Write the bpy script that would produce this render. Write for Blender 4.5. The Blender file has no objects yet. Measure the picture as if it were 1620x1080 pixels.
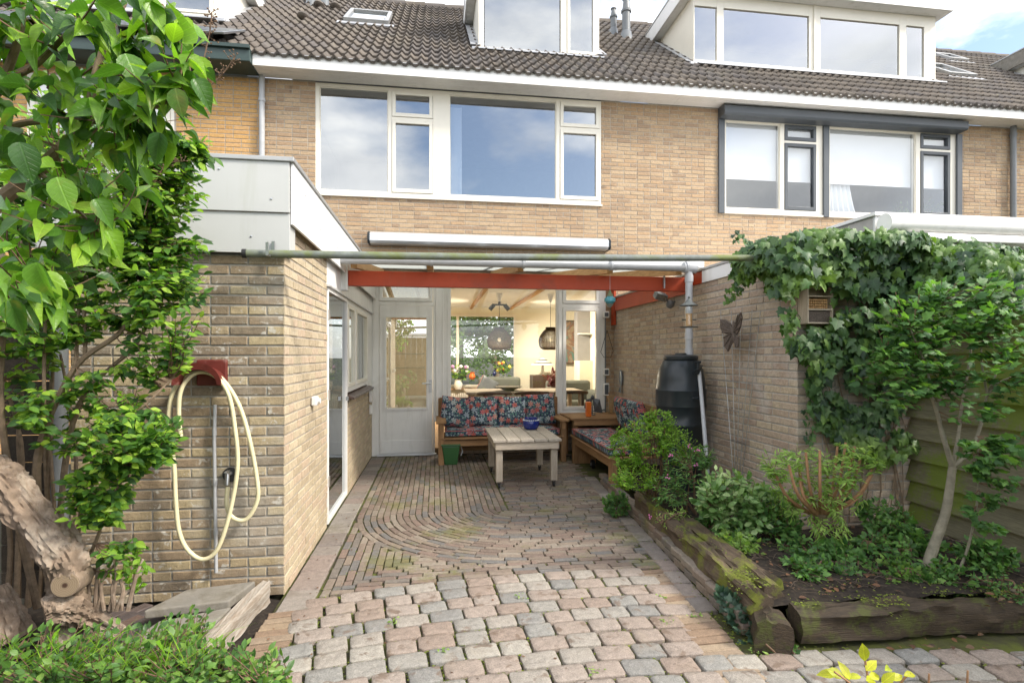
import bpy, math, random
import numpy as np
from mathutils import Vector, Matrix, Euler

# ------------------------------------------------------------------ camera, sky, sun
S = bpy.context.scene
COL = S.collection
R = math.radians
FPX, HZ, CX = 855.0, 560.0, 810.0            # focal length and horizon of the 1620 px wide photograph
TH = math.atan(120.0 / FPX); CT, ST = math.cos(TH), math.sin(TH); CH = 1.5
cam_d = bpy.data.cameras.new('camera'); cam = bpy.data.objects.new('camera', cam_d); COL.objects.link(cam)
cam_d.sensor_width = 36; cam_d.lens = FPX / 1620 * 36; cam_d.shift_y = (HZ - 540) / 1620.0
cam_d.clip_start = 0.05; cam_d.clip_end = 600
cam.location = (0, 0, CH); cam.rotation_euler = (R(90), 0, -TH)
S.camera = cam

SUN_EL, SUN_AZ = 42.0, 60.0                    # azimuth: degrees from -Y towards +X
sd = Vector((math.sin(R(SUN_AZ)) * math.cos(R(SUN_EL)), -math.cos(R(SUN_AZ)) * math.cos(R(SUN_EL)), math.sin(R(SUN_EL))))
sl = bpy.data.lights.new('sun', 'SUN'); sl.energy = 2.3; sl.angle = R(11); sl.color = (1, .93, .82)
so = bpy.data.objects.new('sun', sl); COL.objects.link(so); so.rotation_euler = sd.to_track_quat('Z', 'Y').to_euler()

w = bpy.data.worlds.new('World'); S.world = w; w.use_nodes = True
nt = w.node_tree; nt.nodes.clear()
def N(nt, t, **k):
    n = nt.nodes.new(t)
    for a, b in k.items(): setattr(n, a, b)
    return n
sky = N(nt, 'ShaderNodeTexSky', sky_type='NISHITA', sun_disc=False); sky.sun_elevation = R(SUN_EL)
sky.sun_rotation = R(180 - SUN_AZ); sky.dust_density = 1.6; sky.air_density = 1.0
tc = N(nt, 'ShaderNodeTexCoord'); mp = N(nt, 'ShaderNodeMapping'); mp.inputs['Scale'].default_value = (1, 1, 2.2); mp.inputs['Location'].default_value = (0.35, 0.1, 0.2)
nz = N(nt, 'ShaderNodeTexNoise'); nz.inputs['Scale'].default_value = 1.9; nz.inputs['Detail'].default_value = 9; nz.inputs['Roughness'].default_value = .58
rp = N(nt, 'ShaderNodeValToRGB'); rp.color_ramp.elements[0].position = .40; rp.color_ramp.elements[1].position = .57
nz2 = N(nt, 'ShaderNodeTexNoise'); nz2.inputs['Scale'].default_value = 4.5; nz2.inputs['Detail'].default_value = 6
cr2 = N(nt, 'ShaderNodeValToRGB'); cr2.color_ramp.elements[0].color = (5.8, 6.0, 6.4, 1); cr2.color_ramp.elements[1].color = (10, 9.9, 9.7, 1)
cr2.color_ramp.elements[0].position = .3; cr2.color_ramp.elements[1].position = .65
mx = N(nt, 'ShaderNodeMix', data_type='RGBA'); bg = N(nt, 'ShaderNodeBackground'); wo = N(nt, 'ShaderNodeOutputWorld')
L = nt.links.new
L(tc.outputs['Generated'], mp.inputs[0]); L(mp.outputs[0], nz.inputs[0]); L(mp.outputs[0], nz2.inputs[0]); L(nz.outputs[0], rp.inputs[0]); L(nz2.outputs[0], cr2.inputs[0])
L(rp.outputs[0], mx.inputs['Factor']); L(sky.outputs[0], mx.inputs['A']); L(cr2.outputs[0], mx.inputs['B'])
L(mx.outputs['Result'], bg.inputs[0]); L(bg.outputs[0], wo.inputs[0]); bg.inputs['Strength'].default_value = .15

S.view_settings.view_transform = 'Standard'; S.view_settings.look = 'None'
S.view_settings.gamma = 1; S.view_settings.use_curve_mapping = False
S.view_settings.exposure = 1.06
S.render.engine = 'CYCLES'
S.cycles.max_bounces = 8; S.cycles.diffuse_bounces = 4; S.cycles.glossy_bounces = 4; S.cycles.transmission_bounces = 4; S.cycles.transparent_max_bounces = 12
S.cycles.use_denoising = True; S.cycles.caustics_reflective = False; S.cycles.caustics_refractive = False

# ------------------------------------------------------------------ small helpers
def P(px, py, Y):
    "point of the place seen at photo pixel (px, py) lying at distance Y towards the house"
    r = (px - CX) / FPX
    X = Y * (r * CT + ST) / (CT - r * ST)
    zc = X * ST + Y * CT
    return Vector((X, Y, CH + (HZ - py) * zc / FPX))
def PX(px, Y): return P(px, 0, Y).x
def PW(px, py, X):
    "same, on a wall of constant X"
    r = (px - CX) / FPX
    Y = X * (CT - r * ST) / (r * CT + ST)
    return P(px, py, Y)
def PG(px, py, Z=0.0):
    "same, on level ground of height Z"
    zc = (CH - Z) * FPX / (py - HZ); r = (px - CX) / FPX
    return Vector((zc * (r * CT + ST), zc * (CT - r * ST), Z))
def PD(px, py, zc):
    "same, at depth zc in front of the viewer"
    r = (px - CX) / FPX
    return Vector((zc * (r * CT + ST), zc * (CT - r * ST), CH + (HZ - py) * zc / FPX))

def props(o, label=None, cat=None, group=None, kind=None):
    if label: o['label'] = label
    if cat: o['category'] = cat
    if group: o['group'] = group
    if kind: o['kind'] = kind
    return o
def thing(name, label, cat, loc=(0, 0, 0), group=None):
    o = bpy.data.objects.new(name, None); COL.objects.link(o); o.location = loc; o.empty_display_size = .1
    return props(o, label, cat, group)
def attach(o, parent):
    o.parent = parent
    if parent.type == 'EMPTY': o.matrix_parent_inverse = Matrix.Translation(parent.location).inverted()
def copy_tree(o, parent=None):
    c = o.copy(); COL.objects.link(c)
    if parent: c.parent = parent; c.matrix_parent_inverse = o.matrix_parent_inverse
    for ch in list(o.children): copy_tree(ch, c)
    return c

class MB:
    def __init__(s): s.v = []; s.f = []
    def add(s, vs, fs):
        n = len(s.v); s.v += [tuple(v) for v in vs]; s.f += [tuple(i + n for i in f) for f in fs]; return s
    def box(s, x0, x1, y0, y1, z0, z1, M=None):
        vs = [Vector(p) for p in ((x0, y0, z0), (x1, y0, z0), (x1, y1, z0), (x0, y1, z0), (x0, y0, z1), (x1, y0, z1), (x1, y1, z1), (x0, y1, z1))]
        if M is not None: vs = [M @ v for v in vs]
        return s.add(vs, ((0, 3, 2, 1), (4, 5, 6, 7), (0, 1, 5, 4), (1, 2, 6, 5), (2, 3, 7, 6), (3, 0, 4, 7)))
    def bar(s, a, b, w, h, up=(0, 0, 1)):
        a = Vector(a); b = Vector(b); d = b - a; l = d.length; y = d.normalized(); x = y.cross(Vector(up))
        if x.length < 1e-4: x = Vector((1, 0, 0))
        x.normalize(); z = x.cross(y)
        M = Matrix.Translation(a) @ Matrix((x, y, z)).transposed().to_4x4()
        return s.box(-w / 2, w / 2, 0, l, -h / 2, h / 2, M)
    def tube(s, pts, rad, n=8, cap=True):
        pts = [Vector(p) for p in pts]; m = len(pts)
        if not hasattr(rad, '__len__'): rad = [rad] * m
        ref = None; base = len(s.v)
        for i, p in enumerate(pts):
            d = (pts[min(i + 1, m - 1)] - pts[max(i - 1, 0)]).normalized()
            if ref is None: ref = d.orthogonal().normalized()
            ref = (ref - d * ref.dot(d)); ref = ref.normalized() if ref.length > 1e-6 else d.orthogonal().normalized()
            b = d.cross(ref)
            for k in range(n):
                t = 2 * math.pi * k / n; s.v.append(tuple(p + (ref * math.cos(t) + b * math.sin(t)) * rad[i]))
        for i in range(m - 1):
            for k in range(n):
                a = base + i * n + k; c = base + i * n + (k + 1) % n; s.f.append((a, c, c + n, a + n))
        if cap: s.f.append(tuple(base + k for k in range(n))[::-1]); s.f.append(tuple(base + (m - 1) * n + k for k in range(n)))
        return s
    def lathe(s, prof, c, n=24, M=None):
        base = len(s.v); c = Vector(c); m = len(prof)
        for r, z in prof:
            for k in range(n):
                t = 2 * math.pi * k / n; v = Vector((r * math.cos(t), r * math.sin(t), z))
                s.v.append(tuple((M @ v if M else v) + c))
        for i in range(m - 1):
            for k in range(n):
                a = base + i * n + k; b = base + i * n + (k + 1) % n; s.f.append((a, b, b + n, a + n))
        s.f.append(tuple(base + k for k in range(n))[::-1]); s.f.append(tuple(base + (m - 1) * n + k for k in range(n)))
        return s
    def ball(s, c, r, n=12, m=8, M=None):
        if not hasattr(r, '__len__'): r = (r, r, r)
        prof = [(math.sin(math.pi * i / m), -math.cos(math.pi * i / m)) for i in range(m + 1)]
        prof[0] = (.02, -1); prof[-1] = (.02, 1)
        D = Matrix.Diagonal((r[0], r[1], r[2])).to_4x4()
        return s.lathe(prof, c, n, (M @ D) if M else D)
    def prism(s, poly, axis, a0, a1):
        "extrude a polygon [(p,q)] along axis ('x': p=y q=z, 'y': p=x q=z, 'z': p=x q=y)"
        def mk(p, q, a): return {'x': (a, p, q), 'y': (p, a, q), 'z': (p, q, a)}[axis]
        n = len(poly); vs = [mk(p, q, a0) for p, q in poly] + [mk(p, q, a1) for p, q in poly]
        fs = [tuple(range(n))[::-1], tuple(range(n, 2 * n))] + [(i, (i + 1) % n, (i + 1) % n + n, i + n) for i in range(n)]
        return s.add(vs, fs)
    def mesh(s, name, mat, smooth=False, shift=None):
        me = bpy.data.meshes.new(name)
        vs = s.v if shift is None else [(v[0] - shift[0], v[1] - shift[1], v[2] - shift[2]) for v in s.v]
        me.from_pydata(vs, [], s.f)
        if mat: me.materials.append(mat)
        if smooth: me.polygons.foreach_set('use_smooth', [True] * len(me.polygons))
        me.update(); return me
    def build(s, name, mat, parent=None, smooth=False, bevel=0, label=None, cat=None, group=None, kind=None, fix=True):
        sh = None
        if parent is None and kind is None:
            a = np.array(s.v); sh = ((a[:, 0].min() + a[:, 0].max()) / 2, (a[:, 1].min() + a[:, 1].max()) / 2, a[:, 2].min())
        me = s.mesh(name, mat, smooth, sh)
        if fix:
            import bmesh
            bm = bmesh.new(); bm.from_mesh(me); bmesh.ops.recalc_face_normals(bm, faces=bm.faces); bm.to_mesh(me); bm.free()
        o = bpy.data.objects.new(name, me); COL.objects.link(o)
        if sh: o.location = sh
        if parent: attach(o, parent)
        if smooth: 
            try:
                m = None
                me.set_sharp_from_angle(angle=R(38))
            except Exception: pass
        if bevel:
            b = o.modifiers.new('bevel', 'BEVEL'); b.width = bevel; b.segments = 2; b.limit_method = 'ANGLE'
        return props(o, label, cat, group, kind)

def np_mesh(name, V, F, mat, smooth=False, lp=None):
    "V (n,3) array, F (m,k) array of equal-size faces"
    me = bpy.data.meshes.new(name); k = F.shape[1]
    me.vertices.add(len(V)); me.vertices.foreach_set('co', V.astype(np.float32).ravel())
    me.loops.add(F.size); me.loops.foreach_set('vertex_index', F.astype(np.int32).ravel())
    me.polygons.add(len(F)); me.polygons.foreach_set('loop_start', (np.arange(len(F)) * k).astype(np.int32))
    if smooth: me.polygons.foreach_set('use_smooth', np.ones(len(F), bool))
    if lp is not None:
        at = me.attributes.new('leafpos', 'FLOAT_VECTOR', 'POINT'); at.data.foreach_set('vector', np.ascontiguousarray(lp, dtype=np.float32).ravel())
    me.materials.append(mat); me.update(calc_edges=True); return me

# ------------------------------------------------------------------ materials
def newmat(name):
    m = bpy.data.materials.new(name); m.use_nodes = True; nt = m.node_tree; nt.nodes.clear()
    out = N(nt, 'ShaderNodeOutputMaterial'); return m, nt, out
def math_(nt, op, a, b=None, c=None):
    n = N(nt, 'ShaderNodeMath', operation=op)
    for i, x in enumerate((a, b, c)):
        if x is None: continue
        if isinstance(x, (int, float)): n.inputs[i].default_value = x
        else: nt.links.new(x, n.inputs[i])
    return n.outputs[0]
def mixc(nt, f, a, b, mode='MIX'):
    n = N(nt, 'ShaderNodeMix', data_type='RGBA', blend_type=mode)
    for key, x in (('Factor', f), ('A', a), ('B', b)):
        if isinstance(x, (int, float)): n.inputs[key].default_value = x
        elif isinstance(x, tuple): n.inputs[key].default_value = x if len(x) == 4 else (*x, 1)
        else: nt.links.new(x, n.inputs[key])
    return n.outputs['Result']
def ramp(nt, x, stops, interp='LINEAR'):
    n = N(nt, 'ShaderNodeValToRGB'); cr = n.color_ramp; cr.interpolation = interp
    while len(cr.elements) < len(stops): cr.elements.new(.5)
    for e, (p, c) in zip(cr.elements, stops):
        e.position = p; e.color = (c, c, c, 1) if isinstance(c, (int, float)) else (*c, 1)
    nt.links.new(x, n.inputs[0]); return n.outputs[0]
def pos(nt, scale=(1, 1, 1), local=False):
    if local: o = N(nt, 'ShaderNodeTexCoord').outputs['Object']
    else: o = N(nt, 'ShaderNodeNewGeometry').outputs['Position']
    m = N(nt, 'ShaderNodeMapping'); m.inputs['Scale'].default_value = scale; nt.links.new(o, m.inputs[0]); return m.outputs[0]
def noise(nt, vec, scale, detail=4, rough=.55, dist=0):
    n = N(nt, 'ShaderNodeTexNoise'); n.inputs['Scale'].default_value = scale; n.inputs['Detail'].default_value = detail
    n.inputs['Roughness'].default_value = rough; n.inputs['Distortion'].default_value = dist; nt.links.new(vec, n.inputs[0]); return n.outputs[0]
def island(nt):
    "a random number per piece, for single objects and for joined ones"
    a = N(nt, 'ShaderNodeObjectInfo').outputs['Random']; b = N(nt, 'ShaderNodeNewGeometry').outputs['Random Per Island']
    return math_(nt, 'FRACT', math_(nt, 'ADD', a, b))
def bump(nt, h, strength, dist=.01, normal=None):
    n = N(nt, 'ShaderNodeBump'); n.inputs['Strength'].default_value = strength; n.inputs['Distance'].default_value = dist
    nt.links.new(h, n.inputs['Height'])
    if normal is not None: nt.links.new(normal, n.inputs['Normal'])
    return n.outputs[0]
def princ(nt, out, col, rough=.7, metal=0, nrm=None, spec=.4, emis=None):
    b = N(nt, 'ShaderNodeBsdfPrincipled')
    if isinstance(col, tuple): b.inputs['Base Color'].default_value = (*col, 1)
    else: nt.links.new(col, b.inputs['Base Color'])
    if isinstance(rough, (int, float)): b.inputs['Roughness'].default_value = rough
    else: nt.links.new(rough, b.inputs['Roughness'])
    b.inputs['Metallic'].default_value = metal; b.inputs['Specular IOR Level'].default_value = spec
    if nrm is not None: nt.links.new(nrm, b.inputs['Normal'])
    nt.links.new(b.outputs[0], out.inputs[0]); return b

def M_pieces(name, palette, grain=(.75, 1.15), stain=None, moss=None, rough=.85, bmp=.5, gscale=140, spots=None, big=1.2):
    "brick, stone or tile: colour per piece from a palette, grain, big stains, moss"
    m, nt, out = newmat(name); v = pos(nt)
    k = len(palette); c = ramp(nt, island(nt), [(i / k, p) for i, p in enumerate(palette)], 'CONSTANT' if k > 5 else 'LINEAR')
    g = noise(nt, v, gscale, 5, .7); g2 = noise(nt, v, 28, 4, .65)
    c = mixc(nt, 1.0, c, ramp(nt, g, [(.3, grain[0]), (.7, grain[1])]), 'MULTIPLY')
    c = mixc(nt, 1.0, c, ramp(nt, g2, [(.3, .8), (.7, 1.12)]), 'MULTIPLY')
    if stain:
        f = ramp(nt, noise(nt, v, big, 6, .62, .6), [(stain[1], 0.), (stain[1] + .16, stain[2])]); c = mixc(nt, f, c, stain[0])
    if spots:
        f = ramp(nt, noise(nt, v, spots[1], 4, .6, .4), [(spots[2], 0.), (spots[2] + .07, spots[3])]); c = mixc(nt, f, c, spots[0])
    if moss:
        f = ramp(nt, math_(nt, 'ADD', noise(nt, v, 1.7, 5, .6), math_(nt, 'MULTIPLY', noise(nt, v, 35, 4, .7), .35)), [(moss[1], 0.), (moss[1] + .1, moss[2])]); c = mixc(nt, f, c, moss[0])
    h = math_(nt, 'ADD', g, math_(nt, 'MULTIPLY', g2, 2.0))
    princ(nt, out, c, rough, nrm=bump(nt, h, bmp, .004)); return m
def M_plain(name, col, rough=.6, var=.12, scale=6, bmp=.08, metal=0, dirt=None, spec=.4, bscale=120, streak=None):
    m, nt, out = newmat(name); v = pos(nt); n = noise(nt, v, scale, 6, .6)
    c = mixc(nt, 1.0, col, ramp(nt, n, [(.25, 1 - var), (.75, 1 + var * .4)]), 'MULTIPLY')
    if streak:
        f = ramp(nt, noise(nt, pos(nt, (9, 9, .9)), streak[1], 5, .65, .3), [(streak[2], 0.), (streak[2] + .25, streak[3])]); c = mixc(nt, f, c, streak[0])
    if dirt:
        f = ramp(nt, noise(nt, v, dirt[1], 7, .68, .5), [(dirt[2], 0.), (dirt[2] + .22, dirt[3])]); c = mixc(nt, f, c, dirt[0])
    princ(nt, out, c, rough, metal, bump(nt, noise(nt, v, bscale, 3), bmp, .003), spec); return m
def M_wood(name, c1, c2, axis='x', rough=.75, moss=None, scale=1.0, knots=True, local=False, bmp=.35):
    m, nt, out = newmat(name)
    sc = {'x': (2.2, 26, 26), 'y': (26, 2.2, 26), 'z': (26, 26, 2.2)}[axis]; v = pos(nt, tuple(a * scale for a in sc)); vw = pos(nt)
    n = noise(nt, v, 1.6, 6, .62, .8); n2 = noise(nt, v, 6.0, 3, .6)
    c = mixc(nt, ramp(nt, n, [(.3, 0.), (.7, 1.)]), c1, c2)
    c = mixc(nt, 1.0, c, ramp(nt, n2, [(.3, .78), (.65, 1.1)]), 'MULTIPLY')
    c = mixc(nt, 1.0, c, ramp(nt, island(nt), [(0, .82), (1, 1.15)]), 'MULTIPLY')
    if moss:
        f = ramp(nt, math_(nt, 'ADD', noise(nt, vw, moss[2], 5, .65), math_(nt, 'MULTIPLY', noise(nt, vw, 60, 3), .25)), [(moss[1], 0.), (moss[1] + .12, moss[3])]); c = mixc(nt, f, c, moss[0])
    princ(nt, out, c, rough, nrm=bump(nt, math_(nt, 'ADD', n, n2), bmp, .004)); return m
def M_leaf(name, cols, trans=.35, rough=.42, scale=30, spec=.5, patch=None):
    m, nt, out = newmat(name); v = pos(nt)
    k = len(cols); c = ramp(nt, island(nt), [(i / (k - 1), p) for i, p in enumerate(cols)])
    if patch: c = mixc(nt, ramp(nt, noise(nt, v, patch[1], 3, .6), [(patch[2], 0.), (patch[2] + .2, patch[3])]), c, patch[0])
    c = mixc(nt, 1.0, c, ramp(nt, noise(nt, v, scale, 4, .6), [(.3, .72), (.7, 1.22)]), 'MULTIPLY')
    at = N(nt, 'ShaderNodeAttribute'); at.attribute_name = 'leafpos'; sx = N(nt, 'ShaderNodeSeparateXYZ'); nt.links.new(at.outputs['Vector'], sx.inputs[0])
    ax = math_(nt, 'ABSOLUTE', sx.outputs[0]); side = math_(nt, 'SINE', math_(nt, 'MULTIPLY', math_(nt, 'SUBTRACT', sx.outputs[1], math_(nt, 'MULTIPLY', ax, .9)), 44))
    veins = math_(nt, 'MAXIMUM', ramp(nt, ax, [(.008, 1.), (.03, 0.)]), ramp(nt, side, [(.86, 0.), (1., .7)]))
    c = mixc(nt, math_(nt, 'MULTIPLY', veins, .35), c, mixc(nt, 1.0, c, (1.9, 1.8, 1.6), 'MULTIPLY'))
    b = N(nt, 'ShaderNodeBsdfPrincipled'); nt.links.new(c, b.inputs['Base Color']); b.inputs['Roughness'].default_value = rough; b.inputs['Specular IOR Level'].default_value = spec
    nt.links.new(bump(nt, math_(nt, 'SUBTRACT', noise(nt, v, 90, 3), math_(nt, 'MULTIPLY', veins, .8)), .5, .002), b.inputs['Normal'])
    t = N(nt, 'ShaderNodeBsdfTranslucent'); nt.links.new(mixc(nt, 1.0, c, (1.5, 1.7, .55), 'MULTIPLY'), t.inputs[0])
    ms = N(nt, 'ShaderNodeMixShader'); ms.inputs[0].default_value = trans; nt.links.new(b.outputs[0], ms.inputs[1]); nt.links.new(t.outputs[0], ms.inputs[2])
    nt.links.new(ms.outputs[0], out.inputs[0]); return m
def M_glass(name, refl=.12, tint=(1, 1, 1), rough=.0, wave=.0):
    m, nt, out = newmat(name)
    t = N(nt, 'ShaderNodeBsdfTransparent'); t.inputs[0].default_value = (*[a ** .5 for a in tint], 1)
    g = N(nt, 'ShaderNodeBsdfGlossy'); g.inputs['Roughness'].default_value = rough; g.inputs[0].default_value = (.95, .98, 1, 1)
    fr = N(nt, 'ShaderNodeFresnel'); fr.inputs[0].default_value = 1.5
    front = math_(nt, 'SUBTRACT', 1.0, N(nt, 'ShaderNodeNewGeometry').outputs['Backfacing'])
    f = math_(nt, 'MULTIPLY', math_(nt, 'MINIMUM', math_(nt, 'ADD', math_(nt, 'MULTIPLY', fr.outputs[0], 1.3), refl), .95), front)
    if wave: nt.links.new(bump(nt, noise(nt, pos(nt), 1.3, 2), wave, .02), g.inputs['Normal'])
    ms = N(nt, 'ShaderNodeMixShader'); nt.links.new(f, ms.inputs[0]); nt.links.new(t.outputs[0], ms.inputs[1]); nt.links.new(g.outputs[0], ms.inputs[2])
    nt.links.new(ms.outputs[0], out.inputs[0]); return m
def M_emit(name, col, st):
    m, nt, out = newmat(name); e = N(nt, 'ShaderNodeEmission'); e.inputs[0].default_value = (*col, 1); e.inputs[1].default_value = st
    nt.links.new(e.outputs[0], out.inputs[0]); return m
def M_flower(name, plane):
    "cotton print: petalled flowers and leaves on navy; plane gives the two world axes the cloth lies in"
    m, nt, out = newmat(name)
    g = N(nt, 'ShaderNodeNewGeometry').outputs['Position']; sp = N(nt, 'ShaderNodeSeparateXYZ'); nt.links.new(g, sp.inputs[0])
    cb = N(nt, 'ShaderNodeCombineXYZ'); nt.links.new(sp.outputs[plane[0]], cb.inputs[0]); nt.links.new(math_(nt, 'SUBTRACT', sp.outputs[plane[1]], sp.outputs[plane[2]]) if len(plane) > 2 else sp.outputs[plane[1]], cb.inputs[1]); uv = cb.outputs[0]
    def blooms(scale, petals, R0, seed):
        mpn = N(nt, 'ShaderNodeMapping'); mpn.inputs['Location'].default_value = (seed, seed * 1.7, 0); nt.links.new(uv, mpn.inputs[0])
        vo = N(nt, 'ShaderNodeTexVoronoi', voronoi_dimensions='2D'); vo.inputs['Scale'].default_value = scale; vo.inputs['Randomness'].default_value = .8; nt.links.new(mpn.outputs[0], vo.inputs[0])
        df = N(nt, 'ShaderNodeVectorMath', operation='SUBTRACT'); nt.links.new(mpn.outputs[0], df.inputs[0]); nt.links.new(vo.outputs['Position'], df.inputs[1])
        s2 = N(nt, 'ShaderNodeSeparateXYZ'); nt.links.new(df.outputs[0], s2.inputs[0])
        an = math_(nt, 'ARCTAN2', s2.outputs[1], s2.outputs[0]); sc = N(nt, 'ShaderNodeSeparateColor'); nt.links.new(vo.outputs['Color'], sc.inputs[0])
        ps = math_(nt, 'COSINE', math_(nt, 'MULTIPLY_ADD', an, petals, math_(nt, 'MULTIPLY', sc.outputs[1], 6.28)))
        rad = math_(nt, 'MULTIPLY', math_(nt, 'ADD', math_(nt, 'MULTIPLY', ps, .28), .72), R0)
        q = math_(nt, 'DIVIDE', vo.outputs['Distance'], rad)
        return q, sc.outputs[0]
    c = ramp(nt, noise(nt, uv, 22, 3), [(.4, (.025, .035, .06)), (.62, (.07, .10, .14))])
    q2, r2 = blooms(26, 4, .5, 3.1)
    lf = ramp(nt, r2, [(0, (.10, .20, .17)), (.35, (.24, .32, .30)), (.6, (.32, .37, .40)), (.85, (.09, .14, .14))], 'CONSTANT')
    c = mixc(nt, ramp(nt, q2, [(.86, 1.), (1., 0.)]), c, lf)
    q1, r1 = blooms(9.5, 6, .43, 1.3)
    fl = ramp(nt, r1, [(0, (.46, .13, .11)), (.28, (.55, .27, .22)), (.48, (.33, .40, .44)), (.66, (.50, .17, .17)), (.86, (.42, .47, .45))], 'CONSTANT')
    fl = mixc(nt, 1.0, fl, ramp(nt, q1, [(.1, (.5, .3, .2)), (.3, (1., 1., 1.)), (.6, (.62, .6, .66)), (.8, (1.2, 1.15, 1.1)), (.95, (.7, .7, .75))]), 'MULTIPLY')
    c = mixc(nt, ramp(nt, q1, [(.92, 1.), (1., 0.)]), c, fl)
    princ(nt, out, c, .9, nrm=bump(nt, noise(nt, pos(nt), 500, 2), .2, .001), spec=.15); return m
# ------------------------------------------------------------------ pieces: bricks, pavers, tiles
_cache = {}
def chamfer_box(L_, W_, H_, ch, rng=None, wob=0.0):
    "centred block, its face (+Z) chamfered; 9 faces"
    a, b, h = L_ / 2, W_ / 2, H_
    r = (lambda: rng.uniform(-wob, wob)) if rng else (lambda: 0)
    v = []
    for sx, sy in ((-1, -1), (1, -1), (1, 1), (-1, 1)): v.append((sx * a, sy * b, -h))
    for sx, sy in ((-1, -1), (1, -1), (1, 1), (-1, 1)): v.append((sx * a + r(), sy * b + r(), -ch))
    for sx, sy in ((-1, -1), (1, -1), (1, 1), (-1, 1)): v.append((sx * (a - ch) + r(), sy * (b - ch) + r(), 0))
    f = [(8, 9, 10, 11)]
    for k in range(4):
        j = (k + 1) % 4; f += [(k, j, 4 + j, 4 + k), (4 + k, 4 + j, 8 + j, 8 + k)]
    return v, f
def lay(pieces, name, mat, parent, n_parts, score, stuff_name=None, H=.05, ch=.004, wob=.0015, seed=1, tag=''):
    """pieces: (matrix, L, W). The n_parts with the highest score become objects of their own, the rest one joined mesh."""
    rng = random.Random(seed)
    order = sorted(range(len(pieces)), key=lambda i: -score(pieces[i])); single = set(order[:n_parts])
    V = []; F = []; nv = 0
    for i, (M, l, wd) in enumerate(pieces):
        if i in single:
            key = (name, tag, round(l, 2), round(wd, 2), rng.randrange(4), mat.name)
            if key not in _cache:
                v, f = chamfer_box(key[2], key[3], H, ch, rng, wob)
                me = bpy.data.meshes.new(name); me.from_pydata(v, [], f); me.materials.append(mat); me.update(); _cache[key] = me
            o = bpy.data.objects.new(name, _cache[key]); COL.objects.link(o); o.matrix_world = M
            if parent:
                o.parent = parent
                if parent.type == 'EMPTY': o.matrix_parent_inverse = Matrix.Translation(parent.location).inverted()
            o.matrix_basis = M
        else:
            v, f = chamfer_box(l, wd, H, ch, rng, wob)
            V += [tuple(M @ Vector(p)) for p in v]; F += [tuple(k + nv for k in q) for q in f]; nv += len(v)
    if V:
        me = bpy.data.meshes.new(stuff_name or name + 's'); me.from_pydata(V, [], F); me.materials.append(mat); me.update()
        o = bpy.data.objects.new(stuff_name or name + 's', me); COL.objects.link(o); o['kind'] = 'stuff'
        if parent: attach(o, parent)
def cut_rects(u0, u1, z0, z1, holes):
    us = sorted({u0, u1, *[h[0] for h in holes if u0 < h[0] < u1], *[h[1] for h in holes if u0 < h[1] < u1]})
    out = []
    for a, b in zip(us, us[1:]):
        mid = (a + b) / 2; hs = sorted([(h[2], h[3]) for h in holes if h[0] < mid < h[1]]); z = z0
        for p, q in hs:
            if p > z: out.append((a, b, z, min(p, z1)))
            z = max(z, q)
        if z < z1: out.append((a, b, z, z1))
    return out
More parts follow.
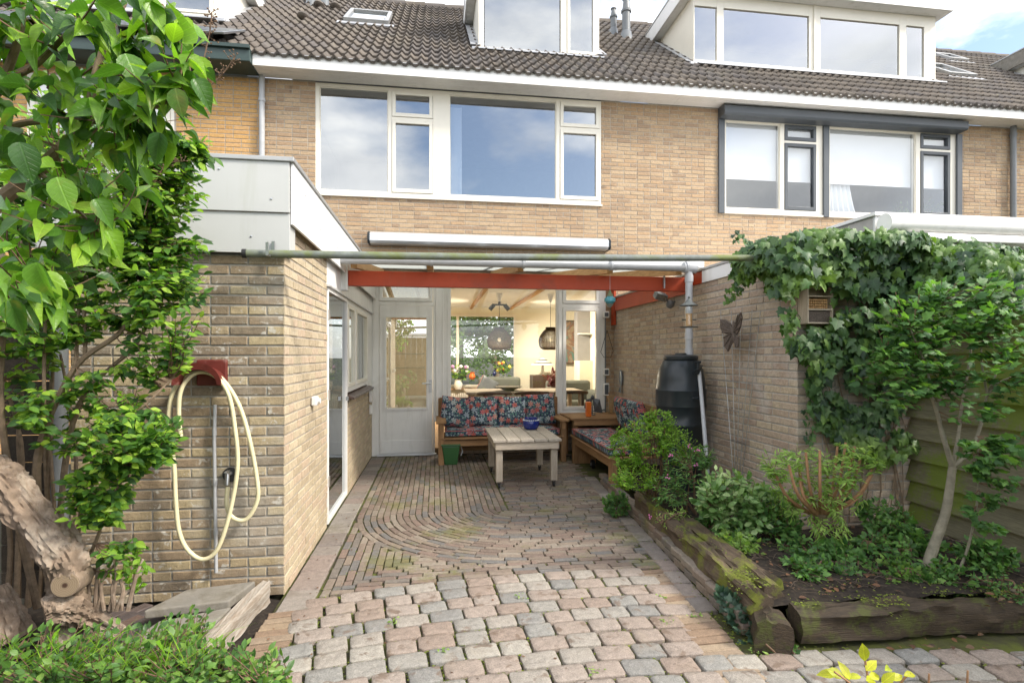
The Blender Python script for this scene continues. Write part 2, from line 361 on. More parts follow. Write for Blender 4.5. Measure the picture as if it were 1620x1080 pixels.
def brick_wall(root, org, uax, nrm, u0, u1, z0, z1, holes, mortar, bmat, n_parts, thick=.1, skip=(), seed=1, bl=.205, co=.0625, jt=.011, proud=.005, ch=.003, name='wall', from_end=False, mo=0.0, m1=0.0):
    """wall in the plane through org along uax with outward normal nrm; mortar body with the bricks standing proud of it"""
    rng = random.Random(seed); org = Vector(org); uax = Vector(uax); nrm = Vector(nrm); up = Vector((0, 0, 1))
    def pt(u, z, n=0): return org + uax * u + up * z + nrm * n
    mb = MB()
    for a, b, p, q in cut_rects(u0 + mo, u1 - m1, z0, z1, holes):
        vs = [pt(a, p, -thick), pt(b, p, -thick), pt(b, p), pt(a, p), pt(a, q, -thick), pt(b, q, -thick), pt(b, q), pt(a, q)]
        mb.add(vs, ((0, 3, 2, 1), (4, 5, 6, 7), (0, 1, 5, 4), (1, 2, 6, 5), (2, 3, 7, 6), (3, 0, 4, 7)))
    w_ = mb.build(name, mortar, root)
    pcs = []; yax = nrm.cross(uax)
    if yax.z < 0: sgn = -1
    else: sgn = 1
    row = 0; z = z0
    sc_ = .5 if False else 1
    while z < z1 - .02:
        zt = min(z + co - jt, z1); u = 0.0; first = True; W_ = u1 - u0
        while u < W_:
            l = bl if rng.random() > .3 else (bl - jt) / 2
            if first: l = bl if row % 2 else (bl - jt) / 2; first = False
            a, b = u, min(u + l, W_); u += l + jt
            if W_ - u < .035: b = W_; u = W_
            if from_end: a, b = u1 - b, u1 - a
            else: a, b = u0 + a, u0 + b
            if b - a < .03: continue
            segs = [(a, b, z, zt)]
            for h in list(holes) + list(skip):
                ns = []
                for (p, q, m, n_) in segs:
                    if q <= h[0] or p >= h[1] or n_ <= h[2] or m >= h[3]: ns.append((p, q, m, n_)); continue
                    if m < h[2] - .015: ns.append((p, q, m, h[2])); continue
                    if n_ > h[3] + .015: ns.append((p, q, h[3], n_)); continue
                    if p < h[0] - .03: ns.append((p, h[0], m, n_))
                    if q > h[1] + .03: ns.append((h[1], q, m, n_))
                segs = ns
            for (p, q, m, n_) in segs:
                c = pt((p + q) / 2, (m + n_) / 2, proud + rng.uniform(-.0018, .0022))
                xa = (uax + nrm * rng.uniform(-.006, .006)).normalized(); za = nrm; ya = za.cross(xa).normalized()
                M = Matrix((xa, ya, za)).transposed().to_4x4(); M.translation = c
                pcs.append((M @ Matrix.Rotation(rng.uniform(-.006, .006), 4, 'Z'), q - p, n_ - m))
        z += co; row += 1
    def score(p):
        t = p[0].translation; d = (t - Vector((0, 0, CH))).length; face = abs((t - Vector((0, 0, CH))).normalized().dot(nrm))
        zc = t.x * ST + t.y * CT; sx = CX + FPX * (t.x * CT - t.y * ST) / max(zc, .1)
        return p[1] * p[2] * face / d ** 2 * (1 if 0 < sx < 1620 and zc > 0 else .01)
    lay(pcs, 'brick', bmat, w_, n_parts, score, 'bricks', H=proud + .004, ch=ch, seed=seed, tag=root.name)
    return w_
def near(p): return -(p[0].translation - Vector((0, 0, CH))).length * (1 if p[0].translation.y > 1.9 else 5)

# ------------------------------------------------------------------ plants
def leaf_tmpl(kind):
    "leaf along +Y from its stalk, length 1; returns verts, tris"
    if kind == 'heart': prof = [(0, .02), (.05, .15), (.16, .27), (.34, .325), (.54, .29), (.72, .19), (.87, .08), (1.0, 0)]; fold = .5; curl = .3
    elif kind == 'oval': prof = [(0, .02), (.2, .2), (.45, .28), (.7, .21), (.9, .07), (1, 0)]; fold = .18; curl = .22
    elif kind == 'lance': prof = [(0, .02), (.3, .12), (.6, .12), (.85, .05), (1, 0)]; fold = .2; curl = .3
    elif kind == 'tiny': prof = [(0, .03), (.4, .3), (.8, .16), (1, 0)]; fold = .15; curl = .1
    if kind == 'ivy':
        pts = [(0, -.02), (.28, -.14), (.5, .02), (.34, .3), (.56, .52), (.28, .58), (.16, .78), (0, 1.05), (-.16, .78), (-.28, .58), (-.56, .52), (-.34, .3), (-.5, .02), (-.28, -.14)]
        v = [(0, .28, .06)] + [(x, y, -.16 * abs(x) - .12 * (y - .3) ** 2) for x, y in pts]; n = len(pts)
        return np.array(v, float), np.array([(0, 1 + i, 1 + (i + 1) % n) for i in range(n)])
    if kind == 'lobed':
        pts = [(0, 0), (.22, .02), (.42, .2), (.3, .32), (.46, .55), (.24, .6), (.14, .8), (0, 1), (-.14, .8), (-.24, .6), (-.46, .55), (-.3, .32), (-.42, .2), (-.22, .02)]
        v = [(0, .35, .05)] + [(x, y, -.2 * abs(x) - .15 * (y - .3) ** 2) for x, y in pts]; n = len(pts)
        return np.array(v, float), np.array([(0, 1 + i, 1 + (i + 1) % n) for i in range(n)])
    v = []; f = []
    for t, wd in prof:
        z = -curl * t * t
        v += [(-wd, t, z + wd * fold), (0, t, z), (wd, t, z + wd * fold)]
    for i in range(len(prof) - 1):
        a = i * 3
        for k in (0, 1): f += [(a + k, a + k + 1, a + 4 + k), (a + k, a + 4 + k, a + 3 + k)]
    return np.array(v, float), np.array(f)
def frame(d, nrm):
    y = d.normalized(); x = y.cross(nrm)
    if x.length < 1e-4: x = y.orthogonal()
    x.normalize(); z = x.cross(y); return x, y, z
def leaves_build(leaves, kind, mat, root, n_parts, stuff_name='leaves', part='leaf'):
    "leaves: (pos, dir, normal, size)"
    v, f = leaf_tmpl(kind)
    cp = Vector((0, 0, CH)); n_parts = min(n_parts, len(leaves))
    def vis(l):
        p = l[0]; zc = p.x * ST + p.y * CT
        if zc < .1: return 1e9
        r = (p.x * CT - p.y * ST) / zc; q = (p.z - CH) / zc
        return (p - cp).length / l[3] * (1 if abs(r) < .95 and -.6 < q < .65 else 8)
    order = sorted(range(len(leaves)), key=lambda i: vis(leaves[i])); single = set(order[:n_parts])
    if n_parts:
        mes = []
        for q in (.25, .8, 1.4, 2.3): vq = v * np.array([1.1 - .12 * q, 1, q]); vq[:, 0] += .06 * (q - 1) * vq[:, 1] ** 2; mes.append(np_mesh(part, vq, f, mat, True, v))
        for i in order[:n_parts]:
            p, d, n, s = leaves[i]; x, y, z = frame(d, n)
            M = Matrix((x * s, y * s, z * s)).transposed().to_4x4(); M.translation = p
            o = bpy.data.objects.new(part, mes[i % 4]); COL.objects.link(o); attach(o, root); o.matrix_basis = M
    rest = [leaves[i] for i in range(len(leaves)) if i not in single]
    if rest:
        A = np.zeros((len(rest), 3, 3)); T = np.zeros((len(rest), 3))
        for i, (p, d, n, s) in enumerate(rest):
            x, y, z = frame(d, n); A[i, :, 0] = x; A[i, :, 1] = y; A[i, :, 2] = z; A[i] *= s; T[i] = p
        rs = np.random.RandomState(3); VV = np.repeat(v[None], len(rest), 0); VV[:, :, 2] *= rs.uniform(.3, 1.9, (len(rest), 1)); VV[:, :, 0] *= rs.uniform(.8, 1.15, (len(rest), 1))
        W = np.einsum('nij,nkj->nki', A, VV) + T[:, None, :]
        F = (f[None] + (np.arange(len(rest)) * len(v))[:, None, None]).reshape(-1, f.shape[1])
        me = np_mesh(stuff_name, W.reshape(-1, 3), F, mat, True, np.tile(v, (len(rest), 1)))
        o = bpy.data.objects.new(stuff_name, me); COL.objects.link(o); attach(o, root); o['kind'] = 'stuff'
def smooth_path(pts, n=4):
    out = []; pts = [Vector(p) for p in pts]
    for i in range(len(pts) - 1):
        p0 = pts[max(i - 1, 0)]; p1 = pts[i]; p2 = pts[i + 1]; p3 = pts[min(i + 2, len(pts) - 1)]
        for k in range(n):
            t = k / n; out.append(.5 * ((2 * p1) + (p2 - p0) * t + (2 * p0 - 5 * p1 + 4 * p2 - p3) * t * t + (3 * p1 - p0 - 3 * p2 + p3) * t ** 3))
    out.append(pts[-1]); return out
def limb(root, name, pts, r0, r1, mat, n=8, wob=.0, rng=None, label=None):
    q = smooth_path(pts, 5); rad = [r0 + (r1 - r0) * i / (len(q) - 1) for i in range(len(q))]
    if wob and rng: rad = [r * rng.uniform(1 - wob, 1 + wob) for r in rad]
    return MB().tube(q, rad, n).build(name, mat, root, smooth=True, label=label, fix=False), q
def twigs(skel, blobs, n_twigs, per, size, rng, bark, root, up=.5, twig_r=.0025, max_len=.45, spread=.9, leaf_frac=.55, droop=0., shell=.6, name='twigs'):
    """twigs from the nearest skeleton point to random points of the ellipsoids (centre, radii, weight); returns the leaves"""
    mb = MB(); leaves = []; tot = [b[2] for b in blobs]
    for _ in range(n_twigs):
        c, rr, _w = rng.choices(blobs, tot)[0]; c = Vector(c)
        d = Vector((rng.gauss(0, 1), rng.gauss(0, 1), rng.gauss(0, 1))).normalized(); k = rng.random() ** (1 / 3.) * (1 - shell) + shell * rng.uniform(.6, 1)
        e = c + Vector((d.x * rr[0], d.y * rr[1], d.z * rr[2])) * k
        s = min(skel, key=lambda p: (p - e).length + max(0, p.z - e.z) * .6) if skel else c
        v = e - s; ln = v.length
        if ln > max_len: s = e - v * (max_len / ln); v = e - s; ln = max_len
        if ln < .03: v = Vector((0, 0, .05)); ln = .05; s = e - v
        side = v.cross(Vector((0, 0, 1))); side = side.normalized() if side.length > 1e-5 else Vector((1, 0, 0))
        mid = s + v * .5 + side * rng.uniform(-.12, .12) * ln - Vector((0, 0, 1)) * rng.uniform(0, .15) * ln
        q = [s, s.lerp(mid, .5) + (mid - s.lerp(e, .5)) * .25, mid, mid.lerp(e, .5) + (mid - s.lerp(e, .5)) * .25, e]
        mb.tube(q, [twig_r * 1.4, twig_r * 1.2, twig_r, twig_r * .8, twig_r * .5], 4, False)
        for j in range(per):
            t = 1 - leaf_frac * (j / max(per - 1, 1)); i = min(int(t * 4), 3); p = q[i].lerp(q[i + 1], t * 4 - i)
            dd = (q[i + 1] - q[i]).normalized()
            if j: 
                a = rng.uniform(0, 2 * math.pi) if spread > 1 else (j % 2) * math.pi + rng.uniform(-.8, .8)
                o1 = dd.orthogonal().normalized(); o2 = dd.cross(o1); sd_ = (side if abs(side.dot(dd)) < .8 else o1)
                o2 = dd.cross(sd_).normalized(); lat = sd_ * math.cos(a) + o2 * math.sin(a) * .6; ld = dd * rng.uniform(.15, .7) + lat * spread
            else: ld = dd.copy()
            ld = ld + Vector((rng.uniform(-.3, .3), rng.uniform(-.3, .3), rng.uniform(-.3, .2) - droop))
            nn = Vector((rng.gauss(.1, .55), rng.gauss(-.55, .5), up * .7 + .3)); leaves.append((p, ld, nn, size * rng.uniform(.6, 1.15)))
    if mb.v: mb.build(name, bark, root, kind='stuff', smooth=True, fix=False)
    return leaves

def tri_area_check(): pass
# ------------------------------------------------------------------ the materials of the place
m_white = M_plain('white_paint', (.82, .81, .78), .4, .08, 3, .04, dirt=((.45, .43, .36), 3.0, .60, .4), streak=((.52, .51, .45), 1.0, .54, .45))
m_cream = M_plain('cream_frame_paint', (.80, .76, .66), .4, .06, 3, .03, dirt=((.5, .46, .36), 4.0, .62, .35))
m_fascia = M_plain('fascia_panel', (.76, .755, .74), .45, .05, 2, .03, dirt=((.42, .42, .36), 2.2, .6, .35), streak=((.45, .45, .38), 1.0, .52, .5))
m_trespa = M_plain('grey_white_panel', (.50, .505, .49), .5, .06, 2, .03, dirt=((.36, .36, .31), 2.5, .6, .35), streak=((.36, .37, .30), 1.0, .5, .45))
m_zinc = M_plain('zinc_trim', (.42, .42, .41), .45, .15, 8, .08, metal=.5)
m_alu = M_plain('brushed_aluminium', (.72, .73, .74), .34, .06, 6, .03, metal=.45)
m_pvc = M_plain('grey_plastic_pipe', (.42, .43, .44), .42, .15, 7, .04, dirt=((.2, .22, .14), 6, .6, .5))
m_pvcd = M_plain('dark_grey_plastic', (.16, .17, .175), .4, .12, 7, .04)
m_anth = M_plain('anthracite_frame', (.085, .095, .105), .4, .08, 4, .03)
m_green = M_plain('dark_green_gutter', (.035, .06, .055), .4, .1, 4, .03)
m_black = M_plain('black_plastic', (.02, .026, .03), .33, .1, 5, .05, dirt=((.06, .07, .07), 5, .6, .4))
m_rubber = M_plain('black_rubber', (.02, .02, .02), .6)
m_steel = M_plain('steel', (.55, .56, .57), .3, .08, 8, .04, metal=.9)
m_lead = M_plain('lead_flashing', (.46, .47, .49), .5, .25, 5, .5, metal=.3, bscale=18)
m_hose = M_plain('cream_hose', (.72, .66, .42), .45, .12, 14, .04, dirt=((.35, .3, .16), 9, .58, .5))
m_redpl = M_plain('faded_red_plastic', (.15, .03, .022), .5, .35, 14, .05, dirt=((.42, .3, .27), 9, .56, .6))
m_orange = M_plain('orange_candle', (.72, .16, .02), .4, .25, 18, .1)
m_red = M_plain('red_paint', (.42, .055, .014), .5, .2, 3, .1, dirt=((.17, .05, .03), 3.5, .54, .7), streak=((.36, .09, .05), 1.0, .55, .4))
m_blue = M_plain('cobalt_glaze', (.006, .02, .17), .09, .1, 5, .02, spec=.7)
m_blueflor = M_plain('white_glaze', (.6, .65, .7), .15)
m_bin = M_plain('green_bin_plastic', (.04, .12, .04), .38, .1, 5, .03)
m_pole = M_plain('mossy_galvanised_pole', (.17, .19, .175), .7, .3, 20, .4, dirt=((.13, .16, .02), 3.3, .46, 1.0), bscale=60)
m_mortar_w = M_plain('grey_mortar', (.37, .35, .31), .95, .3, 25, .6)
m_mortar_l = M_plain('light_mortar', (.42, .37, .30), .95, .3, 25, .6)
m_mortar_d = M_plain('dark_mortar', (.30, .26, .215), .95, .3, 25, .6)
wingp = [(.38, .30, .185), (.28, .215, .14), (.44, .355, .215), (.31, .235, .155), (.41, .325, .195), (.25, .20, .14), (.35, .26, .165)]
m_brick_w = M_pieces('weathered_yellow_brick', wingp, stain=((.46, .44, .39), .50, .5), moss=((.14, .145, .075), .84, .5), spots=((.58, .56, .5), 18, .60, .7), bmp=.7, big=1.6)
m_brick_s = M_pieces('clean_sunlit_yellow_brick', [(.52, .43, .29), (.58, .48, .33), (.46, .37, .25), (.55, .45, .31), (.49, .40, .27), (.53, .41, .29)], stain=((.36, .30, .22), .6, .5), spots=((.55, .5, .42), 30, .66, .5), bmp=.6, big=1.3)  # same brick as the front wall: cleaner, and sunlight put into its paler colour
m_brick_f = M_pieces('tan_facade_brick', [(.44, .315, .195), (.48, .35, .22), (.40, .275, .17), (.46, .33, .205), (.36, .25, .16), (.45, .305, .18)], stain=((.26, .175, .11), .60, .5), spots=((.16, .12, .085), 5.5, .66, .7), bmp=.7, big=1.0)
m_brick_n = M_pieces('orange_brick', [(.56, .33, .12), (.60, .36, .14), (.52, .29, .10), (.58, .35, .15)], bmp=.4)
m_brick_r = M_pieces('brown_grey_brick', [(.44, .35, .26), (.40, .31, .225), (.48, .395, .30), (.42, .325, .245), (.46, .37, .26), (.37, .28, .21)], stain=((.50, .49, .46), .50, .55), moss=((.13, .12, .06), .84, .5), bmp=.7, big=1.1)
m_tile = M_pieces('brown_concrete_tile', [(.13, .11, .093), (.16, .135, .11), (.105, .09, .077), (.145, .122, .10), (.125, .11, .10)], stain=((.17, .155, .125), .54, .6), spots=((.26, .24, .12), 9, .68, .8), bmp=.8, gscale=60, big=2.5)
m_clink = M_pieces('worn_clinker', [(.235, .185, .145), (.27, .215, .17), (.195, .17, .145), (.24, .175, .14), (.29, .245, .195), (.175, .165, .155), (.255, .205, .16), (.20, .15, .12)], stain=((.11, .09, .075), .55, .5), moss=((.16, .16, .04), .72, .6), spots=((.42, .38, .34), 34, .66, .5), rough=.7, bmp=.9, big=1.1)
m_clink_t = M_pieces('tan_clinker', [(.34, .25, .16), (.29, .22, .155), (.37, .285, .195), (.26, .18, .12)], moss=((.12, .12, .04), .88, .8), bmp=.8)
m_sett = M_pieces('rounded_concrete_sett', [(.345, .31, .265), (.325, .265, .22), (.28, .27, .245), (.37, .34, .29), (.30, .235, .19), (.335, .275, .23), (.31, .29, .255), (.25, .24, .22), (.345, .29, .245)], grain=(.62, 1.3), stain=((.33, .27, .20), .58, .5), spots=((.17, .12, .085), 9.5, .585, .75), rough=.8, bmp=1.0, gscale=170, big=3.0)
m_slab = M_pieces('worn_kerb_slab', [(.29, .25, .215), (.27, .215, .185), (.31, .28, .24), (.22, .19, .17)], stain=((.19, .16, .13), .50, .7), moss=((.13, .13, .05), .80, .7), bmp=.8, big=2.5)
m_dark = M_pieces('black_paving_brick', [(.09, .08, .08), (.13, .10, .09), (.07, .065, .07), (.16, .11, .09)], bmp=.8, rough=.6)
m_concrete = M_plain('grey_concrete', (.27, .25, .215), .9, .3, 7, .8, dirt=((.13, .11, .075), 7, .48, .75))
m_soil = M_plain('black_soil', (.026, .019, .014), 1.0, .6, 30, 1.0, dirt=((.085, .065, .04), 26, .52, .9), bscale=45)
m_joint = M_plain('mossy_joint_sand', (.055, .046, .032), 1.0, .4, 20, .9, dirt=((.10, .115, .02), 3.2, .40, .95), bscale=90)
m_ground = M_plain('garden_ground', (.06, .055, .035), 1.0, .4, 1.5, .8, dirt=((.05, .075, .02), 2, .5, .8), bscale=30)
m_oak = M_wood('brown_treated_wood', (.24, .13, .055), (.36, .21, .10), 'x')
m_oaky = M_wood('brown_treated_wood_deep', (.24, .13, .055), (.36, .21, .10), 'y')
m_oakz = M_wood('brown_treated_wood_upright', (.24, .13, .055), (.36, .21, .10), 'z')
m_teak = M_wood('weathered_grey_wood', (.40, .35, .285), (.54, .48, .40), 'y')
m_teakz = M_wood('weathered_grey_wood_upright', (.38, .32, .25), (.50, .43, .34), 'z')
m_teakx = M_wood('weathered_grey_wood_cross', (.38, .32, .25), (.50, .43, .34), 'x')
m_rafter = M_wood('pale_rafter_wood', (.45, .24, .09), (.58, .36, .17), 'y')
m_fence = M_wood('green_stained_fence', (.15, .135, .085), (.24, .215, .135), 'y', moss=((.15, .20, .025), .60, 1.8, .9), bmp=.7)
m_fencel = M_wood('dark_old_fence', (.055, .045, .035), (.095, .075, .055), 'y', moss=((.06, .08, .03), .75, 2, .6))
m_sleeper = M_wood('mossy_sleeper', (.05, .036, .024), (.12, .085, .055), 'y', moss=((.14, .16, .018), .63, 5.5, .9), bmp=1.0)
m_sleeperx = M_wood('mossy_sleeper_cross', (.03, .022, .015), (.075, .052, .03), 'x', moss=((.07, .08, .016), .64, 7, .85), bmp=1.0)
m_palew = M_wood('pale_hotel_wood', (.42, .34, .25), (.55, .47, .36), 'z'); m_beamw = M_wood('peeling_white_timber', (.26, .20, .145), (.50, .46, .40), 'y', bmp=.9)
m_glass_nb = M_glass('neighbour_glass', .10, (.9, .92, .95), wave=.02); m_flow_xz = M_flower('floral_cotton', (0, 2)); m_flow_xy = M_flower('floral_cotton_seat', (0, 1, 2)); m_flow_yz = M_flower('floral_cotton_side', (1, 2))
m_piping = M_plain('red_striped_piping', (.42, .12, .11), .85, .5, 45, .1)
m_glass_up = M_glass('upstairs_glass', .26, (.75, .8, .85), wave=.02)
m_glass_lo = M_glass('garden_window_glass', .03, (.97, .97, .95))
m_glass_do = M_glass('garden_door_glass', .45, (.35, .36, .35))
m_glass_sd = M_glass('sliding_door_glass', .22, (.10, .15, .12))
m_glass_c = M_glass('clear_glass', .04, (.93, .96, .95))
m_polyc, nt_, out_ = newmat('opal_roof_sheet')
_a = N(nt_, 'ShaderNodeBsdfTranslucent'); _a.inputs[0].default_value = (.58, .59, .56, 1); _b = N(nt_, 'ShaderNodeBsdfTransparent'); _b.inputs[0].default_value = (.7, .72, .7, 1); _c = N(nt_, 'ShaderNodeMixShader'); _c.inputs[0].default_value = .35; nt_.links.new(_a.outputs[0], _c.inputs[1]); nt_.links.new(_b.outputs[0], _c.inputs[2]); nt_.links.new(_c.outputs[0], out_.inputs[0])
m_blind = M_plain('white_roller_blind', (.80, .81, .80), .9, .03, 3, .02)
m_curt = M_plain('sheer_curtain', (.75, .77, .78), .9, .05, 3, .02)
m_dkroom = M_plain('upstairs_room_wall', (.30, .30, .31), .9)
m_roomw = M_plain('warm_white_wall', (.82, .775, .63), .85, .04, 2, .02)
m_ceil = M_plain('white_ceiling_board', (.78, .74, .64), .8, .05, 2, .02)
m_floorw = M_wood('room_floor_oak', (.25, .15, .08), (.35, .23, .12), 'y')
m_rattan = M_plain('brown_rattan', (.06, .035, .018), .8, .5, 60, .8, bscale=200)
m_sofa = M_plain('grey_green_fabric', (.13, .14, .12), .95, .1, 10, .1)
m_dkwood = M_plain('dark_wood', (.06, .035, .02), .5)
m_bark = M_plain('shrub_bark', (.26, .19, .125), .9, .45, 30, .8, bscale=80)
m_litter = M_plain('grey_brown_litter', (.10, .075, .055), .9); m_twig = M_plain('brown_twig', (.17, .105, .065), .85, .3, 30, .4)
m_barkp = M_plain('pale_smooth_bark', (.32, .29, .22), .85, .4, 22, .6, dirt=((.16, .19, .06), 5, .55, .7), bscale=70)
m_lilac = M_leaf('lilac_leaf', [(.04, .10, .03), (.065, .155, .03), (.11, .24, .035), (.20, .37, .04), (.32, .50, .05)], .42, .34, 12, .45, patch=((.27, .23, .06), 16, .60, .7))
m_lilacd = M_leaf('lilac_leaf_dark', [(.03, .08, .022), (.055, .14, .025), (.09, .22, .03)], .35, .35, 12)
m_laurel = M_leaf('glossy_shrub_leaf', [(.035, .085, .025), (.06, .15, .03), (.11, .24, .035), (.20, .36, .04), (.34, .50, .06)], .42, .45, 20, .35)
m_box_ = M_leaf('groundcover_leaf', [(.035, .09, .02), (.07, .17, .03), (.13, .26, .045), (.2, .32, .06)], .35, .4, 20)
m_ivy = M_leaf('ivy_leaf', [(.03, .065, .035), (.045, .10, .04), (.075, .155, .045), (.055, .12, .045), (.15, .26, .05)], .25, .42, 26, .45, patch=((.20, .32, .06), 2.3, .48, .85))
m_hib = M_leaf('hibiscus_leaf', [(.05, .12, .04), (.09, .20, .055), (.17, .32, .075)], .35, .45, 20, .35)
m_lime = M_leaf('lime_shrub_leaf', [(.09, .20, .02), (.17, .33, .03), (.27, .46, .04)], .45, .5, 20)
m_spir = M_leaf('pale_shoot_leaf', [(.14, .25, .05), (.24, .38, .08), (.36, .50, .14)], .4, .45, 20)
m_rhodo = M_leaf('variegated_leaf', [(.07, .15, .04), (.15, .28, .08), (.34, .44, .2)], .3, .4, 60)
m_herb = M_leaf('low_plant_leaf', [(.04, .11, .03), (.08, .19, .04), (.15, .30, .06)], .3, .5, 20)
m_heuch = M_leaf('blue_green_leaf', [(.03, .07, .045), (.05, .10, .06), (.07, .13, .08)], .2, .3, 20)
m_yel = M_leaf('yellow_leaf', [(.42, .45, .03), (.55, .55, .04), (.38, .48, .06)], .45, .45, 20)
m_dead = M_leaf('dead_leaf', [(.10, .05, .028), (.22, .10, .045), (.07, .045, .03), (.15, .09, .05)], .15, .7, 30)
m_tree_far = M_leaf('far_tree_leaf', [(.05, .10, .02), (.10, .19, .03), (.17, .26, .05)], .4, .6, 6)
m_pink = M_leaf('pink_blossom', [(.4, .08, .3), (.5, .2, .4), (.3, .1, .3)], .3, .6, 20)
m_moss = M_leaf('moss', [(.09, .12, .02), (.15, .19, .025), (.22, .27, .03)], .2, .9, 30)

# ------------------------------------------------------------------ the ground
g = MB(); g.add([(-200, -200, -.09), (200, -200, -.09), (200, 300, -.09), (-200, 300, -.09)], [(0, 1, 2, 3)]); g.build('ground', m_ground, kind='structure')
def gridsheet(name, x0, x1, y0, y1, nx, ny, zf, mat, kind='structure'):
    V = []; F = []
    for j in range(ny + 1):
        for i in range(nx + 1):
            x = x0 + (x1 - x0) * i / nx; y = y0 + (y1 - y0) * j / ny; V.append((x, y, zf(x, y)))
    for j in range(ny):
        for i in range(nx):
            a = j * (nx + 1) + i; F.append((a, a + 1, a + nx + 2, a + nx + 1))
    me = bpy.data.meshes.new(name); me.from_pydata(V, [], F); me.materials.append(mat); me.polygons.foreach_set('use_smooth', [True] * len(F)); me.update()
    o = bpy.data.objects.new(name, me); COL.objects.link(o); o['kind'] = kind; return o
from mathutils import noise as mn
def nz_(x, y, s, a): return mn.noise(Vector((x * s, y * s, 3.3))) * a

# planter edge and the outline of the paved part
def edge_x(y): return 1.62 + (y - 2.6) * .085           # foot of the planter
BED = gridsheet('joint_bed', -.95, 4.6, .9, 8.14, 90, 120, lambda x, y: -.018 + .010 * max(0, min(1, (y - 3.7) / 1.6)) + nz_(x, y, 9, .004), m_joint)
gridsheet('soil_left', -3.2, -.955, 1.0, 3.53, 50, 60, lambda x, y: -.02 + nz_(x, y, 5, .02) + nz_(x, y, 19, .01) + max(0, (-1.5 - x)) * .05, m_soil)

patio = bpy.data.objects.new('patio_paving', None); COL.objects.link(patio); patio['kind'] = 'structure'
rng = random.Random(5)
def place2(x, y, a, z=0.0, tilt=.012):
    M = Matrix.Translation((x, y, z + rng.uniform(-.0025, .0025))) @ Matrix.Rotation(a + rng.uniform(-.02, .02), 4, 'Z') @ Euler((rng.uniform(-tilt, tilt), rng.uniform(-tilt, tilt), 0)).to_matrix().to_4x4()
    return M
# clinkers: straight courses running towards the house, an arc round (0.75, 5.2), rows across on the right, a mitred corner
PIT, LEN, JT = .0585, .174, .009
cx0, cy0, R0, XL, YF, YB = .75, 5.2, 1.47, -.72, 3.53, 8.12
pcs = []
def ok(x, y): return x < edge_x(y) - .13 and y < YB and x > XL and y > YF
def seg_line(p0, p1, off):
    p0 = Vector(p0); p1 = Vector(p1); d = p1 - p0; ln = d.length
    if ln < .03: return
    d /= ln; a = math.atan2(d.y, d.x); t = -off
    while t < ln:
        s, e = max(t, 0), min(t + LEN, ln)
        if e - s > .04:
            c = p0 + d * (s + e) / 2
            if ok(c.x, c.y): pcs.append((place2(c.x, c.y, a), e - s - JT, PIT - .008))
        t += LEN
def lay_path(r, off):
    """one course: straight from the house, round the bend, straight to the planter"""
    l1 = YB - cy0; l2 = r * math.pi / 2; tot = l1 + l2 + 2.3; t = -off
    def at_(u):
        if u < l1: return cx0 - r, YB - u, -math.pi / 2
        if u < l1 + l2: a = math.pi + (u - l1) / r; return cx0 + r * math.cos(a), cy0 + r * math.sin(a), a + math.pi / 2
        return cx0 + u - l1 - l2, cy0 - r, 0
    while t < tot:
        x, y, a = at_(t + LEN / 2)
        if ok(x, y): pcs.append((place2(x, y, a, tilt=.016), LEN - JT + rng.uniform(-.004, .003), PIT - .0075 + rng.uniform(-.003, .002)))
        t += LEN
r = R0 - PIT / 2; k = 0
while r > .05: lay_path(r, rng.uniform(0, LEN)); r -= PIT; k += 1
while cy0 - r < YB:
    seg_line((cx0 - .055, cy0 - r), (3.0, cy0 - r), rng.uniform(0, LEN)); r -= PIT
# corner outside the arc: L-shaped courses along the left edge and the front edge, meeting on a mitre
kk = 0
while kk * PIT < R0:
    xk = XL + kk * PIT + PIT / 2; yk = YF + kk * PIT + PIT / 2
    def inside(x, y): return math.hypot(x - cx0, y - cy0) < R0 - .004
    for (vert) in (1, 0):
        t = -rng.uniform(0, LEN)
        while t < 4:
            s, e = t, t + LEN; t += LEN
            if vert: # along Y from the mitre
                s0 = max(s, kk * PIT); 
                if e - s0 < .04: continue
                y0_, y1_ = YF + s0, YF + e
                if y1_ > cy0 : y1_ = min(y1_, cy0)
                while y1_ > y0_ and inside(xk, y1_ - .03): y1_ -= .02
                if y1_ - y0_ < .04: continue
                pcs.append((place2(xk, (y0_ + y1_) / 2, math.pi / 2), y1_ - y0_ - JT, PIT - .008))
            else:
                s0 = max(s, (kk + 1) * PIT)
                if e - s0 < .04: continue
                x0_, x1_ = XL + s0, XL + e
                while x1_ > x0_ and (inside(x1_ - .03, yk) or (yk > cy0 - R0 and x1_ > cx0)): x1_ -= .02
                if x1_ - x0_ < .04: continue
                if x0_ > edge_x(yk) - .2: continue
                pcs.append((place2((x0_ + x1_) / 2, yk, 0), x1_ - x0_ - JT, PIT - .008))
    kk += 1
# shift seat: everything nearest first
for i, (M_, l_, w_) in enumerate(pcs):
    t_ = M_.translation; f_ = max(0, min(1, 1 - (t_.y - 3.5) / 1.5)); M_.translation = (t_.x, t_.y + f_ * (.13 - .08 * (t_.x - .8) ** 2), t_.z)
lay(pcs, 'clinker', m_clink, patio, 300, near, 'clinkers', H=.05, ch=.0032, wob=.0026, seed=8)
# pink kerb slabs along the wing wall, and along the planter
pcs = []; y = 3.30
while y < 8.0:
    l = rng.choice((.2, .3, .3)); l = min(l, 8.1 - y); pcs.append((place2(-.835, y + l / 2, math.pi / 2), l - .014, .192)); y += l
y = 2.95
while y < 6.4:
    l = rng.choice((.16, .2, .2)); x = edge_x(y + l / 2) - .085; pcs.append((place2(x, y + l / 2, math.atan2(1, .085), .007, .03), l - .018, .13)); y += l
lay(pcs, 'kerb_slab', m_slab, patio, 300, near, H=.06, ch=.008, wob=.003, seed=9)
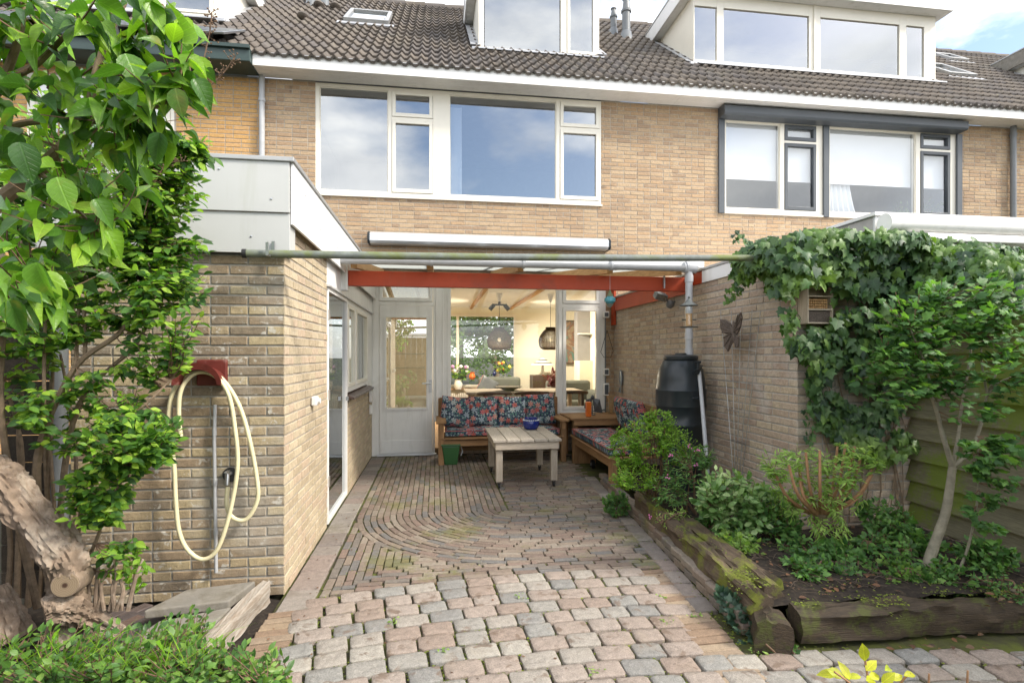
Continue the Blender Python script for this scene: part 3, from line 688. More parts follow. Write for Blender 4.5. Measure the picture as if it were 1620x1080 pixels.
# tan clinkers laid across, beside the planter and at the left front
pcs = []; y = 1.5
while y < 3.6:
    x1 = edge_x(y) - .02; pcs.append((place2(x1 - .12 - .05, y, .03), .22, .06)); y += .069
y = 1.6
while y < 3.28:
    pcs.append((place2(-.86 - (3 - y) * .02, y, .12), .21, .06)); y += .07
lay(pcs, 'tan_clinker', m_clink_t, patio, 300, near, H=.05, ch=.005, wob=.003, seed=10)
# rounded setts
def sett_mesh(seed, lx=.2, ly=.14):
    r_ = random.Random(seed); n = 20; V = []; F = []; rings = [(1.0, -.05), (1.0, -.0085), (.985, -.0022), (.958, -.0002), (.55, .0008)]
    out = []
    for cx_, cy_, a0 in ((1, 1, 0), (-1, 1, 90), (-1, -1, 180), (1, -1, 270)):
        rc = r_.uniform(.012, .028); ix, iy = lx / 2 - rc, ly / 2 - rc
        for q in range(5): t = R(a0 + q * 22.5); out.append((cx_ * ix + rc * math.cos(t) + r_.uniform(-.0022, .0022), cy_ * iy + rc * math.sin(t) + r_.uniform(-.0022, .0022)))
    wv = r_.uniform(-.004, .004); out = [(x, y + wv * x / lx * 2) for x, y in out]
    for sc, z in rings:
        for (x, y) in out: V.append((x * sc, y * sc, z + r_.uniform(-.0012, .0012)))
    m = len(rings)
    for i in range(m - 1):
        for k in range(n): F.append((i * n + k, i * n + (k + 1) % n, (i + 1) * n + (k + 1) % n, (i + 1) * n + k))
    V.append((0, 0, .001)); c = len(V) - 1
    for k in range(n): F.append(((m - 1) * n + k, (m - 1) * n + (k + 1) % n, c))
    me = bpy.data.meshes.new('sett'); me.from_pydata(V, [], F); me.materials.append(m_sett); me.polygons.foreach_set('use_smooth', [True] * len(F)); me.update(); return me
setts = [sett_mesh(i, .185 * (1 - .09 * (i % 3)), .126) for i in range(14)]
row = 0; y = 3.585; pos_s = []
while y > .9:
    yy = y + .0; x = -.74 - rng.uniform(0, .12); xe = (edge_x(y) - .29) if y > 2.62 else 4.2
    while x < xe:
        i = rng.randrange(14); l = .185 * (1 - .09 * (i % 3))
        pos_s.append((x + l / 2, y - .075 * (x + l / 2 - .85) ** 2 * (1 if x < 1.6 else .6) + rng.uniform(-.004, .004), i)); x += l + rng.uniform(.007, .013)
    y -= .1375; row += 1
pos_s.sort(key=lambda p: math.hypot(p[0], p[1]) + (4 if p[1] < 1.9 else 0))
sv = MB()
for n_, (x, y, i) in enumerate(pos_s):
    M = Matrix.Translation((x, y, .004 + rng.uniform(-.003, .003))) @ Euler((rng.uniform(-.02, .02), rng.uniform(-.02, .02), rng.uniform(-.03, .03) - .15 * (x - .85) * (x < 1.6) + (math.pi if rng.random() < .5 else 0))).to_matrix().to_4x4()
    if n_ < 300:
        o = bpy.data.objects.new('sett', setts[i]); COL.objects.link(o); attach(o, patio); o.matrix_basis = M
    else: sv.add([M @ v.co for v in setts[i].vertices], [tuple(p.vertices) for p in setts[i].polygons])
if sv.v: sv.build('setts', m_sett, patio, smooth=True, kind='stuff', fix=False)
# dark brick path at the left, behind the shrub
pcs = []
for i in range(12):
    for j in range(7):
        x = -2.15 + i * .075 + j * .02; yy = 2.95 + (j + (i % 2) * .5) * .1
        if yy < 3.5: pcs.append((place2(x, yy, R(62)), .17, .066))
pcs = [p for p in pcs if p[0].translation.x < -1.5]
lay(pcs, 'paving_brick', m_dark, patio, 300, near, H=.04, ch=.005, wob=.003, seed=11)
# ------------------------------------------------------------------ houses
YH = 8.15
XA, XB, XC = -2.48, 3.72, 9.92             # party lines
ZE = 5.45                                  # soffit
def frame_mesh(x0, x1, z0, z1, yf, yb, holes):
    mb = MB()
    for a, b, p, q in cut_rects(x0, x1, z0, z1, holes): mb.box(a, b, yf, yb, p, q)
    return mb
def ring_mesh(x0, x1, z0, z1, yf, yb, t, tb=None):
    tb = tb or t; mb = MB()
    mb.box(x0, x0 + t, yf, yb, z0, z1).box(x1 - t, x1, yf, yb, z0, z1).box(x0 + t, x1 - t, yf, yb, z0, z0 + tb).box(x0 + t, x1 - t, yf, yb, z1 - t, z1); return mb
def window(root, x0, x1, z0, z1, y, lights, mf, glass, msash=None, depth=.09, sill=True, name='window'):
    """frame with lights [(xa, xb, za, zb, sash?)]; y is the outer face"""
    holes = [l[:4] for l in lights]
    fr = frame_mesh(x0, x1, z0, z1, y, y + depth, holes).build(name, mf, root, bevel=.003)
    for xa, xb, za, zb, sa in lights:
        if sa:
            s = ring_mesh(xa + .004, xb - .004, za + .004, zb - .004, y - .012, y + .05, .05, .055).build('sash', msash or mf, fr, bevel=.003)
            i = .054
        else:
            ring_mesh(xa, xb, za, zb, y + .018, y + .05, .014).build('glazing_bead', mf, fr); i = .014
        MB().box(xa + i, xb - i, y + .028, y + .034, za + i, zb - i).build('pane', glass, fr)
    if sill: MB().box(x0 - .01, x1 + .01, y - .035, y + .02, z0 - .03, z0 - .002).build('window_sill', mf, fr, bevel=.003)
    return fr
own = thing('terraced_house', 'middle terraced house with white framed upstairs window and living room open to view', 'house', (XA, YH, 0))
nbr = thing('terraced_house', 'terraced house on the right with dark framed window under an anthracite shutter box', 'house', (XB, YH, 0))
lft = thing('terraced_house', 'terraced house on the left of orange brick with dark green gutter', 'house', (XA - 6.2, YH, 0))
far = thing('terraced_house', 'far terraced house at the right end beyond the grey drainpipe', 'house', (XC, YH, 0))
for o_ in (own, nbr, lft, far): o_['group'] = 'terraced houses in one row'

# own upstairs window
ux0, ux1, uz0, uz1 = PX(499, YH), PX(951, YH), 3.825, 5.435
t1, t2, t3, t4, t5, t6 = PX(614, YH), PX(620, YH), PX(686, YH), PX(711, YH), PX(880, YH), PX(886, YH)
own_holes = [(ux0, ux1, uz0, uz1 + .1)]
# own ground floor opening
gx0, gx1 = -.935, PX(958, YH)
nz0, nz1 = 3.79, 5.30; nx0, nx1 = PX(1140, YH) , PX(1515, YH)
wl = brick_wall(own, (0, YH, 0), (1, 0, 0), (0, -1, 0), XA, XB, .0, ZE, own_holes + [(gx0, gx1, .0, 2.62)], m_mortar_l, m_brick_f, 290,
           skip=[(XA, -.95, 0, 2.5), (2.9, XB, 0, 2.2)], seed=21)
brick_wall(own, (0, YH + .03, 0), (1, 0, 0), (0, -1, 0), .13, gx1, .0, .52, [], m_mortar_d, m_brick_r, 0, seed=23, name='low_wall')
brick_wall(nbr, (0, YH, 0), (1, 0, 0), (0, -1, 0), XB, XC, 2.0, ZE, [(nx0, nx1, nz0, 5.45)], m_mortar_l, m_brick_f, 290, seed=22)
brick_wall(lft, (0, YH, 0), (1, 0, 0), (0, -1, 0), XA - 6.2, XA, 0.0, ZE, [(XA - 3.0, XA - 1.15, 3.2, 5.3)], m_mortar_l, m_brick_n, 200, seed=24)
brick_wall(far, (0, YH, 0), (1, 0, 0), (0, -1, 0), XC, XC + 3.5, 2.0, ZE, [], m_mortar_l, m_brick_f, 80, seed=25)

def lights_up(z0, z1):
    zt = 4.965
    return [(ux0 + .055, t1, z0, z1, False), (t2, t3 - .01, zt + .04, z1, True), (t2, t3 - .01, z0, zt, True),
            (t4, t5, z0, z1, False), (t6, ux1 - .03, zt + .04, z1, True), (t6, ux1 - .03, z0, zt, True)]
window(own, ux0, ux1, uz0, uz1, YH + .0, lights_up(uz0 + .06, uz1 - .05), m_cream, m_glass_up)
# rooms behind the upstairs windows
def room(root, x0, x1, y0, y1, z0, z1, mat, name='upstairs_room'):
    mb = MB(); t = .05
    mb.box(x0 - t, x0, y0, y1, z0, z1).box(x1, x1 + t, y0, y1, z0, z1).box(x0 - t, x1 + t, y1, y1 + t, z0 - t, z1 + t).box(x0 - t, x1 + t, y0, y1, z0 - t, z0).box(x0 - t, x1 + t, y0, y1, z1, z1 + t)
    mb.build(name, mat, root)
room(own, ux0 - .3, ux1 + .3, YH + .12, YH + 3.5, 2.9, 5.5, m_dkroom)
def curtain(x0, x1, z0, z1, y, mat, label, group=None, folds=9, amp=.02, name='curtain', flare=0):
    mb = MB(); n = folds * 6; V = []; F = []
    for j in range(7):
        z = z1 + (z0 - z1) * j / 6
        for i in range(n + 1):
            u = i / n; V.append((x0 + (x1 - x0) * u + flare * (j / 6) ** 1.5 * (u - .0), y + math.sin(u * folds * 2 * math.pi) * amp * (.6 + .4 * j / 6), z))
    for j in range(6):
        for i in range(n): a = j * (n + 1) + i; F.append((a, a + 1, a + n + 2, a + n + 1))
    mb.add(V, F); o = mb.build(name, mat, None, smooth=True, label=label, cat='curtain', group=group); return o
curtain(t4 + .02, t4 + .19, uz0 + .06, uz1 - .17, YH + .15, m_curt, 'thin white curtain hanging at the left of the wide upstairs pane')
# neighbour window
nb = thing('roller_shutter', 'anthracite roller shutter box with side rails above the neighbour window', 'shutter', (nx0, YH, nz1))
bx1 = PX(1531, 7.95)
MB().prism([(YH - .005, 5.27), (YH - .2, 5.27), (YH - .22, 5.30), (YH - .22, 5.41), (YH - .13, 5.5 - .06), (YH - .005, 5.445)], 'x', nx0 - .05, bx1).build('shutter_box', m_anth, nb, bevel=.004)
midx = PX(1305, YH)
for x in (nx0, midx, nx1): MB().box(x - .05, x + .05, YH - .045, YH - .008, nz0 - .03, 5.268).build('side_rail', m_anth, nb, bevel=.004)
a, b_, c_, d_ = PX(1234, YH), PX(1241, YH), PX(1291, YH), PX(1313, YH)
e_, f_, g_ = PX(1449, YH), PX(1456, YH), PX(1503, YH)
zb = nz0 + .07; zt = 5.26; zm = 4.96
window(nbr, nx0 + .03, nx1 - .03, nz0, 5.35, YH + .0, [(nx0 + .09, a, zb, zt, False), (b_, c_, zm + .04, zt, True), (b_, c_, zb, zm, True), (d_, e_, zb, zt, False), (f_, g_, zm + .04, zt, True), (f_, g_, zb, zm, True)], m_cream, m_glass_nb, m_anth)
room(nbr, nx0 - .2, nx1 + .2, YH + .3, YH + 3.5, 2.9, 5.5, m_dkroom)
def blind(x0, x1, lab, z=4.36):
    o = MB().box(x0, x1, YH + .105, YH + .112, z, 5.3).build('roller_blind', m_blind, None, label=lab, cat='blind', group='white roller blinds of the right-hand neighbour')
    return o
for x0, x1, lab in ((nx0 + .08, a, 'half lowered white roller blind in the wide pane by the left shutter rail'), (b_ + .03, c_ - .02, 'narrow white roller blind in the sash beside the middle shutter rail'),
                    (d_, e_, 'wide white roller blind above the gathered curtain and pot plant'), (f_ + .03, g_ - .02, 'narrow white roller blind in the sash at the far right window end')): blind(x0, x1, lab)
curtain(d_ + .0, d_ + .5, zb, 4.42, YH + .17, m_curt, 'white gathered curtain below the wide blind of the right neighbour', folds=6, amp=.03, flare=.12)
# pot plant behind neighbour window
pp = thing('potted_plant', 'feathery green pot plant standing inside the neighbour window', 'plant', (PX(1430, YH + .3), YH + .3, zb))
rngp = random.Random(3); lv = twigs([Vector((PX(1430, YH + .3), YH + .3, zb))], [((PX(1428, YH + .3), YH + .3, zb + .16), (.3, .1, .17), 2), ((PX(1478, YH + .3), YH + .3, zb + .2), (.24, .1, .25), 2)], 90, 9, .05, rngp, m_twig, pp, max_len=.4)
leaves_build(lv, 'lance', m_rhodo, pp, 0)
# left neighbour window, mostly hidden by the shrub
window(lft, XA - 3.0, XA - 1.15, 3.2, 5.3, YH, [(XA - 2.9, XA - 1.95, 3.3, 5.2, False), (XA - 1.88, XA - 1.2, 3.3, 5.2, True)], m_cream, m_glass_up)
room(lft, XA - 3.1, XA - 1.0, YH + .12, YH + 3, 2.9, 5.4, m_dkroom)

# eaves: white fascia, boarded soffit, thin gutter edge
def eaves(root, x0, x1, mat, z=5.45, zt=5.60, yo=7.78, extra=None):
    MB().box(x0, x1, yo, yo + .025, z - .015, zt).build('fascia', mat, root, bevel=.004)
    for k in range(3):
        yy = yo + .027 + k * .113; MB().box(x0, x1, yy, yy + .110, z, z + .012).build('soffit_board', mat, root, bevel=.002)
    MB().box(x0, x1, yo - .012, yo + .1, zt + .001, zt + .014).build('gutter_edge', m_zinc, root)
eaves(own, XA, XB - .003, m_white); eaves(nbr, XB, XC - .003, m_white); eaves(far, XC, XC + 6, m_white)
MB().box(XA - 6.2, XA - .004, 7.70, 8.1, 5.44, 5.62).build('fascia', m_green, lft, bevel=.01)
MB().box(XA - 6.2, XA - .004, 7.66, 7.72, 5.60, 5.65).build('gutter_edge', m_green, lft, bevel=.004)

# roofs
PT = (9.5 - 5.6) / 4.8; RA = math.atan(PT); YR = 12.6
def roof_z(y): return 5.60 + (y - 7.8) * PT
sup = MB(); 
def tile_mesh():
    w_, l_ = .3, .39; n = 12; V = []; F = []
    def prof(u): # two soft rolls per tile
        t = (u * 2) % 1.0; return .048 * (.5 - .5 * math.cos(2 * math.pi * min(t / .66, 1))) if t < .66 else 0
    rows = [(-.004, -.03), (-.004, .0), (l_ * .5, -.006), (l_, -.012)]
    for (y, dz) in rows:
        for i in range(n + 1):
            u = i / n; V.append(((u - .5) * (w_ + .004), y, (prof(u) + dz + .022) if (y, dz) != rows[0] else prof(u) - .012))
    for j in range(3):
        for i in range(n): a = j * (n + 1) + i; F.append((a, a + 1, a + n + 2, a + n + 1))
    me = bpy.data.meshes.new('roof_tile'); me.from_pydata(V, [], F); me.materials.append(m_tile); me.polygons.foreach_set('use_smooth', [j > 0 for j in range(3) for _ in range(n)]); me.update(); return me
TM = tile_mesh(); tv = [v.co.copy() for v in TM.vertices]; tf = [tuple(p.vertices) for p in TM.polygons]
def tiled_roof(root, x0, x1, voids, n_parts, seed, ridge=True):
    rg = random.Random(seed); top = (YR - 7.8) / math.cos(RA); GA = .345; nrow = int(top / GA); pcs = []
    under = MB().add([(x0, 7.82, 5.585), (x1, 7.82, 5.585), (x1, YR, 9.485), (x0, YR, 9.485), (x0, 13.2, 9.0), (x1, 13.2, 9.0)], [(0, 1, 2, 3), (3, 2, 5, 4)])
    rf = under.build('roof', m_tile, root, fix=False)
    nx = int(round((x1 - x0) / .3)); wx = (x1 - x0) / nx
    for r_ in range(nrow + 1):
        s = r_ * GA
        for c in range(nx):
            xm = x0 + (c + .5) * wx; y = 7.76 + s * math.cos(RA); z = 5.60 + s * math.sin(RA) - .028; ym = y + .13
            if any(v[0] < xm < v[1] and v[2] < ym < v[3] for v in voids): continue
            M = Matrix.Translation((xm, y, z)) @ Matrix.Rotation(RA, 4, 'X') @ Matrix.Rotation(-.06 + rg.uniform(-.008, .008), 4, 'X') @ Matrix.Rotation(rg.uniform(-.006, .006), 4, 'Z') @ Matrix.Translation((0, 0, rg.uniform(0, .004)))
            zc = xm * ST + y * CT; px = CX + FPX * (xm * CT - y * ST) / zc; py = HZ - FPX * (z - CH) / zc
            pcs.append((zc + (0 if -20 < px < 1640 and py > -20 else 100), M))
    pcs.sort(key=lambda t: t[0]); mb = MB()
    for i, (_d, M) in enumerate(pcs):
        if i < n_parts: o = bpy.data.objects.new('roof_tile', TM); COL.objects.link(o); attach(o, rf); o.matrix_basis = M
        else: mb.add([M @ v for v in tv], tf)
    if mb.v:
        o = mb.build('roof_tiles', m_tile, rf, kind='stuff', smooth=False, fix=False)
    if ridge:
        n = int((x1 - x0) / .42)
        for i in range(n):
            xa = x0 + i * (x1 - x0) / n; xb = xa + (x1 - x0) / n + .02; zr = 9.49 + (i % 2) * .0
            MB().tube([(xa, YR, zr - .05), (xb, YR, zr - .04)], [.12, .13], 10).build('ridge_tile', m_tile, rf, smooth=True)
    return rf
D1 = (PX(757, 9.07), 2.80); D2 = (4.55, 9.45)
SK = (-1.66, -.86, 10.1, 11.0)
tiled_roof(own, XA, XB, [(D1[0], D1[1], 9.05, 10.9), SK], 290, 1)
tiled_roof(nbr, XB, XC, [(D2[0], D2[1], 9.08, 10.75)], 290, 2)
tiled_roof(lft, XA - 6.2, XA, [(-8, -3.45, 9.25, 10.9)], 60, 3)
tiled_roof(far, XC, XC + 6.2, [(12.9, 17, 9.1, 10.75)], 150, 4)

def dormer(root, x0, x1, y, zb, zt, lights, name='dormer', over=.16, mf=None, cheek=None, glass=None, fmat=None):
    mf = mf or m_cream; glass = glass or m_glass_up
    fr = frame_mesh(x0, x1, zb, zt, y, y + .08, [l[:4] for l in lights]).build(name, mf, root, bevel=.004)
    for xa, xb, za, zc_, sa in lights:
        i = .014
        if sa: ring_mesh(xa + .004, xb - .004, za + .004, zc_ - .004, y - .012, y + .05, .05).build('sash', mf, fr, bevel=.003); i = .054
        MB().box(xa + i, xb - i, y + .028, y + .034, za + i, zc_ - i).build('pane', glass, fr)
    yt = 7.8 + (zt - 5.6) / PT
    for x, s in ((x0, 1), (x1, -1)): # cheeks: triangles down to the roof
        MB().prism([(y + .082, zb - .05), (y + .082, zt), (yt + .2, zt)], 'x', x + s * .012, x + s * .05).build('cheek', cheek or m_cream, fr)
        MB().bar((x - s * .05, y - .02, roof_z(y) + .05), (x - s * .05, yt - .1, roof_z(yt - .1) + .05), .17, .012).build('flashing', m_lead, fr)
    MB().box(x0 - .02, x1 + .02, y - .22, y - .003, zb - .085, zb - .06).build('flashing', m_lead, fr)
    MB().box(x0 - .12, x1 + .12, y - .12, y - .005, zb - .06, zb - .002).build('dormer_sill', m_lead, fr, bevel=.01)
    MB().box(x0 - over, x1 + over, y - .22, y - .19, zt + .0, zt + .30).build('fascia', fmat or m_fascia, fr, bevel=.004)
    for x in (x0 - over, x1 + over - .03): MB().box(x, x + .03, y - .188, yt + .35, zt + .0, zt + .30).build('fascia', fmat or m_fascia, fr, bevel=.004)
    MB().box(x0 - over + .032, x1 + over - .032, y - .188, yt + .3, zt + .002, zt + .02).build('soffit', m_fascia, fr)
    MB().box(x0 - over - .01, x1 + over + .01, y - .235, yt + .35, zt + .302, zt + .33).build('roof_edge', m_zinc, fr)
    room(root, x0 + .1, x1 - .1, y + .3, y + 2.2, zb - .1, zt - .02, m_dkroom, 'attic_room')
    return fr
z1b = 6.60
xs = PX(887, 9.07), PX(897, 9.07)
dormer(own, D1[0], D1[1], 9.07, z1b, 7.98, [(D1[0] + .09, xs[0], z1b + .07, 7.9, False), (xs[1], D1[1] - .06, z1b + .06, 7.9, True)])
y2 = 9.10; z2b = 6.66; q = [PX(p, y2) for p in (1099, 1134, 1145, 1280, 1298, 1423, 1434, 1462)]
dormer(nbr, D2[0], D2[1], y2, z2b, 7.93, [(q[0], q[1], z2b + .1, 7.72, False), (q[2], q[3], z2b + .1, 7.72, False), (q[4], q[5], z2b + .1, 7.72, False), (q[6], q[7], z2b + .1, 7.72, False)])
MB().box(q[3] + .085, q[3] + .115, y2 - .03, y2 - .002, z2b, 7.92).build('mullion', m_cream, nbr)
dormer(lft, -7.6, -3.45, 9.27, 6.85, 8.0, [(-7.4, -5.8, 6.95, 7.9, False), (-5.7, -4.4, 6.95, 7.9, False), (-4.32, -3.55, 6.95, 7.9, True)])
dormer(far, 13.0, 16, 9.12, 6.68, 7.93, [(13.4, 14.4, 6.8, 7.8, False), (14.5, 15.7, 6.8, 7.8, False)], fmat=m_concrete)
# skylights
def skylight(root, x0, x1, y0, y1):
    M = Matrix.Translation((0, y0, roof_z(y0) + .02)) @ Matrix.Rotation(RA, 4, 'X'); l = (y1 - y0) / math.cos(RA); mb = MB()
    for (a, b, c, d) in ((x0, x0 + .07, 0, l), (x1 - .07, x1, 0, l), (x0 + .07, x1 - .07, 0, .07), (x0 + .07, x1 - .07, l - .09, l)): mb.box(a, b, c, d, 0, .09, M)
    f = mb.build('skylight', m_zinc, root, bevel=.006)
    MB().box(x0 + .07, x1 - .07, .07, l - .09, .04, .05, M).build('pane', m_glass_up, f)
    MB().box(x0 + .02, x1 - .02, .0, l, -.06, -.005, M).build('lining', m_dkroom, f)
    mb = MB(); mb.box(x0 - .1, x1 + .1, -.2, -.002, -.01, .03, M); mb.build('flashing', m_lead, f)
skylight(own, *SK); skylight(far, 10.35, 11.0, 9.7, 10.5); skylight(far, 12.1, 12.6, 11.3, 11.8)
# vent tiles and flues
for px, py in ((480, 41), (505, 14), (531, 15)):
    yv = 10.1 if py > 30 else 11.3; p = P(px, py, yv)
    MB().ball((p.x, yv, roof_z(yv) + .05), (.11, .16, .07), 12, 6).build('vent_tile', m_tile, own, smooth=True)
fl = thing('roof_flue', 'grey conical roof flue beside the shorter one, behind the tiled ridge corner', 'flue', (3.97, 10.98, roof_z(10.98)))
def flue(root, x, y, h, r):
    z = roof_z(y)
    MB().lathe([(r * 1.9, -.15), (r * 1.25, .12), (r * 1.02, .14)], (x, y, z), 20).build('collar', m_pvcd, root, smooth=True)
    MB().lathe([(r, 0), (r, h * .62), (r * 1.25, h * .63), (r * 1.28, h * .68), (r, h * .7), (r * .72, h * .93), (r * .95, h * .94), (r * .95, h * .97), (r * .5, h)], (x, y, z), 20).build('pipe', m_pvcd, root, smooth=True)
flue(fl, 3.95, 10.9, .86, .085)
fl2 = thing('roof_flue', 'shorter grey roof flue standing left of the taller conical one', 'flue', (3.75, 11.1, roof_z(11.1))); flue(fl2, 3.76, 11.15, .58, .065)
fl3 = thing('roof_flue', 'grey flue pipe on the tiles above the small round vents', 'flue', (-2.0, 11.7, roof_z(11.7))); flue(fl3, PX(514, 11.6), 11.6, .5, .06)
fl4 = thing('roof_flue', 'dark flue with side box at the ridge left end', 'flue', (-2.5, 11.9, roof_z(11.9))); flue(fl4, -2.55, 11.6, .8, .07)
# solar panel over the left neighbour's eaves
so_ = thing('solar_panel', 'dark solar panel lying on the left neighbour roof above the green gutter', 'solar panel', (-4.5, 8.2, 6))
M = Matrix.Translation((0, 7.78, 5.82)) @ Matrix.Rotation(RA * .82, 4, 'X')
for i, x0 in enumerate((-7.9, -6.2, -4.5)):
    MB().box(x0, x0 + 1.66, 0, 1.0, 0, .03, M).build('panel', m_steel, so_, bevel=.004)
    MB().box(x0 + .03, x0 + 1.63, .03, .97, .03, .034, M).build('cells', m_glass_sd if 0 else m_anth, so_)
for x0 in (-7.5, -5.9, -4.2, -3.2): MB().box(x0, x0 + .04, .0, .95, -.12, -.002, M).build('rail', m_steel, so_)

# drainpipes on the facade
def pipe(name, label, pts, r, mat, clips=(), group=None, cat='drainpipe'):
    t = thing(name, label, cat, pts[-1], group)
    MB().tube(pts, r, 14).build('pipe', mat, t, smooth=True)
    for c in clips: MB().lathe([(r * 1.22, -.02), (r * 1.22, .02)], c, 14).build('clip', mat, t, smooth=True)
    return t
pipe('drainpipe', 'light grey drainpipe between orange brick and tan brick', [(XA + .03, 8.09, 5.45), (XA + .03, 8.09, 2.66)], .04, m_pvc, [(XA + .03, 8.09, 5.1), (XA + .03, 8.09, 3.4)])
pipe('drainpipe', 'grey drainpipe at the far right of the facade', [(XC + .0, 8.08, 5.45), (XC + .0, 8.08, 2.4)], .045, m_pvcd, [(XC, 8.08, 5.3), (XC, 8.08, 3.7)])

# ground floor front: door, wide mullion, picture window, narrow window, transoms
zs = 2.22; zt_ = 2.56
dx0, dx1 = PX(600, YH), PX(685, YH)
m1, m2 = PX(712, YH), PX(881, YH); s1, s2 = PX(890, YH), PX(948, YH)
zdo, zdt = PX, None
def Z(px, py, Y=YH): return P(px, py, Y).z
fr = frame_mesh(gx0, gx1, 0.0, 2.615, YH - .01, YH + .11, [(dx0, dx1, .03, zs), (dx0, dx1, zs + .06, 2.56), (m1, m2, .52, 2.56), (s1, s2, .64, zs), (s1, s2, zs + .06, 2.56), (PX(688, YH), gx1, 0, .52)]).build('window_wall', m_white, own, bevel=.004)
for x in (PX(690, YH), PX(700, YH), PX(708, YH), PX(884, YH)): MB().box(x - .004, x + .012, YH - .022, YH - .012, .53, 2.6).build('moulding', m_white, fr, bevel=.003)
dr = frame_mesh(dx0 + .004, dx1 - .004, .034, zs - .004, YH - .02, YH + .03, [(PX(611, YH), PX(675, YH), Z(640, 645), Z(640, 502))]).build('door', m_white, own, bevel=.003)
pz0, pz1 = Z(640, 645), Z(640, 502); pa, pb = PX(611, YH), PX(675, YH)
MB().box(pa - .0, pb + .0, YH - .002, YH + .004, pz0, pz1).build('pane', m_glass_do, dr)
ring_mesh(pa - .03, pb + .03, pz0 - .03, pz1 + .03, YH - .034, YH - .021, .034).build('glazing_bead', m_white, dr, bevel=.003)
MB().box(dx0 + .03, dx1 - .03, YH - .03, YH - .021, .05, .23).build('kick_board', m_white, dr, bevel=.003)
hd = MB(); hx = PX(681, YH); hd.box(hx - .018, hx + .018, YH - .032, YH - .021, .93, 1.12); hd.tube([(hx, YH - .03, 1.07), (hx, YH - .07, 1.07), (hx - .12, YH - .07, 1.065)], .009, 8)
hd.build('handle', m_steel, dr, smooth=False)
MB().box(dx0 - .03, dx1 + .05, YH - .07, YH - .022, 0.005, .032).build('threshold', m_alu, fr, bevel=.004)
def light(root, xa, xb, za, zb_, g, sash=False, name='pane'):
    if sash:
        ring_mesh(xa + .003, xb - .003, za + .003, zb_ - .003, YH - .022, YH + .04, .05).build('sash', m_white, root, bevel=.003); i = .053
    else: ring_mesh(xa, xb, za, zb_, YH + .005, YH + .03, .012).build('glazing_bead', m_white, root); i = .012
    MB().box(xa + i, xb - i, YH + .012, YH + .018, za + i, zb_ - i).build(name, g, root)
light(fr, dx0, dx1, zs + .06, 2.56, m_glass_do, True); light(fr, m1, m2, .52, 2.56, m_glass_lo); light(fr, s1, s2, .64, zs, m_glass_lo, True); light(fr, s1, s2, zs + .06, 2.56, m_glass_lo, True)
MB().box(PX(688, YH), gx1, YH - .05, YH - .012, .50, .53).build('window_sill', m_white, fr, bevel=.003)
MB().box(s1 - .03, s2 + .03, YH - .045, YH - .022, .55, .60).build('window_sill', m_white, fr, bevel=.006)

# ------------------------------------------------------------------ left brick extension
YW, XW = 3.545, -.94
ext = thing('brick_extension', 'flat roofed brick extension at the left with pale fascia panels and glass door', 'extension', (XW, YW, 0))
brick_wall(ext, (0, YW, 0), (1, 0, 0), (0, -1, 0), -2.15, XW, .0, 2.115, [], m_mortar_w, m_brick_w, 300, from_end=True, m1=.0005, seed=31, co=.0623, bl=.208, proud=.006, ch=.004)
sideH = [(PW(517, 560, XW).y, 8.14, .02, 2.10)]
ys0, ys1 = PW(517, 560, XW).y, PW(548, 560, XW).y
brick_wall(ext, (XW, 0, 0), (0, 1, 0), (1, 0, 0), YW - .0055, YH - .01, .0, 2.56, [(ys0, ys1, .0, 2.62), (ys1 - .01, 7.62, 1.05, 2.62), (7.62, YH, 1.05, 2.62)], m_mortar_l, m_brick_s, 300, mo=.006, seed=32, co=.0623, bl=.208, proud=.005)
def strip_y(name, y0, y1, z0, z1, x0, x1, mat, parent, bevel=.003, label=None): return MB().box(x0, x1, y0, y1, z0, z1).build(name, mat, parent, bevel=bevel, label=label)
# fascia: two rows on the front, one band down the side, zinc trim on top
zf0, zfm, zf1 = 2.12, 2.37, 2.68
for a0, a1 in ((-2.5, -1.72), (-1.716, XW + .045)):
    MB().box(a0, a1, YW - .05, YW - .032, zf0, zfm - .004).build('fascia_panel', m_trespa, ext, bevel=.002)
    MB().box(a0, a1, YW - .062, YW - .044, zfm, zf1).build('fascia_panel', m_trespa, ext, bevel=.002)
MB().box(XW + .012, XW + .040, YW - .03, YW + .10, zf0, zfm - .004).build('corner_board', m_trespa, ext, bevel=.002)
for y0, y1 in ((YW - .043, 5.1), (5.104, 6.6), (6.604, 8.12)): MB().box(XW + .048, XW + .064, y0, y1, 2.30 if y0 < 5 else 2.3, zf1).build('fascia_panel', m_fascia, ext, bevel=.002)
MB().box(XW - .2, XW + .046, YW + .0, 8.12, 2.562, 2.60).build('soffit', m_dkwood, ext)
MB().box(-2.5, XW + .075, YW - .075, 8.1, zf1 + .001, zf1 + .03).build('roof_edge', m_zinc, ext, bevel=.004)
for x, z in ((-1.3, 2.62), (-1.0, 2.45), (-1.55, 2.42), (-1.12, 2.22), (-1.6, 2.2)): MB().ball((x, YW - (.064 if z > 2.37 else .052), z), (.007, .004, .007), 8, 5).build('screw_cap', m_steel, ext)
for y in (3.8, 4.3, 5.0, 5.3, 6.2): MB().ball((XW + .066, y, 2.45 + (.12 if y < 4 else 0)), (.004, .007, .007), 8, 5).build('screw_cap', m_steel, ext)
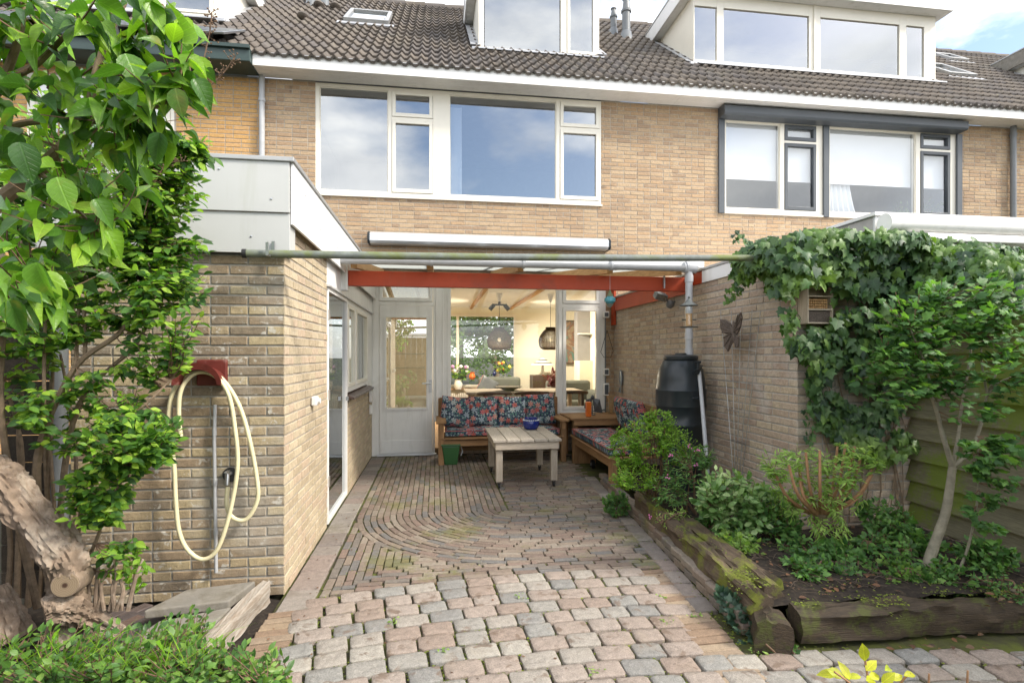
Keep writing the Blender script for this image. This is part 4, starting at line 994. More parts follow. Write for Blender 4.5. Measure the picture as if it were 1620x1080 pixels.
# header board over the door
MB().box(XW - .02, XW + .012, ys0 - .03, 8.12, 2.10, 2.565).build('header_board', m_white, ext, bevel=.003)
MB().box(XW - .02, XW + .035, ys0 - .03, 8.12, 2.085, 2.099).build('drip_rail', m_alu, ext)
def ring_yz(y0, y1, z0, z1, x0, x1, t): 
    return MB().box(x0, x1, y0, y0 + t, z0, z1).box(x0, x1, y1 - t, y1, z0, z1).box(x0, x1, y0 + t, y1 - t, z0, z0 + t).box(x0, x1, y0 + t, y1 - t, z1 - t, z1)
gd = ring_yz(ys0 + .002, ys1 - .004, .02, 2.083, XW - .04, XW + .012, .035).build('glass_door', m_white, ext, bevel=.003)
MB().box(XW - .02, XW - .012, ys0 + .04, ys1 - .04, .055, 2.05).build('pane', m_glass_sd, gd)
MB().box(XW + .013, XW + .04, ys1 - .12, ys1 - .10, 1.02, 1.06).build('handle', m_steel, gd)
for z in (.35, 1.1, 1.8): MB().box(XW + .013, XW + .024, ys0 + .006, ys0 + .026, z, z + .09).build('hinge', m_steel, gd)
# side window with cream blind panels, brown tile sill
wf = ring_yz(ys1 + .0, 7.60, 1.09, 2.083, XW - .05, XW + .008, .05).build('side_window', m_white, ext, bevel=.003)
y_ = [ys1 + .05, 6.45, 6.55, 7.55]
for a0, a1 in ((y_[0], y_[1]), (y_[2], y_[3])):
    ring_yz(a0 + .004, a1 - .004, 1.145, 2.03, XW - .03, XW + .016, .04).build('sash', m_cream, wf, bevel=.003); MB().box(XW - .012, XW - .006, a0 + .05, a1 - .05, 1.19, 1.98).build('pane', m_glass_c, wf)
    MB().box(XW - .1, XW - .09, a0 + .03, a1 - .03, 1.15, 2.02).build('inner_blind', m_cream, wf)
MB().box(XW - .05, XW + .008, y_[1], y_[2], 1.14, 2.03).build('mullion', m_white, wf)
MB().box(XW - .05, XW + .01, 7.602, 8.12, 1.0, 2.083).build('end_board', m_white, ext, bevel=.003)
m_sill = M_plain('brown_glazed_sill', (.10, .065, .055), .35, .2, 8, .1)
n = 9
for i in range(n):
    a0 = ys1 + .03 + i * (7.75 - ys1) / n
    MB().prism([(XW - .02, 1.075), (XW + .075, 1.04), (XW + .075, 1.015), (XW - .02, 1.05)], 'y', a0, a0 + (7.75 - ys1) / n - .006).build('sill_tile', m_sill, ext, bevel=.003)
# dark interior behind the glass door
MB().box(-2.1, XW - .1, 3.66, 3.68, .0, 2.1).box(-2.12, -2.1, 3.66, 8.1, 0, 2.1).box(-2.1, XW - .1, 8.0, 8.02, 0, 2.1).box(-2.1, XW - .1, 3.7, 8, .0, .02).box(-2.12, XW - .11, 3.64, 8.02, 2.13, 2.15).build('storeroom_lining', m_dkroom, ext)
# small things on the side wall
sk = thing('wall_socket', 'white outdoor socket on the sunlit side wall of the left extension', 'socket', (XW + .01, 4.2, 1.2))
p = PW(492, 634, XW); MB().box(XW + .008, XW + .05, p.y - .035, p.y + .035, p.z - .035, p.z + .035).build('box', m_white, sk, bevel=.008); MB().tube([(XW + .05, p.y, p.z), (XW + .07, p.y, p.z)], .02, 12).build('cap', m_white, sk)
sb = thing('meter_box', 'small white vertical box on the board between side window and back door', 'box', (XW, 7.9, 1.0)); p = PW(583, 620, XW)
MB().box(XW + .012, XW + .06, p.y - .06, p.y + .06, .83, 1.05).build('case', m_white, sb, bevel=.01); MB().box(XW + .012, XW + .05, p.y - .03, p.y + .03, .66, .79).build('lid', m_white, sb, bevel=.006)
pipe('drainpipe', 'dark grey drainpipe at the left end of the hose wall', [(-2.2, YW - .02, 2.1), (-2.2, YW - .02, .0)], .045, m_pvcd, [(-2.2, YW - .02, .5), (-2.2, YW - .02, 1.6)])

# ------------------------------------------------------------------ right extension with ivy wall
XR, YQ = 2.75, 3.81
rex = thing('brick_extension', 'brick extension at the right behind the ivy with white roof edge', 'extension', (XR, YQ, 0))
brick_wall(rex, (XR, 0, 0), (0, 1, 0), (-1, 0, 0), YQ - .0055, YH - .01, .0, 2.235, [], m_mortar_w, m_brick_r, 300, mo=.006, seed=41, name='wall')
brick_wall(rex, (0, YQ, 0), (1, 0, 0), (0, -1, 0), XR, 3.74, .0, 2.235, [], m_mortar_w, m_brick_r, 150, mo=.0005, seed=42)
MB().box(XR - .03, 3.28, YQ - .02, 8.1, 2.365, 2.39).build('roof_deck', m_zinc, rex, bevel=.003)
MB().box(XR - .02, XR + .0, YQ - .015, 5.28, 2.238, 2.363).build('fascia_panel', m_fascia, rex, bevel=.002)
MB().box(XR - .015, XR + .005, 5.284, 8.1, 2.238, 2.363).build('fascia_panel', m_red, rex, bevel=.003, label='red painted fascia board beneath the canopy')
MB().box(XR + .002, 3.76, YQ - .015, YQ + .005, 2.238, 2.363).build('fascia_panel', m_fascia, rex, bevel=.002)
rn = thing('flat_roof_extension', 'white edged flat roof of the neighbouring extension rising behind the ivy', 'extension', (3.3, 3.68, 0))
MB().box(3.30, 3.32, 3.70, 8.1, 2.30, 2.545).build('fascia_panel', m_zinc, rn, bevel=.003)
MB().box(3.30, 7.5, 3.68, 3.698, 2.25, 2.545).build('front_fascia', m_fascia, rn, bevel=.003)
MB().box(3.28, 7.5, 3.66, 8.12, 2.547, 2.575).build('roof_edge', m_fascia, rn, bevel=.004)
MB().box(3.32, 7.5, 3.70, 3.9, 2.24, 2.26).build('soffit', m_fascia, rn)
MB().box(3.78, 7.5, 3.90, 4.0, 0, 2.24).build('rear_wall', m_mortar_w, rn)
aw = thing('awning_cassette', 'round white awning cassette on the neighbouring fascia above the ivy', 'awning', (5, 3.6, 2.4))
pa_ = P(1412, 353, 3.58); zca = pa_.z
MB().tube([(pa_.x, 3.59, zca), (7.4, 3.59, zca)], .062, 20).build('cassette', m_white, aw, smooth=True)
MB().tube([(pa_.x - .06, 3.59, zca), (pa_.x - .002, 3.59, zca)], .072, 20).build('end_cap', m_white, aw, smooth=True)
MB().box(pa_.x + .1, 7.4, 3.54, 3.66, zca - .13, zca - .07).build('front_rail', m_white, aw, bevel=.01)
# ------------------------------------------------------------------ canopy over the back door
YC = 5.5
can = thing('patio_canopy', 'lean-to patio canopy with red front beam and translucent roof sheets', 'canopy', (-.9, YC, 2.17))
b0 = P(549, 440, YC); MB().box(-.86, 2.735, YC, YC + .065, 2.175, 2.325).build('beam', m_red, can, bevel=.004)
MB().box(-.935, -.862, YC - .01, YC + .08, 2.13, 2.40).build('bracket', m_fascia, can, bevel=.004)
for px in (560, 680, 822, 962, 1070):
    x = PX(px, 5.4); x = max(x, -.78)
    MB().bar((x, 5.33, 2.365), (x, 8.12, 2.70), .06, .085).build('rafter', m_rafter, can, bevel=.003)
xs_ = [-.93, -.1, .72, 1.54, 2.36, 2.735]
for a, b in zip(xs_, xs_[1:]): MB().add([(a + .002, 5.26, 2.415), (b - .002, 5.26, 2.415), (b - .002, 8.12, 2.758), (a + .002, 8.12, 2.758), (a + .002, 5.26, 2.425), (b - .002, 5.26, 2.425), (b - .002, 8.12, 2.768), (a + .002, 8.12, 2.768)], ((0, 3, 2, 1), (4, 5, 6, 7), (0, 1, 5, 4), (1, 2, 6, 5), (2, 3, 7, 6), (3, 0, 4, 7))).build('roof_sheet', m_polyc, can)
for a in xs_[1:-1]: MB().bar((a, 5.25, 2.432), (a, 8.1, 2.775), .05, .008).build('joint_strip', m_alu, can)
MB().box(-.93, 2.735, 5.235, 5.258, 2.385, 2.455).build('front_edge', m_fascia, can, bevel=.004)
MB().box(-.93, 2.74, 8.06, 8.135, 2.78, 2.83).build('wall_flashing', m_anth, can)
# half-round gutter
gz = 2.375; n = 10; V = []; F = []
for x in (-.935, 2.62):
    for k in range(n + 1):
        t = math.pi * (1 + k / n); V += [(x, 5.185 + .05 * math.cos(t), gz + .05 * math.sin(t) + .012), (x, 5.185 + .046 * math.cos(t), gz + .046 * math.sin(t) + .012)]
m_ = 2 * (n + 1)
for k in range(n):
    a = 2 * k; F += [(a, a + 2, a + 2 + m_, a + m_), (a + 1, a + 1 + m_, a + 3 + m_, a + 3)]
F += [(0, m_, m_ + 1, 1), (2 * n, 2 * n + 1, m_ + 2 * n + 1, m_ + 2 * n)] 
MB().add(V, F).build('gutter', m_pvc, can, smooth=True)
for px in (533, 683, 828, 966, 1085):
    x = PX(px, 5.2); MB().tube([(x - .012, 5.185, gz + .01), (x + .012, 5.185, gz + .01)], .056, 16).build('gutter_clip', m_pvc, can, smooth=True)
MB().box(-.94, -.93, 5.13, 5.24, gz - .05, gz + .02).build('gutter_end', m_pvc, can)
xd = PX(1090, 5.19)
dp = MB().tube([(xd, 5.19, gz + .01), (xd, 5.19, 1.47)], .036, 18).build('downpipe', m_pvc, can, smooth=True)
for z in (2.30, 1.72, 1.56): MB().tube([(xd, 5.19, z), (xd, 5.19, z - .07)], .042, 18).build('coupling', m_pvc, dp, smooth=True)
MB().tube([(xd - .06, 5.19, gz), (xd + .07, 5.19, gz)], .055, 16).build('gutter_outlet', m_pvc, can, smooth=True)
# red trims near the house
MB().box(2.70, 2.737, 8.0, 8.13, 1.95, 2.75).build('corner_post', m_red, can, bevel=.003)
MB().box(2.705, 2.728, 5.57, 7.98, 2.16, 2.32).build('side_board', m_red, can, bevel=.003)

pole = thing('metal_pole', 'long mossy grey metal pole laid across in front of the canopy', 'pole', (-1.14, 3.42, 2.11))
pA = P(389, 401, 3.40); pB = Vector((2.95, 3.95, 2.27))
MB().tube([pA.lerp(pB, i / 14) + Vector((0, 0, -.012 * math.sin(math.pi * i / 14))) for i in range(15)], .024, 16).build('tube', m_pole, pole, smooth=True)
MB().tube([pA - (pB - pA).normalized() * .02, pA + Vector((.004, 0, 0))], .027, 16).build('end_cap', m_rubber, pole, smooth=True)
hk = P(430, 390, 3.45)
hook = thing('pole_hook', 'small steel hook on the fascia holding the pole end', 'hook', hk)
MB().box(hk.x - .008, hk.x + .008, YW - .07, YW - .052, 2.09, 2.19).box(hk.x - .008, hk.x + .008, 3.36, YW - .07, 2.082, 2.092).box(hk.x - .008, hk.x + .008, 3.355, 3.366, 2.082, 2.16).build('strap', m_steel, hook)

# awning cassette on the facade
awn = thing('awning_cassette', 'long closed silver awning cassette mounted on the brick above the canopy', 'awning', (PX(582, 8.0), 8.0, 3.1))
ax0, ax1 = PX(585, 8.0), PX(962, 8.0); az = P(770, 381, 8.0).z
MB().prism([(YH - .012, az - .085), (YH - .16, az - .085), (YH - .2, az - .05), (YH - .2, az + .05), (YH - .15, az + .085), (YH - .012, az + .085)], 'x', ax0, ax1).build('cassette', m_alu, awn, bevel=.012)
for i in range(4): MB().box(ax0 + .002, ax1 - .002, YH - .205, YH - .2005, az - .045 + i * .026, az - .035 + i * .026).build('ridge', m_alu, awn)
for a in (ax0 - .03, ax1 + .001): MB().prism([(YH - .01, az - .09), (YH - .17, az - .09), (YH - .21, az - .05), (YH - .21, az + .06), (YH - .15, az + .09), (YH - .01, az + .09)], 'x', a, a + .03).build('end_cap', m_black, awn, bevel=.01)

# ------------------------------------------------------------------ furniture
def bx(name, x0, x1, y0, y1, z0, z1, mat, root, bev=.005, **k): return MB().box(x0, x1, y0, y1, z0, z1).build(name, mat, root, bevel=bev, **k)
be = thing('garden_bench', 'brown wooden bench with armrests below the living room window', 'bench', (.9, 7.7, 0))
BX0, BX1, BY0, BY1 = .03, 1.80, 7.36, 8.02
for x in (BX0, BX1 - .075): 
    bx('leg', x, x + .075, BY0 + .0, BY0 + .08, .0, .56, m_oakz, be); bx('leg', x, x + .075, BY1 - .1, BY1 - .02, .0, .86, m_oakz, be)
    bx('armrest', x - .03, x + .105, BY0 - .06, BY1 - .03, .562, .60, m_oaky, be, .01); bx('side_rail', x + .01, x + .065, BY0 + .082, BY1 - .102, .27, .34, m_oaky, be)
    bx('brace', x + .012, x + .06, BY0 - .03, BY0 - .002, .46, .56, m_oakz, be)
bx('front_rail', BX0 + .077, BX1 - .077, BY0 + .01, BY0 + .05, .25, .33, m_oak, be); 
for i in range(5): bx('seat_slat', BX0 + .04, BX1 - .04, BY0 - .02 + i * .115, BY0 + .085 + i * .115, .342, .366, m_oak, be)
for z in (.5, .64, .77): bx('back_slat', BX0 + .02, BX1 - .02, BY1 - .125, BY1 - .102, z, z + .1, m_oak, be)
bx('lower_rail', BX0 + .1, BX1 - .1, BY0 + .4, BY0 + .45, .12, .17, m_oak, be)

def cushion_mesh(w_, h_, t, seed=0, puff=.75, nseg=14, dents=True):
    rg = random.Random(seed); V = []; F = []; ph = rg.uniform(0, 6)
    for side in (1, -1):
        for j in range(nseg + 1):
            for i in range(nseg + 1):
                u = i / nseg * 2 - 1; v = j / nseg * 2 - 1
                e = max(0, (1 - u ** 4)) ** .5 * max(0, (1 - v ** 4)) ** .5
                z = side * (t / 2) * (1 - puff + puff * e if max(abs(u), abs(v)) < 1 else 1 - puff)
                z += side * .012 * math.sin(3 * u + ph) * math.cos(2.5 * v + ph) * e
                pull = 1 - .05 * (1 - abs(u * v)) * (abs(u) ** 6 + abs(v) ** 6) / 1.5
                V.append((u * w_ / 2 * pull, z, v * h_ / 2 * pull))
    n1 = (nseg + 1) ** 2
    for s in (0, 1):
        for j in range(nseg):
            for i in range(nseg):
                a = s * n1 + j * (nseg + 1) + i; q = (a, a + 1, a + nseg + 2, a + nseg + 1); F.append(q if s else q[::-1])
    rim = [i for i in range(nseg + 1)] + [(j + 1) * (nseg + 1) + nseg for j in range(nseg)] + [nseg * (nseg + 1) + nseg - 1 - i for i in range(nseg)] + [(nseg - 1 - j) * (nseg + 1) for j in range(nseg - 1)]
    for a, b in zip(rim, rim[1:] + rim[:1]): F.append((a, b, b + n1, a + n1))
    return V, F, rim
def cushion(name, label, M, w_, h_, t, mat, seed, cat='cushion', puff=.75, group=None):
    V, F, rim = cushion_mesh(w_, h_, t, seed, puff)
    root = thing(name, label, cat, tuple(M.translation), group)
    MB().add([M @ Vector(v) for v in V], F).build('cover', mat, root, smooth=True)
    pts = [M @ Vector((V[i][0] * 1.005, V[i][1] - abs(V[i][1]) * 0, V[i][2] * 1.005)) for i in rim]; pts = [p + (M.to_3x3() @ Vector((0, -t * (1 - puff) * .0, 0))) for p in pts]
    MB().tube(pts + [pts[0]], .006, 6, False).build('piping', m_piping, root, smooth=True)
    return root
def cM(px, py, y, lean=.18, roll=0, yaw=0):
    p = P(px, py, y); return Matrix.Translation(p) @ Euler((lean * -1, roll, yaw)).to_matrix().to_4x4()
cg = 'floral back cushions on the bench'
cushion('back_cushion', 'leftmost floral back cushion, tilted up at one corner beside the back door', cM(721, 651, 7.78, .22, .13, .05), .42, .42, .13, m_flow_xz, 1, group=cg)
cushion('back_cushion', 'floral back cushion second from the back door, upright', cM(765, 650, 7.82, .2, .0), .42, .42, .13, m_flow_xz, 2, group=cg)
cushion('back_cushion', 'floral back cushion with one big red rose, behind the blue pot', cM(810, 650, 7.80, .2, .01), .42, .42, .13, m_flow_xz, 3, group=cg)
cushion('back_cushion', 'floral back cushion at the bench end nearest the corner table', cM(855, 647, 7.79, .2, -.05), .43, .44, .13, m_flow_xz, 4, group=cg)
cushion('seat_cushion', 'long floral seat cushion lying along the wooden bench', Matrix.Translation((.915, 7.655, .42)) @ Matrix.Rotation(R(90), 4, 'X'), 1.58, .52, .1, m_flow_xy, 5, puff=.35)

b2 = thing('garden_bench', 'brown wooden bench along the right brick wall, half hidden by lime green shrub', 'bench', (2.3, 6.4, 0))
bx('leg', 1.86, 1.94, 7.2, 7.28, 0, .36, m_oakz, b2); bx('leg', 1.86, 1.94, 5.62, 5.7, 0, .36, m_oakz, b2); bx('leg', 2.6, 2.68, 7.2, 7.28, 0, .86, m_oakz, b2); bx('leg', 2.6, 2.68, 5.62, 5.7, 0, .86, m_oakz, b2)
bx('side_panel', 1.942, 2.18, 7.21, 7.26, .0, .36, m_oakz, b2)
bx('front_rail', 1.868, 1.908, 5.702, 7.198, .27, .35, m_oaky, b2)
for i in range(5): bx('seat_slat', 1.84 + i * .13, 1.955 + i * .13, 5.6, 7.3, .362, .385, m_oaky, b2)
for z in (.5, .64, .77): bx('back_slat', 2.6, 2.622, 5.72, 7.18, z, z + .1, m_oaky, b2)
cushion('seat_cushion', 'floral seat cushion on the bench along the right wall', Matrix.Translation((2.12, 6.44, .44)) @ Matrix.Rotation(R(90), 4, 'Z') @ Matrix.Rotation(R(90), 4, 'X'), 1.6, .54, .1, m_flow_xy, 6, puff=.35)
for i, (y, l) in enumerate(((6.95, 'floral back cushion against the right brick wall nearest the house'), (6.45, 'floral back cushion against the right brick wall behind the lime green shrub'))):
    cushion('back_cushion', l, Matrix.Translation((2.49, y, .70)) @ Matrix.Rotation(R(-90), 4, 'Z') @ Euler((.22, 0, 0)).to_matrix().to_4x4(), .46, .44, .13, m_flow_yz, 7 + i, group='floral cushions on the right bench')
# caster wheel under it
cs = thing('trolley_wheel', 'small black wheel lying beneath the right bench', 'wheel', (2.05, 6.9, .05))
MB().tube([(2.02, 6.9, .055), (2.06, 6.9, .055)], .055, 18).build('tyre', m_rubber, cs); MB().tube([(2.01, 6.9, .055), (2.07, 6.9, .055)], .02, 10).build('hub', m_steel, cs)

ct = thing('corner_table', 'brown wooden corner table between the two benches', 'table', (2.25, 7.75, 0))
for i in range(5): bx('tabletop_plank', 1.86, 2.70, 7.33 + i * .146, 7.47 + i * .146, .575, .605, m_oak, ct)
bx('apron', 1.9, 2.68, 7.345, 7.375, .50, .573, m_oak, ct); bx('leg', 1.9, 1.97, 7.38, 7.45, 0, .573, m_oakz, ct); bx('leg', 2.61, 2.68, 7.38, 7.45, 0, .573, m_oakz, ct); bx('leg', 1.9, 1.97, 7.95, 8.02, 0, .573, m_oakz, ct)

tb = thing('coffee_table', 'weathered grey plank coffee table on four small casters', 'table', (1.0, 6.5, 0))
TX0, TX1, TY0, TY1, TZ = .62, 1.40, 5.93, 6.97, .55
pw = (TX1 - TX0) / 5
for i in range(5): bx('tabletop_plank', TX0 + i * pw + .004, TX0 + (i + 1) * pw - .004, TY0, TY1, TZ - .028, TZ + (.002 if i % 2 else 0), m_teak, tb, .004)
bx('apron', TX0 + .03, TX1 - .03, TY0 + .02, TY0 + .045, TZ - .115, TZ - .03, m_teakx, tb); bx('apron', TX0 + .03, TX1 - .03, TY1 - .05, TY1 - .025, TZ - .115, TZ - .03, m_teakx, tb)
for x in (TX0 + .03, TX1 - .055): bx('apron', x, x + .025, TY0 + .047, TY1 - .052, TZ - .115, TZ - .03, m_teak, tb)
for x in (TX0 + .04, TX1 - .115):
    for y in (TY0 + .05, TY1 - .14):
        l = bx('leg', x, x + .075, y, y + .075, .075, TZ - .03, m_teakz, tb)
        mb = MB(); mb.tube([(x + .028, y + .037, .028), (x + .048, y + .037, .028)], .027, 16); mb.box(x + .022, x + .0265, y + .02, y + .054, .03, .073).box(x + .0495, x + .054, y + .02, y + .054, .03, .073).box(x + .015, x + .06, y + .015, y + .06, .068, .074); mb.build('caster', m_rubber, l)
pt_ = thing('flower_pot', 'glossy cobalt blue bowl with scalloped white rim on the grey coffee table', 'pot', (1.05, 6.72, TZ + .002))
pc = Vector((P(840, 560, 6.72).x, 6.72, TZ + .003)); MB().lathe([(.055, 0), (.085, .012), (.108, .06), (.105, .10), (.088, .13), (.095, .145), (.088, .145), (.08, .13), (.095, .09), (.06, .02)], pc, 28).build('bowl', m_blue, pt_, smooth=True)
mb = MB()
for k in range(22):
    t = k / 22 * 2 * math.pi; mb.ball(pc + Vector((.0965 * math.cos(t), .0965 * math.sin(t), .119)), (.011, .011, .008), 8, 6)
mb.build('scalloped_rim', m_blueflor, pt_, smooth=True)
bn = thing('waste_bin', 'dark green plastic bin on the paving below the bench', 'bin', (.22, 7.38, 0))
mb = MB(); bxc = P(713, 0, 7.45).x
mb.add([(bxc - .085, 7.36, 0), (bxc + .085, 7.36, 0), (bxc + .085, 7.54, 0), (bxc - .085, 7.54, 0), (bxc - .12, 7.32, .26), (bxc + .12, 7.32, .26), (bxc + .12, 7.58, .26), (bxc - .12, 7.58, .26)], ((0, 3, 2, 1), (4, 5, 6, 7), (0, 1, 5, 4), (1, 2, 6, 5), (2, 3, 7, 6), (3, 0, 4, 7)))
mb.build('tub', m_bin, bn, bevel=.012); bx('rim', bxc - .13, bxc + .13, 7.31, 7.59, .262, .28, m_bin, bn, .006); MB().tube([(bxc + .135, 7.42, .25), (bxc + .16, 7.4, .17), (bxc + .135, 7.38, .12)], .005, 6).build('handle', m_steel, bn, smooth=True)
# objects on the corner table
oc = thing('candle', 'square orange candle on the corner table', 'candle', (2.1, 7.6, .607)); o_ = P(931, 651, 7.5)
bx('wax', o_.x - .035, o_.x + .035, 7.47, 7.54, .607, .82, m_orange, oc, .006); MB().tube([(o_.x, 7.505, .818), (o_.x, 7.505, .845)], .003, 6).build('wick', m_rubber, oc)
lo = thing('leaf_sculpture', 'dark metal leaf shaped sculpture behind the orange candle', 'sculpture', (2.15, 7.75, .607)); lp = P(937, 640, 7.72)
mb = MB()
for s, tip in ((-1, (-.13, -.02)), (1, (.15, -.1))):
    c = Vector((lp.x, 7.72, lp.z + .1)); v = [(c.x, c.y, c.z), (c.x + s * .10, c.y - .03, c.z - .02), (c.x + tip[0], c.y - .02, c.z + tip[1] - .12), (c.x + s * .03, c.y - .01, c.z - .2), (c.x + s * .06, c.y - .05, c.z - .1)]
    mb.add(v, [(0, 1, 4), (1, 2, 4), (2, 3, 4), (3, 0, 4)])
mb.ball((lp.x, 7.71, lp.z + .11), (.03, .03, .035), 10, 8); mb.tube([(lp.x, 7.73, .607), (lp.x, 7.72, lp.z)], .01, 8); mb.tube([(lp.x, 7.72, .607), (lp.x, 7.72, .62)], .05, 14)
o_ = mb.build('blades', m_anth, lo, fix=False); so2 = o_.modifiers.new('thick', 'SOLIDIFY'); so2.thickness = .012
vs_ = thing('glass_vase', 'clear glass vase with dried stalks in the corner by the wall', 'vase', (2.5, 7.8, .607)); vp = P(967, 655, 7.8)
MB().lathe([(.04, 0), (.045, .01), (.04, .24), (.046, .25), (.04, .245), (.034, .02)], (vp.x, 7.8, .607), 20).build('glass', m_glass_c, vs_, smooth=True)
mb = MB(); rg = random.Random(4)
for k in range(14): a = rg.uniform(0, 6.28); mb.tube([(vp.x + .015 * math.cos(a), 7.8 + .015 * math.sin(a), .62), (vp.x + .06 * math.cos(a), 7.8 + .06 * math.sin(a), .86 + rg.uniform(0, .1))], .0025, 4)
mb.build('stalks', m_rafter, vs_)

# ------------------------------------------------------------------ rain barrel and wall things
bc = Vector((2.46, 5.2, 0)); rb = thing('rain_barrel', 'black plastic rain barrel under the grey downpipe', 'barrel', bc)
MB().lathe([(.19, .40), (.21, .42), (.232, .62), (.235, .78), (.242, .79), (.242, .81), (.235, .82), (.24, .97), (.248, .98), (.248, 1.13), (.252, 1.14), (.24, 1.16), (.233, 1.25), (.215, 1.35), (.175, 1.43), (.16, 1.44)], bc, 40).build('body', m_black, rb, smooth=True)
MB().lathe([(.168, 1.442), (.172, 1.45), (.172, 1.475), (.15, 1.49), (.06, 1.495), (.055, 1.51), (.02, 1.512)], bc, 32).build('lid', m_black, rb, smooth=True)
MB().lathe([(.19, 0), (.21, .01), (.2, .37), (.215, .398)], bc, 32).build('stand', m_black, rb, smooth=True)
MB().box(bc.x - .0, bc.x + .12, bc.y - .262, bc.y - .2, 1.055, 1.085).build('grip', m_black, rb, bevel=.01)
MB().tube([(bc.x + .05, bc.y - .235, 1.33), (bc.x + .05, bc.y - .25, 1.325)], .03, 16).build('plug', m_black, rb, smooth=True)
tp = PD(1104, 580, 5.3)
tap = thing('barrel_tap', 'small black valve with wheel on the barrel shoulder', 'tap', tp)
MB().tube([(bc.x + .2, bc.y - .06, 1.38), tp + Vector((0, 0, -.01))], .013, 8).tube([tp + Vector((0, 0, -.05)), tp + Vector((0, 0, .04))], .014, 10).build('body', m_black, tap); MB().tube([tp + Vector((-.03, 0, .045)), tp + Vector((.03, 0, .045))], .012, 8).build('knob', m_black, tap)
hp = [PD(1106, 588, 5.3), PD(1110, 630, 5.2), PD(1115, 690, 5.0), PD(1119, 745, 4.9), PD(1119, 775, 4.85)]
pipe('overflow_pipe', 'thin grey overflow pipe leaning beside the black barrel', smooth_path(hp, 4), .019, m_pvc, cat='pipe')

bf = thing('bird_feeder', 'clear tube bird feeder with metal cone roof hanging before the downpipe', 'bird feeder', PD(1090, 520, 5.0))
f0 = PD(1090, 518, 5.0); m_feed = M_plain('feeder_metal', (.12, .13, .12), .45, .2, 10, .05, metal=.4)
MB().lathe([(.082, 0), (.085, .006), (.03, .012)], f0, 26).build('tray', m_feed, bf, smooth=True)
MB().lathe([(.036, .012), (.038, .06), (.032, .1), (.038, .14), (.037, .2)], f0, 22).build('tube', m_glass_c, bf, smooth=True)
MB().lathe([(.030, .014), (.031, .06), (.027, .1), (.031, .13)], f0, 18).build('seed', m_rafter, bf, smooth=True)
MB().lathe([(.085, .2), (.084, .206), (.045, .225), (.018, .255), (.008, .27), (.012, .28), (.004, .29)], f0, 26).build('roof', m_feed, bf, smooth=True)
for z in (.07, .075): MB().tube([f0 + Vector((-.07, 0, z)), f0 + Vector((.07, 0, z))], .003, 6).build('perch', m_feed, bf)
MB().tube([f0 + Vector((0, 0, .285)), Vector((f0.x, f0.y, 2.40))], .0015, 5).build('wire', m_steel, bf)

fl_ = thing('floodlight', 'old grey floodlight on a bracket under the red board', 'lamp', PW(1062, 470, 2.70)); fp = PW(1060, 470, 2.66)
MB().box(-.07, .07, -.05, .05, -.03, .05, Matrix.Translation(fp + Vector((-.12, 0, .0))) @ Euler((.5, .25, .1)).to_matrix().to_4x4()).build('housing', m_pvcd, fl_, bevel=.01)
MB().box(-.06, .06, -.056, -.051, -.024, .044, Matrix.Translation(fp + Vector((-.12, 0, .0))) @ Euler((.5, .25, .1)).to_matrix().to_4x4()).build('lens', m_glass_sd, fl_)
MB().tube([fp + Vector((-.08, .03, 0)), fp + Vector((.0, .03, -.05)), Vector((2.735, fp.y + .03, fp.z - .05))], .012, 8).build('arm', m_pvcd, fl_); MB().ball(fp + Vector((.0, .0, -.08)), (.05, .05, .05), 14, 8).build('sensor', m_pvcd, fl_, smooth=True)
br = PW(1050, 440, 2.5); MB().box(br.x - .1, br.x - .085, 5.47, 5.498, 2.2, 2.33).build('hanger', m_steel, fl_)

la = thing('hanging_lantern', 'small turquoise glass lantern hanging under the red beam', 'lantern', PD(965, 485, 5.6)); l0 = PD(965, 486, 5.6)
m_tq = M_plain('turquoise_glass', (.08, .30, .36), .15, .5, 60, .1)
MB().lathe([(.01, 0), (.03, .02), (.035, .035)], l0, 16).build('base', m_pole, la, smooth=True); MB().lathe([(.034, .036), (.058, .06), (.058, .09), (.036, .112)], l0, 20).build('glass', m_tq, la, smooth=True)
MB().lathe([(.04, .113), (.03, .13), (.012, .16), (.006, .18)], l0, 16).build('cap', m_pole, la, smooth=True); MB().tube([l0 + Vector((0, 0, .18)), Vector((l0.x, l0.y, 2.34))], .0015, 5).build('wire', m_steel, la)

# conduit with two switch boxes at the corner
cd = thing('cable_conduit', 'grey cable conduit with switch boxes beside the narrow window', 'conduit', (PX(958, 8.1), 8.1, .6)); cx_ = PX(958, 8.1)
MB().tube(smooth_path([(cx_, 8.11, 2.1), (cx_, 8.11, .72), (cx_ - .02, 8.10, .64), (cx_ - .2, 8.09, .62)], 4), .011, 8).build('tube', m_pvcd, cd, smooth=True)
for z0, z1, mt in ((1.17, 1.28, m_white), (.86, 1.05, m_white), (2.06, 2.16, m_white)): 
    b = bx('switch_box', cx_ - .045, cx_ + .045, 8.05, 8.098, z0, z1, mt, cd, .008); bx('switch_lid', cx_ - .03, cx_ + .03, 8.04, 8.049, z0 + .02, z1 - .02, m_anth, b, .004)
wh = thing('wire_hanger', 'dangling black wire loop on the conduit near the corner', 'wire', (cx_, 8.06, 1.6)); z0 = P(958, 565, 8.06).z
MB().tube([(cx_ + .01, 8.06, z0 + .42), (cx_ - .09, 8.06, z0 + .08), (cx_ - .04, 8.06, z0), (cx_ + .07, 8.06, z0), (cx_ + .11, 8.06, z0 + .1), (cx_ + .01, 8.06, z0 + .42)], .004, 6).build('loop', m_rubber, wh)
wo_ = thing('wall_ornament', 'small iridescent glass fish ornament on the right wall near the bench', 'ornament', PW(982, 600, 2.73)); wp = PW(982, 598, 2.72)
m_ir = M_plain('iridescent_glass', (.25, .30, .36), .2, .6, 40, .2, metal=.3)
